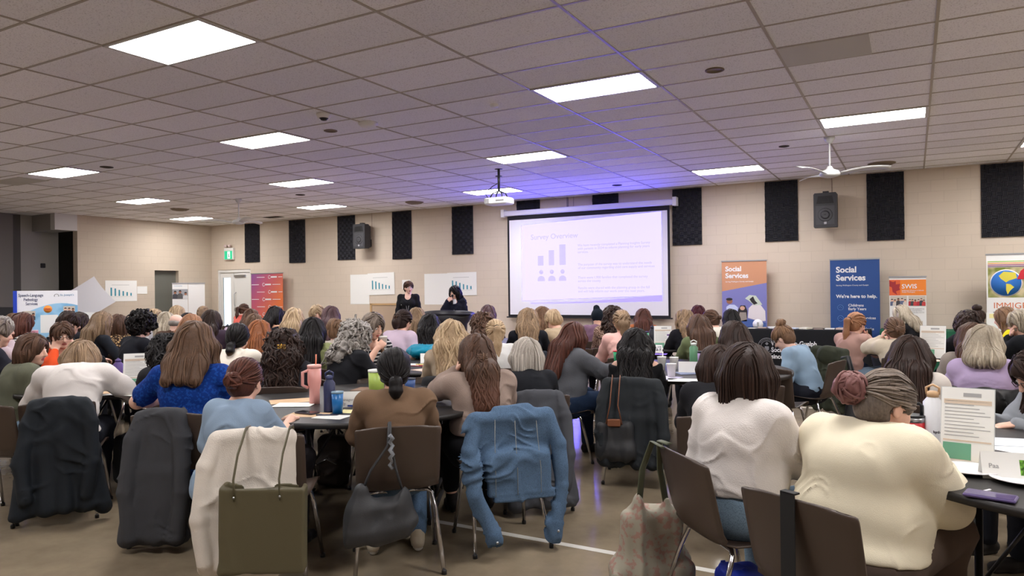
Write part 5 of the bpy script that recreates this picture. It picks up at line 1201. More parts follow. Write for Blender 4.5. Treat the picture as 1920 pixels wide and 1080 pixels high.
m.build('seam', SEAM, o)
for q in ((-.142, -.402, .12), (.24, -.369, .13)): MB().lathe([(0, -.004), (.008, -.003), (.008, 0), (0, 0)], q, 10, ax='y').build('button', STEEL, o)

# ------------------------------------------------------------------ bags
def strapo(pts, r, m, parent, flat=.3, name='strap'): return MB().tube(pts, r, 8, flat=flat).build(name, m, parent)
OLV = mat('olive_leather', (88, 82, 60), .5, bump=.15, bscale=300)
T = SDF(.02)
T.box((.07, -.43, .38), (.205, .048, .215), rotm(.04, .03, 0), rd=.018); T.box((.07, -.43, .60), (.18, .034, .06), rd=.005, sub=True, k=.005)
T.disp = folds(31, .006, fx=30, mode=1); V, F = T.mesh(.008); t = link_mesh('tote_bag', V, F, OLV); onchair('lblue', t)
for x in (-.055, .16):
    strapo([(x-.0, -.478, .53), (x-.005, -.478, .63), (x+.0, -.42, .74), (x+.01, -.31, .845), (x+.01, -.24, .84), (x+.01, -.22, .78)], .014, OLV, t, .3, 'handle')
    MB().lathe([(0, -.004), (.006, -.003), (.006, 0), (0, 0)], (x, -.492, .55), 10, ax='y').build('rivet', STEEL, t)
tag(t, 'olive green leather tote bag with two straps hanging on chair back', 'bag')
BL2 = mat('black_bag_nylon', (42, 43, 46), .6, bump=.3, bscale=350)
T = SDF(.04)
T.box((-.12, -.345, .36), (.14, .045, .08), rotm(0, -.12, 0), rd=.04).box((-.11, -.35, .28), (.17, .06, .05), rotm(0, -.06, 0), rd=.04, k=.06).cone((-.2, -.34, .5), (-.22, -.34, .36), .025, .05, k=.06).cone((.02, -.34, .46), (.05, -.345, .34), .025, .05, k=.06)
T.disp = folds(12, .012, fx=40, mode=1); V, F = T.mesh(.008); t = link_mesh('hobo_bag', V, F, BL2); onchair('brown', t)
strapo([(-.2, -.34, .48), (-.15, -.34, .60), (-.06, -.32, .72), (-.05, -.29, .835), (-.05, -.24, .82)], .014, BL2, t, .5); strapo([(.02, -.34, .46), (-.02, -.34, .6), (-.045, -.31, .74), (-.045, -.28, .838)], .014, BL2, t, .5)
MB().tube([(-.05, -.335+.012*math.sin(k*1.2), .6+.02*k) if k % 2 else (-.035, -.335+.012*math.sin(k*1.2), .6+.02*k) for k in range(10)], .011, 8).build('rope_knot', mat('grey_rope', (120, 124, 130), .8), t)
MB().lathe([(0, -.004), (.009, -.003), (.009, 0), (0, 0)], (-.1, -.415, .27), 12, ax='y').build('snap', STEEL, t)
tag(t, 'black slouchy shoulder bag with grey rope strap on chair of the brown jacket', 'bag')
T = SDF(.04)
T.box((-.13, -.36, .37), (.13, .05, .15), rd=.05).box((-.13, -.36, .28), (.15, .055, .06), rd=.05, k=.06); T.disp = folds(99, .012, fx=50, mode=1); V, F = T.mesh(.009)
BRL = mat('brown_leather', (122, 74, 48), .5)
t = link_mesh('tote_bag', V, F, BL2); onchair('blacklong', t)
for x in (-.16, -.1): strapo([(x-.03 if x < -.12 else x+.03, -.41, .5), (x, -.40, .64), (x+.01, -.35, .8), (x+.01, -.29, .85), (x+.01, -.22, .8)], .011, BRL, t, .4, 'handle')
MB().box(-.18, -.08, -.425, -.405, .48, .54, bev=.008).build('flap', BRL, t)
tag(t, 'black nylon tote with brown leather handles hanging on chair', 'bag')
# floral tote hanging from the chair of the white sweater
FLR = pattern('floral_cloth', 'noise', (158, 153, 138), (160, 128, 118), 34)
T = SDF(.05)
T.box((-.29, -.27, .28), (.06, .15, .20), rotm(0, .05, 0), rd=.04).box((-.30, -.27, .14), (.085, .19, .10), rd=.05, k=.08).cone((-.26, -.34, .52), (-.28, -.34, .4), .02, .05).cone((-.26, -.2, .52), (-.28, -.2, .4), .02, .05)
T.disp = folds(61, .016, fx=42, mode=1); V, F = T.mesh(.008); t = link_mesh('cloth_tote_bag', V, F, FLR); onchair('bnwhite', t)
KH = mat('khaki_strap', (84, 88, 70), .8)
strapo([(-.26, -.34, .5), (-.24, -.33, .68), (-.19, -.30, .82), (-.1, -.29, .81)], .016, KH, t, .25); strapo([(-.26, -.2, .5), (-.24, -.24, .68), (-.2, -.26, .82), (-.12, -.25, .82)], .016, KH, t, .25)
tag(t, 'pale floral cloth tote bag with khaki straps hanging from chair', 'bag')
# black bag on the denim shirt chair
T = SDF(.03); T.cone((.1, -.33, .2), (.14, -.33, .48), .06, .03).cone((.22, -.33, .2), (.2, -.33, .5), .05, .02).box((.16, -.33, .17), (.1, .05, .07), rd=.04); T.disp = folds(19, .01, fx=50, mode=1); V, F = T.mesh(.01)
t = link_mesh('shoulder_bag', V, F, BL2); onchair('denimshirt', t); strapo([(.13, -.33, .45), (.15, -.31, .7), (.16, -.28, .84), (.17, -.22, .82)], .016, BL2, t, .4); strapo([(.2, -.33, .48), (.19, -.32, .7), (.17, -.29, .84)], .016, BL2, t, .4)
tag(t, 'black shoulder bag with long strap on chair of the denim shirt', 'bag')
# strap round the nearest chair back
o = MB().box(-.028, .028, -.292, -.288, .44, .83).box(-.028, .028, -.292, -.262, .826, .832).build('webbing_strap', mat('black_webbing', (16, 17, 20), .7)); onchair('cream', o); o.location.z = 0; tag(o, 'black webbing strap over the nearest chair back at right', 'strap')
# royal blue bag under the chair of the white sweater
T = SDF(.04); T.box((.05, .05, .14), (.16, .11, .13), rd=.05); T.disp = folds(8, .012, fx=30); V, F = T.mesh(.01); V[:, 2] = np.maximum(V[:, 2], .003)
o = link_mesh('cloth_bag', V, F, fabric('royal_cloth', (24, 44, 150), .7)); onchair('bnwhite', o); tag(o, 'royal blue bag on floor under chair of the white sweater', 'bag')
# backpack below the front table
q = at(628, 910, z=0)
T = SDF(.05); T.box((0, 0, .22), (.13, .08, .2), rd=.07).box((0, -.09, .15), (.1, .04, .11), rd=.04); T.disp = folds(44, .008, fx=30, mode=0); V, F = T.mesh(.01); V[:, 2] = np.maximum(V[:, 2]-.015, 0.003)
t = link_mesh('backpack', V, F, fabric('backpack_brown', (56, 46, 42), .6)); t.location = (q[0], q[1], 0); t.rotation_euler = (0, 0, .3)
strapo([(-.05, .05, .4), (0, .04, .45), (.05, .05, .4)], .01, BLK, t, 1, 'grab_handle'); strapo([(.1, .08, .35), (.16, .12, .2), (.12, .09, .06)], .015, BLK, t, .5); MB().tube([(-.08, -.135, .2), (0, -.14, .24), (.08, -.135, .2)], .003, 6).build('zip', STEEL, t)
tag(t, 'brown and black backpack standing on floor beneath the front table', 'backpack')
for (u, v, z_, lb) in ((548, 905, .12, 'dark bag on the floor under left edge of the front table'), (245, 905, .2, 'black backpack on the floor between the two dark coats')):
    q = at(u, v, z=0); T = SDF(.05); T.box((0, 0, z_), (.12, .1, z_), rd=.06).ell((.05, -.05, z_*.7), (.12, .08, z_*.6)); T.disp = folds(u, .01, fx=30); V, F = T.mesh(.012); V[:, 2] = np.maximum(V[:, 2]-.01, .003)
    t = link_mesh('backpack', V, F, BLC); t.location = (q[0], q[1], 0); strapo([(.0, .0, z_*2-.02), (.08, -.02, z_*2+.03), (.1, -.05, z_)], .012, BLK, t, .5); tag(t, lb, 'backpack')

# ------------------------------------------------------------------ things on tables
PAP = mat('paper_white', (232, 232, 228), .7); KRA = mat('kraft_paper', (206, 172, 134), .7); YEL = mat('sticky_yellow', (236, 226, 160), .7); ORG = mat('sticky_orange', (232, 180, 110), .7)
def onT(u, v, z=TZ): q = at(u, v, z=z); return q
def place(o, u, v, rz, lb, cat, group=None, dz=0.001):
    q = onT(u, v); o.location = (q[0], q[1], TZ+dz); o.rotation_euler = (0, 0, rz); tag(o, lb, cat, group); return o
LN = mat('print_grey', (165, 165, 165), .8); LG = mat('print_green', (110, 170, 140), .8); INK = mat('ink_dark', (40, 42, 50), .7); TANP = mat('print_tan', (214, 196, 176), .8)
def sheet(u, v, w_, l_, rz, m, lb, n=0, name='paper_sheet', cat='paper', th=.0015, dz=.001):
    o = MB().box(-w_/2, w_/2, -l_/2, l_/2, 0, th).build(name, m)
    if n:
        g = MB()
        for i in range(n): g.box(-w_*.4, w_*(.4-.12*(i % 3)), l_*(.4-.8*i/n)-.003, l_*(.4-.8*i/n), th, th+.0003)
        tag(g.build('printed_lines', LN, o), kind='stuff')
    return place(o, u, v, rz, lb, cat, dz=dz)
def stand(u, v, fa, w_, h_, lb, green=True, dz=.001, tilt=.0, name='sign_stand', z=None):
    t = empty(name); c_ = Matrix.Rotation(-.28, 4, 'X')
    MB().box(-w_/2, w_/2, -.002, .001, 0, h_).xf(c_).build('acrylic_panel', mat('acrylic', (230, 235, 235), .1, alpha=.6), t)
    MB().box(-w_/2, w_/2, 0, .1, 0, .003).build('foot', MATS['acrylic'], t)
    MB().box(-w_/2+.003, w_/2-.003, -.0035, -.002, .003, h_-.003).xf(c_).build('printed_sheet', PAP, t)
    g = MB(); 
    for i in range(11):
        z1 = h_*(.82-.045*i); g.box(-w_*.42, w_*(.42-.1*((i*7) % 4)), -.0042, -.0035, z1-.003, z1)
    g.box(-w_*.08, w_*.25, -.0042, -.0035, h_*.88, h_*.93)
    tag(g.xf(c_).build('printed_lines', LN, t), kind='stuff')
    if green:
        MB().box(-w_*.44, w_*.08, -.0044, -.0035, h_*.06, h_*.27).xf(c_).build('green_box', LG, t)
        MB().box(-w_*.44, w_*.44, -.0042, -.0035, h_*.29, h_*.31).xf(c_).build('tan_band', TANP, t); MB().box(-w_*.44, w_*.44, -.0042, -.0035, h_*.78, h_*.84).xf(c_).build('tan_band', TANP, t)
    rz = -YAW-math.atan((u-960)/FPX)-R_(fa)
    return place(t, u, v, rz, lb, 'sign', None, dz)
def tentcard(u, v, fa, lb, body='', pic=True, w_=.2, h_=.1):
    t = empty('name_card'); 
    MB().add([(-w_/2, -.04, 0), (w_/2, -.04, 0), (w_/2, 0, h_), (-w_/2, 0, h_), (-w_/2, .04, 0), (w_/2, .04, 0), (-w_/2, -.039, 0), (w_/2, -.039, 0), (w_/2, .001, h_-.002), (-w_/2, .001, h_-.002)], [(0, 1, 2, 3), (3, 2, 5, 4)]).build('folded_card', PAP, t)
    a = math.atan2(.04, h_)
    if body: text(body, .026, (-w_*.38, -.0245, h_*.40), LN, t, rot=(math.pi/2-a, 0, 0), bold=.01)
    if pic: MB().box(.03, .085, -.001, 0, .02, .08).xf(Matrix.Translation((0, -.0395, 0)) @ Matrix.Rotation(-a, 4, 'X')).build('picture', pattern('leaf_picture', 'soft', (30, 60, 24), (120, 180, 70), 60) if u > 1500 else pattern('ink_picture', 'soft', (225, 225, 225), (40, 42, 46), 45), t)
    return place(t, u, v, -YAW-math.atan((u-960)/FPX)-R_(fa), lb, 'name card')
def tumbler(u, v, c, h_, r, lb, lid=(20, 20, 22), taper=.85, kind='tumbler', dz=0, c2=None, **k):
    """kinds: tumbler, handle, bottle, loop, cup, straw"""
    n = {'cup': 'paper_cup', 'bottle': 'water_bottle', 'loop': 'water_bottle', 'jar': 'water_bottle'}.get(kind, 'tumbler'); t = empty(n)
    m = mat('cup_%d_%d_%d' % c, c, .35, spec=.5); ml = mat('lid_%d_%d' % lid[:2], lid, .4); rb = r*taper
    if kind in ('bottle', 'loop'):
        MB().lathe([(0, 0), (rb, 0), (r, .01), (r, h_*.78), (r*.6, h_*.87), (r*.6, h_*.88), (0, h_*.88)], n=24).build('body', m, t)
        MB().lathe([(0, h_*.88), (r*.62, h_*.88), (r*.62, h_*.98), (r*.3, h_), (0, h_)], n=20).build('cap', ml, t)
        if kind == 'loop': MB().tube([(-r*.6, 0, h_*.93), (-r*.65, 0, h_*1.06), (0, 0, h_*1.12), (r*.65, 0, h_*1.06), (r*.6, 0, h_*.93)], .006 if r > .03 else .005, 8).build('carry_loop', ml, t)
        else: MB().lathe([(r*.2, h_), (r*.26, h_*1.01), (r*.2, h_*1.05), (0, h_*1.05)], n=12).build('spout', ml, t)
    elif kind == 'cup':
        MB().lathe([(0, .002), (rb, 0), (r, h_), (r+.002, h_+.002), (r-.003, h_), (rb-.002, .006), (0, .006)], n=24).build('cup', m, t)
        if k.get('lidon'): MB().lathe([(r+.004, h_-.004), (r+.003, h_+.01), (r*.8, h_+.013), (0, h_+.01)], n=24).build('lid', ml, t)
        if k.get('straw'): MB().tube([(0, 0, .01), (.012, 0, h_+.05)], .004, 8).build('straw', PAP, t)
    else:
        if c2:
            mm = mat('cup2_%d' % c2[0], c2, .35); MB().lathe([(0, 0), (rb, 0), (rb+(r-rb)*.45, h_*.45)], n=24).build('lower_body', mm, t); MB().lathe([(rb+(r-rb)*.45, h_*.45), (r, h_*.93), (0, h_*.93)], n=24).build('body', m, t)
        else: MB().lathe([(0, 0), (rb, 0), (rb*1.02, h_*.35), (r, h_*.55), (r, h_*.93), (0, h_*.93)] if kind == 'handle' else [(0, 0), (rb, 0), (r, h_*.93), (0, h_*.93)], n=28).build('body', m, t)
        MB().lathe([(r*1.03, h_*.91), (r*1.05, h_*.99), (r*.9, h_), (0, h_)], n=28).build('lid', ml, t)
        if kind == 'handle': MB().tube([(r*.9*k.get('hx', -1), -.0, h_*.86), (r*1.75*k.get('hx', -1), 0, h_*.82), (r*1.8*k.get('hx', -1), 0, h_*.5), (r*.95*k.get('hx', -1), 0, h_*.42)], .011, 10).build('handle', m, t)
        if k.get('strawc'): MB().tube([(.01, 0, h_*.9), (.014, 0, h_+.07)], .005, 8).build('straw', mat('straw_coral', k['strawc'], .4), t)
    return place(t, u, v, -YAW-math.atan((u-960)/FPX)+k.get('rot', 0), lb, {'paper_cup': 'cup', 'water_bottle': 'bottle'}.get(n, 'tumbler'), dz=dz)
# front left table
tumbler(590, 757, (226, 160, 152), .27, .046, 'pink handled tumbler with coral straw on the front left table', lid=(228, 168, 158), kind='handle', strawc=(236, 140, 110), rot=.3, hx=-1, taper=.75)
tumbler(618, 772, (48, 54, 88), .235, .037, 'navy blue bottle with carry loop beside pink tumbler', lid=(52, 60, 100), kind='loop', taper=.95)
tumbler(633, 775, (20, 104, 170), .14, .037, 'bright blue steel tumbler right of the navy bottle', lid=(120, 150, 170))
tumbler(706, 744, (170, 196, 92), .2, .058, 'lime green tumbler with white lid behind the brown jacket', lid=(232, 234, 226), taper=.9)
tumbler(769, 733, (60, 90, 150), .1, .042, 'short blue plastic cup with clear lid, right of black bun', lid=(60, 66, 76))
tentcard(662, 762, 6, 'white name card with black ink picture on the front left table', 'Manager\n  Ey', True, .22, .1)
sheet(622, 782, .2, .14, .2, PAP, 'white paper with pen in front of bright blue tumbler', 0)
sheet(578, 778, .26, .16, .4, KRA, 'kraft envelope below the phone on the front left table', dz=.0005)
sheet(548, 752, .3, .2, .9, KRA, 'kraft envelope left of the pink tumbler'); sheet(552, 760, .26, .18, .5, PAP, 'printed sheet on clipboard near left rim of front table', 6, dz=.004)
sheet(700, 731, .3, .2, .3, mat('clipboard_brown', (120, 92, 70), .6), 'brown folder behind the lime green tumbler', th=.006); sheet(797, 731, .2, .13, .5, mat('envelope_orange', (216, 170, 110), .7), 'orange envelope with dark pen on the front table')
sheet(664, 772, .2, .12, .3, YEL, 'pale yellow note pad under the ink picture card', 3); sheet(845, 760, .26, .18, .2, mat('dark_folder', (44, 42, 44), .6), 'dark folder at right rim of the front left table', th=.01); sheet(835, 745, .2, .14, .9, KRA, 'tan envelope near the taupe sweater elbow')
def phone(u, v, rz, c, lb, l_=.15, w_=.075, th=.009, scr=(24, 26, 34)):
    t = MB().box(-w_/2, w_/2, -l_/2, l_/2, 0, th, bev=.004).build('phone', mat('phone_%d' % c[0], c, .35)); MB().box(-w_/2+.004, w_/2-.004, -l_/2+.006, l_/2-.006, th, th+.0008).build('screen', mat('phone_screen_%d' % scr[0], scr, .08), t); return place(t, u, v, rz, lb, 'phone', dz=.004)
phone(576, 776, 1.6, (60, 50, 60), 'dark phone lying on kraft envelope at the front left table')
def pen(u, v, rz, c, lb, dz=.01): 
    t = MB().tube([(-.07, 0, 0), (.06, 0, 0), (.072, 0, 0)], [.0045, .0045, .001], 8).build('pen', mat('pen_%d_%d' % c[:2], c, .35)); MB().tube([(-.07, .0, .005), (-.03, .0, .006)], .0018, 5).build('clip', STEEL, t); return place(t, u, v, rz, lb, 'pen', dz=dz)
pen(614, 781, .5, (30, 32, 60), 'dark pen on the white paper near the blue tumbler'); pen(800, 729, .9, (24, 24, 28), 'black pen on orange envelope'); pen(671, 764, .4, (40, 80, 190), 'blue pen beside the ink picture card')
# far left table
stand(255, 728, 8, .2, .29, 'white printed sign stand with green box on the far left table')
tumbler(222, 716, (90, 66, 130), .2, .04, 'purple bottle left of the far left sign stand', lid=(80, 60, 120), kind='bottle'); tumbler(205, 714, (214, 216, 220), .12, .035, 'clear cup by the purple bottle', lid=(210, 212, 216))
sheet(245, 738, .3, .22, .2, PAP, 'white papers in front of far left sign stand', 4); pen(250, 732, .3, (30, 90, 200), 'blue marker under the far left sign stand', .006); sheet(215, 735, .22, .16, 1.1, KRA, 'tan card on the far left table')
# right foreground table
stand(1812, 872, 6, .2, .33, 'tall white sign stand with green box beside white bottle, right foreground')
WB = tumbler(1750, 828, (224, 226, 230), .25, .043, 'tall white bottle with wooden cap and steel loop', lid=(196, 160, 120), kind='loop', taper=.97)
text('hydro', .018, (.0, -.0445, .05), INK, WB, bold=.02)
JR = tumbler(1712, 826, (190, 26, 40), .13, .052, 'red wide insulated jar with black handled lid', lid=(22, 24, 26), taper=.98)
MB().tube([(-.038, 0, .12), (-.04, 0, .175), (-.028, 0, .185), (.028, 0, .185), (.04, 0, .175), (.038, 0, .12)], .008, 8).build('lid_handle', mat('lid_22_24'), JR); MB().lathe([(.0535, .095), (.0535, .12)], n=28).build('steel_ring', STEEL, JR)
def plate(u, v, lb):
    t = MB().lathe([(0, .004), (.07, .004), (.095, .014), (.112, .017), (.112, .02), (.095, .018), (.07, .008), (0, .008)], n=40).build('plate', mat('plate_white', (232, 230, 232), .3)); return place(t, u, v, 0, lb, 'plate', 'white plates on the right foreground table')
plate(1818, 886, 'white plate beside yellow sticky notes, right foreground'); plate(1918, 905, 'white plate cut by right photo edge in front of the plant picture card')
sheet(1838, 880, .2, .1, -.1, ORG, 'orange sticky notes behind the left white plate'); sheet(1860, 880, .12, .1, -.3, YEL, 'pale yellow sticky notes next to orange ones', th=.004)
sheet(1890, 848, .3, .22, .5, PAP, 'open white booklet in front of grey cardigan', th=.004, n=0); sheet(1905, 832, .3, .2, .2, mat('paper_blueish', (214, 220, 232), .6), 'glossy leaflet under the hand of grey cardigan', dz=.006); sheet(1852, 850, .24, .16, -.6, mat('dark_folder'), 'dark folder between sign stand and booklet', th=.005)
tentcard(1893, 896, -14, 'white name card with green plant picture, right foreground table', 'Paa', True, .2, .1)
phone(1857, 935, 1.35, (92, 78, 128), 'purple phone case lying on right foreground table', scr=(84, 70, 118), l_=.16, w_=.085, th=.012); pen(1838, 926, 1.0, (225, 225, 230), 'white and silver pen beside the purple phone', .006)
o = MB().box(-.05, .05, -.03, .03, 0, .03, bev=.012).build('snack_packet', pattern('red_wrapper', 'noise', (150, 20, 36), (220, 190, 170), 60)); place(o, 1768, 848, .4, 'small red snack packet beside the white bottle', 'snack'); sheet(1752, 842, .14, .12, .3, PAP, 'crumpled white napkin by the red snack packet', th=.012, name='napkin', cat='napkin')
CL = mat('clear_plastic', (235, 238, 240), .08, alpha=.35)
o = MB().lathe([(0, 0), (.03, 0), (.038, .1), (.04, .1), (.032, 0)], n=20).build('plastic_cup', CL); place(o, 1836, 862, 0, 'clear crumpled plastic cup beside the right sign stand', 'cup')
o = MB().box(-.11, .11, -.004, .004, -.5, -.03).build('hanging_paper', PAP); q = at(1812, 985, d=2.75); o.location = tuple(q+np.array([0, 0, .22])); o.rotation_euler = (0, .12, .2); tag(o, 'white paper sheet hanging between large cream sweater and table', 'paper'); bpy.data.objects.remove(o)
# middle right table
for i, (u, v, h_, lb, s_) in enumerate(((1241, 693, .12, 'white paper cup with straw, left one on the middle right table', True), (1264, 693, .115, 'white paper cup behind the nearest cup, middle right table', False), (1259, 707, .115, 'nearest white foam cup on the middle right table', False))):
    tumbler(u, v, (244, 242, 238), h_, .042, lb, kind='cup', straw=s_, taper=.72, lid=(230, 228, 222))
tumbler(1316, 700, (170, 140, 190), .2, .036, 'purple gradient tumbler with black lid on the middle right table', lid=(26, 24, 28), taper=.95, c2=(84, 52, 120)); tumbler(1301, 684, (88, 140, 104), .22, .042, 'tall green tumbler with white handle loop', lid=(220, 226, 220), kind='loop', taper=.95)
tumbler(1158, 683, (36, 150, 100), .14, .045, 'green and red cold cup beside the pink blazer', lid=(190, 50, 50), taper=.7)
sheet(1287, 713, .3, .2, .3, PAP, 'white sheet at near rim of the middle right table', 3); sheet(1245, 708, .26, .2, -.2, mat('paper_lilac', (214, 208, 232), .6), 'lilac tinted sheet left of the white cups', 0); sheet(1296, 700, .28, .2, .7, mat('leaflet_blue', (120, 130, 160), .6), 'blue leaflet pile between cups and purple tumbler', 2, th=.006)
tentcard(1300, 699, 0, 'blank white name card left of the purple tumbler', '', False, .26, .1); o = MB().box(-.05, .05, -.03, .03, 0, .035, bev=.012).build('snack_packet', mat('red_packet', (200, 24, 40), .5)); place(o, 1321, 709, .2, 'small red packet right of the purple tumbler', 'snack')
sheet(1240, 683, .2, .15, .6, mat('leaflet_teal', (90, 140, 150), .6), 'teal leaflet behind the left paper cup')
# table left of centre
sheet(780, 684, .3, .2, .3, PAP, 'white sheet beside the markers, table left of centre', 3); sheet(800, 694, .26, .2, -.3, mat('paper_peach', (226, 196, 178), .6), 'peach sheet at near rim of table left of centre')
for i, (u, v, c) in enumerate(((783, 688, (190, 30, 40)), (792, 685, (226, 190, 50)), (798, 687, (170, 30, 60)))): pen(u, v, .3+.2*i, c, ('red marker left of the others', 'yellow marker in the middle', 'crimson marker on the right')[i]+', on table left of centre')
tentcard(806, 680, 0, 'white folded card right of the markers, table left of centre', '', False, .2, .1); tumbler(718, 667, (226, 222, 214), .1, .038, 'second white paper cup by the striped sweater', kind='cup', taper=.75)
sheet(765, 672, .2, .3, .5, mat('clipboard_brown'), 'brown tablet sleeve left of the folded card', th=.01)
o = None
T = SDF(.05); T.ell((0, 0, .55), (.2, .16, .07)).ell((.15, .05, .52), (.12, .14, .06)).ell((-.1, .1, .5), (.1, .1, .06)); T.disp = folds(5, .02, fx=40, mode=0); V, F = T.mesh(.012)
o = link_mesh('folded_jacket', V, F, fabric('teal_nylon', (0, 130, 160), .45)); q = at(793, 655, d=8.1); o.location = (q[0], q[1], q[2]-.57); tag(o, 'bright teal jacket bunched in the lap of the lilac top', 'jacket')
# far tables
tumbler(1211, 648, (96, 190, 150), .19, .042, 'mint green tumbler with black lid, far table in front of the screen corner', lid=(20, 20, 24)); tumbler(1224, 652, (34, 36, 48), .28, .042, 'black water bottle left of the far sign stand', lid=(24, 26, 44), kind='bottle')
stand(1243, 655, 0, .22, .3, 'white sign stand with green box on the far table behind pink blazer'); tumbler(1257, 655, (220, 216, 226), .19, .04, 'white patterned tumbler beside the far sign stand', lid=(110, 70, 140))
tentcard(1226, 661, 0, 'folded card with grey picture by the black water bottle', '', True, .2, .09); sheet(1226, 664, .3, .2, .2, mat('folder_purple', (110, 80, 190), .6), 'purple folder on the far table behind black wavy hair')
stand(1748, 672, 6, .24, .35, 'large white sign stand on the right far table by the green tablecloth'); sheet(1735, 676, .3, .2, .3, mat('paper_peach'), 'peach papers under the hands at right far table', 2)
tumbler(1890, 655, (50, 44, 60), .24, .04, 'dark bottle in front of the yellow top', lid=(200, 200, 205), kind='bottle')
stand(905, 652, 0, .2, .3, 'sign stand seen edge-on right of the lectern', dz=.001); sheet(945, 650, .3, .2, .3, PAP, 'papers on the table behind blond ponytail', 3)
tumbler(66, 642, (196, 130, 150), .2, .045, 'pink tumbler between the striped sweater and the display board', lid=(220, 170, 180), kind='handle'); tumbler(427, 640, (214, 190, 214), .26, .05, 'lilac bottle by the black low ponytail', lid=(40, 40, 50), kind='bottle')
# cup held by the drinker, microphone, cup of the pink shirt
def held(key, n, mb, mt, lb, cat, off=(0, 0, 0)):
    P = next(p for p in PL if p['key'] == key); sh, el, wr, hd_, hu, cu = P['arms'][n]; d = hd_/np.linalg.norm(hd_); c = wr+d*.085*.95-hu/np.linalg.norm(hu)*.045+V3(*off)
    o = mb.build(lb[0], mt); rz = P['rz']; o.location = (P['x']+c[0]*math.cos(rz)-c[1]*math.sin(rz), P['y']+c[0]*math.sin(rz)+c[1]*math.cos(rz), c[2]); o.rotation_euler = (0, 0, rz); tag(o, lb[1], cat); return o
held('cup', 'r', MB().lathe([(0, -.05), (.03, -.05), (.04, .05), (.043, .052), (.043, .06), (.036, .064), (0, .062)], n=20), PAP, ('paper_cup', 'white paper cup with lid held to the mouth by long grey hair'), 'cup')
held('pinkpony', 'r', MB().lathe([(0, -.06), (.03, -.06), (.038, .05), (0, .05)], n=20), mat('steel_cup', (120, 124, 126), .3, metal=.6), ('steel_cup', 'grey steel cup held to the mouth by the dusty pink shirt'), 'cup')
o = held('spk2', 'r', MB().tube([(0, 0, -.12), (0, .0, .04)], [.011, .014], 10), BLK, ('microphone', 'black handheld microphone held by the person at the lectern'), 'microphone'); MB().lathe([(0, .035), (.02, .045), (.026, .065), (.018, .085), (0, .09)], n=14).build('grille', mat('mic_grille', (60, 60, 64), .4, metal=.7), o)
# name tag and lanyard of the standing speaker
P = next(p for p in PL if p['key'] == 'spk1'); c7 = P['J']['c7']
MB().tube([c7+V3(-.07, .02, -.02), c7+V3(-.04, .12, -.14), c7+V3(0, .15, -.36), c7+V3(.04, .12, -.14), c7+V3(.07, .02, -.02)], .005, 5).build('lanyard', mat('lanyard_white', (200, 200, 205), .6), P['root'])
MB().box(c7[0]-.035, c7[0]+.035, .14, .147, c7[2]-.45, c7[2]-.36).build('badge_card', PAP, P['root']); MB().box(.05, .13, .125, .13, c7[2]-.2, c7[2]-.15).build('name_tag', PAP, P['root'])
# ------------------------------------------------------------------ things along the walls
BASEM = mat('banner_base', (170, 172, 175), .35, metal=.8)
def crowd(parent, x0, x1, z0, z1, y=-.007, cols=((190, 60, 60), (60, 80, 140), (210, 205, 200), (60, 60, 66)), n=6, grey=False):
    rs = np.random.RandomState(int(abs(x0*1000)+z0*100)); w_, h_ = x1-x0, z1-z0
    MB().box(x0, x1, y, y+.002, z0, z1).build('printed_photo', mat('photo_ground_%d' % grey, (150, 152, 156) if grey else (196, 186, 172), .6), parent)
    for i in range(n):
        cx = x0+w_*(i+.5)/n+rs.uniform(-.02, .02)*w_; cz = z0+h_*rs.uniform(.5, .72); r = min(h_*.16, w_/n*.42); c = cols[i % len(cols)]
        if grey: c = (c[1],)*3
        bt_ = [(max(x0, cx-r*1.7), z0), (max(x0, cx-r*1.5), cz-r*1.5), (cx-r*.5, cz-r*.8), (cx+r*.5, cz-r*.8), (min(x1, cx+r*1.5), cz-r*1.5), (min(x1, cx+r*1.7), z0)]
        MB().poly(bt_, y-.001-.0004*i, y-.0004*i).build('printed_clothes', mat('pc_%d' % c[0], c, .6), parent)
        sk = (150, 150, 150) if grey else SKIN['lmdp'[i % 4]]
        MB().poly([(cx+r*.8*math.cos(a), cz+r*math.sin(a)) for a in np.linspace(0, 2*math.pi, 13)[:-1]], y-.002-.0004*i, y-.001-.0004*i).poly([(cx+r*.85*math.cos(a), cz+r*.25+r*.95*math.sin(a)) for a in np.linspace(.1, math.pi-.1, 9)], y-.0024-.0004*i, y-.002-.0004*i, 1).build('printed_head', [mat('ph_%d' % sk[0], sk, .6), mat('ph_hair', (50, 42, 40), .7)], parent)
def banner(x0, x1, z0, z1, y, m, lb, rz=0, name='banner_stand'):
    t = empty(name, (x0, y, 0), rz); w_ = x1-x0
    MB().box(0, w_, -.004, 0, z0+.05, z1).build('panel', m, t)
    MB().box(-.01, w_+.01, -.014, .012, z1-.012, z1+.012).build('top_rail', BASEM, t)
    MB().box(-.02, w_+.02, -.1, .1, z0, z0+.06, bev=.02).build('base', BASEM, t)
    MB().tube([(w_/2, .02, z0+.05), (w_/2, .012, z1)], .008, 6).build('pole', BASEM, t)
    tag(t, lb, 'banner'); return t, w_
WHT = mat('print_white', (228, 228, 232), .6); NAVY = mat('print_navy', (34, 48, 96), .6)
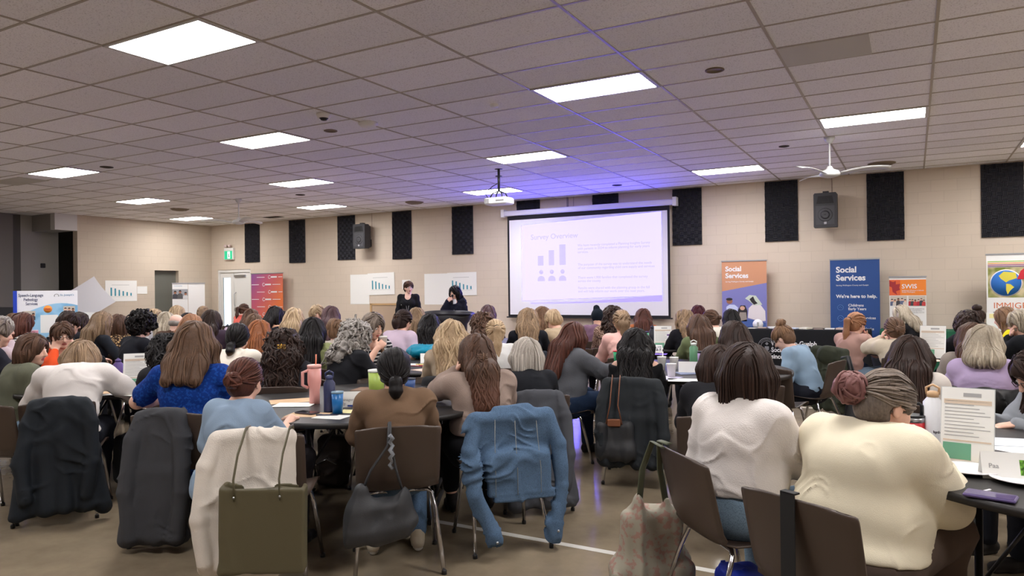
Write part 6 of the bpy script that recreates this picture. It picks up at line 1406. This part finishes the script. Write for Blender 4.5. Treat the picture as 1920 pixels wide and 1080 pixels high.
# purple to orange step and repeat banner
m = mat('gradient_banner', (150, 80, 130), .6); nt = m.node_tree; b = nt.nodes['Principled BSDF']
tc = N(nt, 'ShaderNodeTexCoord'); sp = N(nt, 'ShaderNodeSeparateXYZ'); nt.links.new(tc.outputs['Object'], sp.inputs[0])
a = N(nt, 'ShaderNodeMath', operation='MULTIPLY_ADD'); a.inputs[1].default_value = .55; nt.links.new(sp.outputs['X'], a.inputs[0]); b2 = N(nt, 'ShaderNodeMath', operation='MULTIPLY_ADD'); b2.inputs[1].default_value = -.42; b2.inputs[2].default_value = .9; nt.links.new(sp.outputs['Z'], b2.inputs[0]); nt.links.new(b2.outputs[0], a.inputs[2])
cr = N(nt, 'ShaderNodeValToRGB'); e = cr.color_ramp.elements; e[0].position = 0; e[0].color = lin((110, 66, 136))+(1,); e[1].position = 1; e[1].color = lin((222, 116, 62))+(1,); x = e.new(.5); x.color = lin((186, 84, 104))+(1,)
nt.links.new(a.outputs[0], cr.inputs[0]); nt.links.new(cr.outputs[0], b.inputs['Base Color'])
t, w_ = banner(-11.1, -9.8, 0, 2.09, YB-.2, m, 'purple to orange gradient banner with rows of white ring logos')
g = MB()
for r in range(9):
    z = 1.98-r*.215
    for cidx in range(4):
        x = .02+cidx*.44-(0 if r % 2 else .2)
        if (cidx+r) % 2 == 0:
            if .02 < x+.06 < w_-.1:
                g.tube([(x+.06+.045*math.cos(a_), -.006, z+.045*math.sin(a_)) for a_ in np.linspace(.6, 5.9, 12)], .008, 4)
                g.box(x+.12, min(x+.36, w_-.02), -.007, -.004, z-.02, z+.022) if x+.36 < w_+.2 else None
        else:
            xa, xb = max(x-.02, .02), min(x+.3, w_-.02)
            if xb > xa: g.box(xa, xb, -.007, -.004, z-.008, z+.008)
tag(g.build('logo_print', WHT, t), kind='stuff')
# Social Services banners
def photo_people(parent, x0, w_, z0, h_):
    sk = mat('pr_skin', (150, 100, 76), .7); wh = mat('pr_white', (222, 214, 216), .7); jn = mat('pr_jean', (70, 96, 160), .7); dk = mat('pr_dark', (34, 30, 34), .7); bl = mat('pr_blue', (196, 204, 234), .7)
    def E(cx, cz, rx, rz_, mt, nm, y=-.006, th=.002):
        pts = [(x0+w_*(cx+rx*math.cos(a)), z0+h_*(cz+rz_*math.sin(a))) for a in np.linspace(0, 2*math.pi, 19)[:-1]]; MB().poly(pts, y-th, y).build(nm, mt, parent)
    def Pg(pts, mt, nm, y=-.006, th=.002): MB().poly([(x0+w_*a, z0+h_*b) for a, b in pts], y-th, y).build(nm, mt, parent)
    Pg([(.08, .35), (.1, .62), (.17, .68), (.28, .68), (.36, .6), (.34, .36)], bl, 'printed_shirt'); E(.17, .78, .07, .075, sk, 'printed_face'); E(.165, .84, .075, .04, dk, 'printed_hair', -.008)
    Pg([(.34, .3), (.36, .52), (.42, .66), (.52, .66), (.57, .5), (.56, .28)], dk, 'printed_hair', -.008); E(.46, .58, .055, .06, mat('pr_skin2', (206, 160, 136), .7), 'printed_face', -.010); Pg([(.36, .2), (.4, .46), (.54, .46), (.56, .2)], mat('pr_floral', (150, 140, 130), .7), 'printed_shirt', -.010)
    Pg([(.58, .3), (.6, .58), (.68, .68), (.86, .68), (.96, .5), (.97, .22), (.85, .2)], wh, 'printed_shirt', -.009)
    Pg([(.52, .86), (.62, .96), (.76, .94), (.84, .8), (.9, .68), (.72, .66), (.6, .8)], mat('pr_scarf', (196, 206, 190), .7), 'printed_scarf', -.011); Pg([(.62, .84), (.7, .92), (.74, .8), (.8, .72), (.72, .68), (.66, .76)], dk, 'printed_scarf_pattern', -.013)
    Pg([(.4, .05), (.44, .22), (.6, .26), (.86, .2), (.98, .16), (.98, 0), (.4, 0)], jn, 'printed_jeans', -.010)
TAN = mat('banner_tan', (196, 140, 106), .6); BLU = mat('banner_blue', (34, 74, 138), .6); VIO = mat('banner_violet', (120, 120, 180), .6)
yb = YB-.28
def seg(u, v): return at(u, v, y=yb)
x0, x1 = seg(1354, 560)[0], seg(1438, 560)[0]; zt = seg(1396, 489)[2]
t, w_ = banner(x0, x1, 0, zt, yb, TAN, 'tan Social Services banner with printed photo of three seated people')
text('Social\nServices', .135, (.07, -.006, zt-.2), WHT, t, bold=.03); text('Serving Wellington County and Guelph', .034, (.07, -.006, zt-.42), WHT, t, bold=.01)
MB().poly([(0, .6), (w_, .6), (w_, zt-.44), (0, zt-.6)], -.006, -.004).build('photo_ground', VIO, t); photo_people(t, 0, w_, .72, .68)
MB().lathe([(0, -.002), (.1, -.002), (.1, 0), (0, 0)], (w_*.8, -.014, .8), 24, ax='y').build('round_seal', WHT, t); MB().poly([(w_*.8-.02, .84), (w_*.8-.02, .78), (w_*.8, .75), (w_*.8+.02, .78), (w_*.8+.02, .84)], -.018, -.016).build('seal_crest', LN, t)
x0, x1 = seg(1557, 560)[0], seg(1650, 560)[0]; zt = seg(1600, 486)[2]
t, w_ = banner(x0, x1, 0, zt, yb, BLU, 'tall blue Social Services banner reading We\'re here to help')
text('Social\nServices', .15, (.1, -.006, zt-.24), WHT, t, bold=.03); text('Serving Wellington County and Guelph', .034, (.1, -.006, zt-.49), WHT, t, bold=.008); text("We're here to help.", .084, (.1, -.006, zt-.71), WHT, t, bold=.03)
text('Childrens\nEarly Years', .066, (.3, -.006, zt-.87), WHT, t, bold=.02); text('Housing Services', .066, (.3, -.006, zt-1.1), WHT, t, bold=.02); text('Ontario Works', .066, (.3, -.006, zt-1.3), WHT, t, bold=.02)
IC = mat('icon_blue', (90, 130, 190), .6)
for z in (zt-.89, zt-1.09, zt-1.29): MB().tube([(.17+.05*math.cos(a), -.006, z+.05*math.sin(a)) for a in np.linspace(0, 6.28, 13)[:-1]], .004, 4, closed=True).tube([(.14, -.006, z), (.17, -.006, z+.02), (.2, -.006, z-.01)], .004, 4).build('line_icon', IC, t)
# SWIS tabletop banner
y_ = YB-.75
x0, x1 = at(1668, 580, y=y_)[0], at(1737, 580, y=y_)[0]; zt = at(1700, 519, y=y_)[2]
t, w_ = banner(x0, x1, TZ, zt, y_, mat('banner_white', (226, 226, 224), .6), 'small white and orange SWIS banner standing on the green table')
ORB = mat('swis_orange', (234, 132, 44), .6); MB().box(0, w_, -.006, -.004, zt-.32, zt-.05).build('orange_block', ORB, t); MB().box(0, w_*.3, -.008, -.006, zt-.32, zt-.05).build('leaf_ground', mat('leaf_orange', (222, 96, 50), .6), t)
MB().poly([(.0, zt-.06), (.06, zt-.09), (.1, zt-.07), (.1, zt-.13), (w_*.3, zt-.12), (w_*.27, zt-.19), (w_*.3, zt-.22), (.1, zt-.25), (.12, zt-.31), (.05, zt-.26), (.04, zt-.18), (.0, zt-.16)], -.010, -.008).build('maple_leaf', mat('leaf_red', (160, 40, 46), .6), t)
text('SWIS', .105, (w_*.34, -.008, zt-.2), WHT, t, bold=.015); text('Settlement Workers in Schools\nGuelph Wellington', .026, (w_*.34, -.008, zt-.245), WHT, t, bold=.01)
for i, (a_, b_, c1, c2) in enumerate(((.02, .48, (60, 60, 70), (210, 200, 190)), (.52, .98, (170, 40, 50), (60, 70, 110)))): crowd(t, w_*a_, w_*b_, zt-.5, zt-.33, cols=(((90, 100, 130), (210, 200, 190), (60, 60, 66)) if i == 0 else ((170, 40, 50), (60, 70, 120), (190, 60, 60))), n=5+i)
text('We provide support to\nstudents and families\nfrom around the world', .032, (w_*.4, -.006, zt-.56), LN, t, bold=.01); MB().box(w_*.5, w_*.75, -.006, -.004, zt-.7, zt-.67).build('blue_bar', mat('bar_blue', (60, 90, 140), .6), t); crowd(t, w_*.3, w_*.9, zt-.86, zt-.76)
# immigrant services banner
y_ = YB-.5; x0 = at(1850, 560, y=y_)[0]; zt = at(1860, 477, y=y_)[2]
t, w_ = banner(x0, x0+.9, 0, zt, y_, MATS['banner_white'], 'white Immigrant Services banner with globe and red pin at right edge')
for i, c in enumerate(((150, 190, 80), (220, 150, 60), (150, 60, 100), (90, 40, 90))): MB().box(.02, .9, -.007, -.004, zt-.13-i*.028, zt-.115-i*.028).build('colour_stripe', mat('stripe_%d' % i, c, .6), t)
MB().box(.02, .9, -.006, -.004, zt-.72, zt-.22).build('meadow_photo', pattern('meadow', 'soft', (200, 186, 150), (120, 130, 60), 7), t)
MB().lathe([(0, -.002), (.225, -.002), (.225, 0), (0, 0)], (.27, -.008, zt-.48), 36, ax='y').build('globe_rim', WHT, t); MB().lathe([(0, -.002), (.21, -.002), (.21, 0), (0, 0)], (.27, -.011, zt-.48), 36, ax='y').build('globe', mat('globe_blue', (40, 110, 190), .6), t)
LND = mat('globe_land', (214, 200, 70), .6)
MB().poly([(.17, zt-.36), (.24, zt-.29), (.4, zt-.31), (.42, zt-.4), (.31, zt-.44), (.27, zt-.47), (.2, zt-.41)], -.015, -.013).build('globe_land', LND, t); MB().poly([(.27, zt-.49), (.33, zt-.5), (.38, zt-.55), (.33, zt-.6), (.29, zt-.67), (.27, zt-.6)], -.015, -.013).build('globe_land', LND, t)
MB().poly([(.42, zt-.42), (.47, zt-.28), (.52, zt-.24), (.6, zt-.25), (.64, zt-.33), (.6, zt-.4), (.52, zt-.42)], -.019, -.016).build('map_pin', mat('pin_red', (196, 32, 50), .5), t); MB().lathe([(0, -.002), (.035, -.002), (.035, 0), (0, 0)], (.55, -.02, zt-.32), 18, ax='y').build('pin_hole', WHT, t)
text('IMMIGRANT', .14, (.09, -.006, zt-.90), mat('rust_print', (200, 110, 70), .6), t, bold=.0); text('SERVICES', .125, (.08, -.006, zt-1.04), mat('slate_print', (70, 84, 104), .6), t, bold=.0)
# photo banner in the left corner, with a second plain panel
p0 = at(323, 600, x=XL+.5); p1_ = at(352, 600, x=XL+.5)
t, w_ = banner(0, .42, 0, 1.83, 0, MATS['banner_white'], 'white banner with black and white group photo near the left corner'); t.location = (XL+.45, 6.35, 0); t.rotation_euler = (0, 0, R_(75)); 
q0 = at(323, 545, x=XL+.6)
t.location = (q0[0], q0[1], 0); t.rotation_euler = (0, 0, R_(70))
crowd(t, 0, .42, 1.38, 1.66, n=3, grey=True); text('Community', .045, (.05, -.006, 1.74), mat('print_steelblue', (110, 150, 180), .6), t)
t2, w_ = banner(0, .45, 0, 1.83, 0, MATS['banner_white'], 'plain white banner beside the black and white group photo'); q0 = at(353, 545, x=XL+.75); t2.location = (q0[0], q0[1], 0); t2.rotation_euler = (0, 0, R_(66))

# ------------------------------------------------------------------ posters
TEAL = mat('bar_teal', (50, 140, 160), .6)
def poster(x0, z0, w_, h_, lb, chart=False, tilt=0, wall='x', y=None, m=PAP):
    t = MB().box(0, w_, -.004, 0, 0, h_).build('poster', m)
    if chart:
        MB().box(w_*.2, w_*.75, -.0055, -.004, h_*.78, h_*.795).build('heading_line', LN, t)
        for i, hh in enumerate((.40, .36, .29, .23, .18, .14)): MB().box(w_*(.16+.125*i), w_*(.205+.125*i), -.006, -.004, h_*.26, h_*(.26+hh)).build('chart_bar', TEAL, t)
        MB().box(w_*.12, w_*.86, -.0055, -.004, h_*.22, h_*.228).build('axis_line', LN, t)
    if wall == 'x': t.location = (x0, YB-.002, z0); t.rotation_euler = (0, tilt, 0)
    else: t.location = (XL+.006, y, z0); t.rotation_euler = (0, 0, math.pi/2); t.rotation_euler = (tilt if False else 0, 0, math.pi/2)
    tag(t, lb, 'poster'); return t
poster(-7.45, 1.19, .66, .8, 'plain white flipchart sheet left of the left speaker', tilt=0); t = poster(-6.82, 1.43, .9, .58, 'white bar chart poster left of the speaker in black dress', True, -.02); t.location.y = YB-.012
poster(-4.97, 1.18, .76, .78, 'plain white flipchart sheet behind the speaker in blazer', tilt=0); t = poster(-4.25, 1.40, .86, .57, 'white bar chart poster behind the speaker in blazer', True, -.01); t.location.y = YB-.012
poster(-5.68, 1.58, .26, .24, 'small white note beside the left speaker head')
poster(0, 1.34, .9, .57, 'white bar chart poster on the left wall', True, wall='y', y=4.86)
poster(0, 1.54, .3, .21, 'small white notice right of the left wall chart', wall='y', y=5.77)
# curled sheet
V = []; F = []; n = 14
for i in range(n+1):
    for j in range(n+1):
        a, b_ = i/n, j/n; x = (a-.5)*.85; z = (b_-.5)*.8; c_, s_ = math.cos(.55), math.sin(.55); V.append((x*c_-z*s_, -.01-.18*((1-b_)**2)*(.5+a)-.02*math.sin(a*3), x*s_+z*c_))
F = [(i*(n+1)+j, (i+1)*(n+1)+j, (i+1)*(n+1)+j+1, i*(n+1)+j+1) for i in range(n) for j in range(n)]
V2 = [(a, b_-.002, c_) for a, b_, c_ in V]; F2 = [tuple(k+len(V) for k in reversed(f)) for f in F]
o = link_mesh('flipchart_sheet', V+V2, F+F2, mat('paper_grey', (206, 206, 210), .7), None, True); q = at(165, 558, x=XL+.02); o.location = (XL+.03, q[1], q[2]); o.rotation_euler = (0, 0, math.pi/2); tag(o, 'large tilted white flipchart sheet peeling off the left wall edge', 'poster')

# ------------------------------------------------------------------ vendor tables
def cloth_table(xa, xb, ya, yb_, m, lb, name='cloth_covered_table', z=TZ):
    t = empty(name, ((xa+xb)/2, (ya+yb_)/2, 0)); w_, dd = (xb-xa)/2, (yb_-ya)/2
    MB().box(-w_+.02, w_-.02, -dd+.02, dd-.02, z-.03, z-.004).build('tabletop', TOP, t)
    v = []; per = []
    n = 160; L_ = 4*(w_+dd)
    for i in range(n):
        s_ = i/n*L_
        if s_ < 2*w_: p, nn = (-w_+s_, -dd), (0, -1)
        elif s_ < 2*w_+2*dd: p, nn = (w_, -dd+s_-2*w_), (1, 0)
        elif s_ < 4*w_+2*dd: p, nn = (w_-(s_-2*w_-2*dd), dd), (0, 1)
        else: p, nn = (-w_, dd-(s_-4*w_-2*dd)), (-1, 0)
        per.append((p, nn, s_))
    rows = [z, z-.02, z*.6, z*.3, .01]
    for k, zz in enumerate(rows):
        for (p, nn, s_) in per:
            o_ = .0 if k == 0 else .004+.008*(k-1)*(1+math.sin(s_*14)*.6); v.append((p[0]+nn[0]*o_, p[1]+nn[1]*o_, zz))
    f = [(k*n+i, k*n+(i+1) % n, (k+1)*n+(i+1) % n, (k+1)*n+i) for k in range(4) for i in range(n)]; f = [tuple(reversed(q)) for q in f]; f.append(tuple(range(n)))
    link_mesh('tablecloth', v, f, m, t, [True]*(len(f)-1)+[False])
    tag(t, lb, 'table'); return t
BCL = fabric('black_tablecloth', (17, 18, 22), .8)
bt = cloth_table(2.5, 5.25, 7.0, 7.65, BCL, 'long table under black tablecloth lettered Guelph and services, by the banners')
yf = -.325-.03
xq = at(1446, 655, y=6.97)[0]-(2.5+5.25)/2
for t_, z in (('Wellington-Guelph', .475), ('Social Services', .355), ('since 1994', .235)): text(t_, .115, (xq, yf, z), WHT, bt, bold=.02, sx=.86)
q = at(1438, 660, y=7.0-.03); cx = q[0]-(2.5+5.25)/2; SL = mat('seal_grey', (120, 120, 126), .6)
MB().tube([(cx+.15*math.cos(a), yf, .45+.15*math.sin(a)) for a in np.linspace(0, 2*math.pi, 33)[:-1]], .005, 4, closed=True).tube([(cx+.1*math.cos(a), yf, .45+.1*math.sin(a)) for a in np.linspace(0, 2*math.pi, 33)[:-1]], .004, 4, closed=True).build('seal_ring', SL, bt)
MB().poly([(cx-.035, .45), (cx-.035, .39), (cx, .36), (cx+.035, .39), (cx+.035, .45)], yf-.004, yf).build('seal_shield', SL, bt); MB().poly([(cx-.03, .5), (cx, .47), (cx+.03, .5), (cx, .53)], yf-.004, yf).build('seal_emblem', SL, bt)
for i in range(24):
    a = math.pi*(.15+.7*i/23); x = cx+.125*math.cos(a); z = .45+.125*math.sin(a); MB().box(x-.005, x+.005, yf-.003, yf, z-.008, z+.008).build('seal_letter', SL, bt) if i % 2 == 0 else None
gcl = fabric('green_tablecloth', (30, 84, 60), .85); y_ = YB-.95
xa = at(1650, 640, y=y_)[0]
gt = cloth_table(xa, xa+2.6, y_, YB-.3, gcl, 'table under green tablecloth with white lettering near the SWIS banner')
xq = at(1752, 682, y=YB-.97)[0]-(xa+1.3); text('UPPER GRAND 101', .12, (xq, -.36, .3), WHT, gt, bold=.01, align='RIGHT')
random.seed(11)
cols = [(226, 226, 224), (214, 190, 180), (196, 206, 224), (230, 226, 210), (170, 150, 140)]
wv = ['white leaflet', 'peach leaflet', 'pale blue leaflet', 'cream leaflet', 'tan leaflet']
for i in range(13):
    x = 2.7+i*.19+random.uniform(-.02, .02); k = i % 5; o = MB().box(-.075, .075, -.1, .1, 0, .004+.012*(i % 3)).build('leaflet', mat('leaflet_%d' % k, cols[k], .6)); o.location = (x, 7.2+random.uniform(0, .12), TZ+.002); o.rotation_euler = (0, 0, random.uniform(-.4, .4))
    tag(o, '%s on black tablecloth, number %s of the row counted from the left' % (wv[k], ['one', 'two', 'three', 'four', 'five', 'six', 'seven', 'eight', 'nine', 'ten', 'eleven', 'twelve', 'thirteen'][i]), 'leaflet', 'leaflets on the black tablecloth')
q = at(1880, 620, y=YB-.7)
t = MB().box(-.22, .22, -.006, 0, 0, .3).build('notice_board', PAP); MB().box(-.14, .18, -.008, -.006, .22, .27).build('logo_strip', mat('bar_blue'), t); MB().box(-.18, -.05, -.009, -.006, .21, .28).build('yellow_logo', mat('sticky_yellow'), t); t.location = (q[0], YB-.7, TZ+.002); tag(t, 'small white notice with blue logo standing in front of the globe banner', 'notice')
# lectern
q = at(818, 640, d=12.6); t = empty('lectern', (-1.72, 4.55, 0), -YAW*0+R_(20))
LC = mat('lectern_dark', (22, 20, 30), .35)
v = []; n = 20
for k, (z, r, f_) in enumerate(((0, .28, 1), (.1, .26, 1), (.9, .30, 1), (1.1, .42, 1))):
    for j in range(n+1): a = math.pi+math.pi*j/n; v.append((r*1.2*math.cos(a), r*.8*math.sin(a), z+(.06*math.sin((j/n)*math.pi) if k == 3 else 0)))
f = [(k*(n+1)+j, k*(n+1)+j+1, (k+1)*(n+1)+j+1, (k+1)*(n+1)+j) for k in range(3) for j in range(n)]
o = link_mesh('front_shell', v, f, LC, t, True); md = o.modifiers.new('s', 'SOLIDIFY'); md.thickness = .03
MB().box(-.5, .5, -.33, .12, 1.08, 1.1, bev=.01).build('reading_top', LC, t); MB().box(-.36, .36, -.25, .1, 0, .05, bev=.01).build('base', LC, t)
tag(t, 'dark curved lectern in front of the person with microphone', 'lectern')
# easel back board between the posters
t = empty('framed_board', (-5.9, YB-.45, 0)); WD = mat('pale_wood', (196, 160, 112), .5)
t.location = tuple(at(722, 700, d=15.5)*np.array([1, 1, 0])); t.rotation_euler = (0, 0, R_(20))
MB().box(-.32, -.28, -.02, .02, .3, 1.27).box(.28, .32, -.02, .02, .3, 1.27).box(-.32, .32, -.02, .02, 1.23, 1.27).box(-.32, .32, -.02, .02, .3, .34).build('frame', WD, t); MB().box(-.28, .28, -.005, .005, .34, 1.23).build('board', mat('beige_board', (190, 166, 140), .7), t)
MB().tube([(-.25, 0, .32), (-.3, -.15, 0)], .015, 6).tube([(.25, 0, .32), (.3, -.15, 0)], .015, 6).tube([(0, 0, .9), (0, .3, 0)], .015, 6).build('easel_legs', WD, t); tag(t, 'pale wood framed board on easel behind long grey hair', 'board')
# left : blue display board on a dark table, stage edge, bright leaflets
q = at(90, 600, d=13.6); t = empty('display_board'); t.location = (q[0], q[1], 0)
SKY = pattern('sky_print', 'noise', (150, 196, 226), (126, 178, 214), 2); BLB = mat('board_blue', (20, 60, 180), .5)
ang = -YAW+math.atan((960-90)/FPX)
t.rotation_euler = (0, 0, ang-R_(6)); bw = .97; z0 = .55; z1 = at(90, 545, d=13.6)[2]
MB().box(-bw/2, bw/2, 0, .012, z0, z1).build('panel', WHT, t); MB().box(-bw/2-.06, -bw/2, -.02, .25, z0, z1).build('side_wing', BLB, t)
pts = [(-bw/2, z0)]+[(-bw/2+bw*s_, z1-.42+.18*math.sin(s_*2.6-.3)) for s_ in np.linspace(0, 1, 12)]+[(bw/2, z0)]; MB().poly(pts, -.003, 0).build('blue_wave', SKY, t)
text('Speech-Language\n     Pathology\n       Services', .08, (-bw/2+.02, -.004, z1-.11), NAVY, t, bold=.005, sx=.72); text("St. Joseph's", .05, (.2, -.004, z1-.1), mat('print_steelblue'), t, bold=.01)
MB().tube([(.14+.035*math.cos(a), -.003, z1-.1+.035*math.sin(a)) for a in np.linspace(-.4, 3.6, 9)], .006, 4).build('arch_logo', LN, t)
MB().lathe([(0, -.002), (.07, -.002), (.07, 0), (0, 0)], (-.0, -.004, z1-.35), 20, ax='y').build('orange_circle', mat('circle_orange', (240, 150, 60), .6), t); text('FREE!', .04, (-.045, -.008, z1-.365), mat('red_print', (190, 40, 40), .6), t, bold=.02)
for (a, b_, c_, d_) in ((-.4, -.2, z1-.55, z1-.38), (.25, .44, z1-.46, z1-.3), (.0, .16, z1-.95, z1-.84)): crowd(t, a, b_, c_, d_, cols=((60, 80, 150), (110, 70, 110)), n=3)
MB().box(-.12, .16, -.006, -.003, z1-.8, z1-.46).build('text_block', PAP, t)
for s_ in (-.3, .3): MB().tube([(s_, .05, z0), (s_, .05, 0)], .012, 6).build('support_leg', BLK, t)
tag(t, 'blue and white Speech-Language Pathology Services display board at far left', 'display board')
t = cloth_table(q[0]-1.3, q[0]+2.0, q[1]-1.1, q[1]-.55, BCL, 'long dark covered table in front of display board at far left', z=.74)
tq = q
for i, (u, c, lb) in enumerate(((146, (224, 150, 40), 'orange and white pamphlet box on the far left table'), (182, (110, 80, 180), 'purple and white pamphlet box on the far left table'))):
    a = at(u, 600, d=13.1); o = MB().box(-.16 if i else -.11, .16 if i else .11, -.02, .02, 0, .42).build('pamphlet_display', mat('pamph_%d' % i, c, .6)); MB().box(-.17, .17, -.026, -.02, .3, .45).build('white_header', PAP, o); o.location = (a[0], a[1], .76); o.rotation_euler = (0, 0, ang); tag(o, lb, 'pamphlet display')
t = cloth_table(at(165, 600, d=13.1)[0]-.8, at(165, 600, d=13.1)[0]+.8, at(165, 600, d=13.1)[1]-.3, at(165, 600, d=13.1)[1]+.3, BCL, 'small dark covered table holding orange and purple pamphlet boxes')
s_ = MB().box(-14.0, -12.2, -3.5, at(30, 590, x=-13)[1], 0, 1.25).build('stage_riser', mat('stage_black', (16, 16, 18), .7)); tag(s_, 'black draped platform along the far left wall', 'platform')
for i, (u, v) in enumerate(((110, 548), )):
    a = at(110, 545, x=-13.65); o = MB().box(-.2, .2, -.15, .15, 0, .3).build('cardboard_box', mat('cardboard', (150, 116, 84), .8)); MB().box(-.03, .03, -.152, .152, .29, .302).build('packing_tape', mat('tape', (180, 150, 110), .4), o); o.location = (a[0], a[1], 1.02); tag(o, 'brown cardboard box above the display board by the passage', 'box')
    o = MB().box(-.4, .4, -.3, .3, 0, 1.02).build('cabinet', DKGREY); MB().box(.4, .412, -.28, -.01, .04, .98).build('door', DKGREY, o); MB().box(.4, .412, .01, .28, .04, .98).build('door', DKGREY, o); o.location = (a[0]-.1, a[1], 0); tag(o, 'grey cabinet carrying the cardboard box in the passage', 'cabinet')
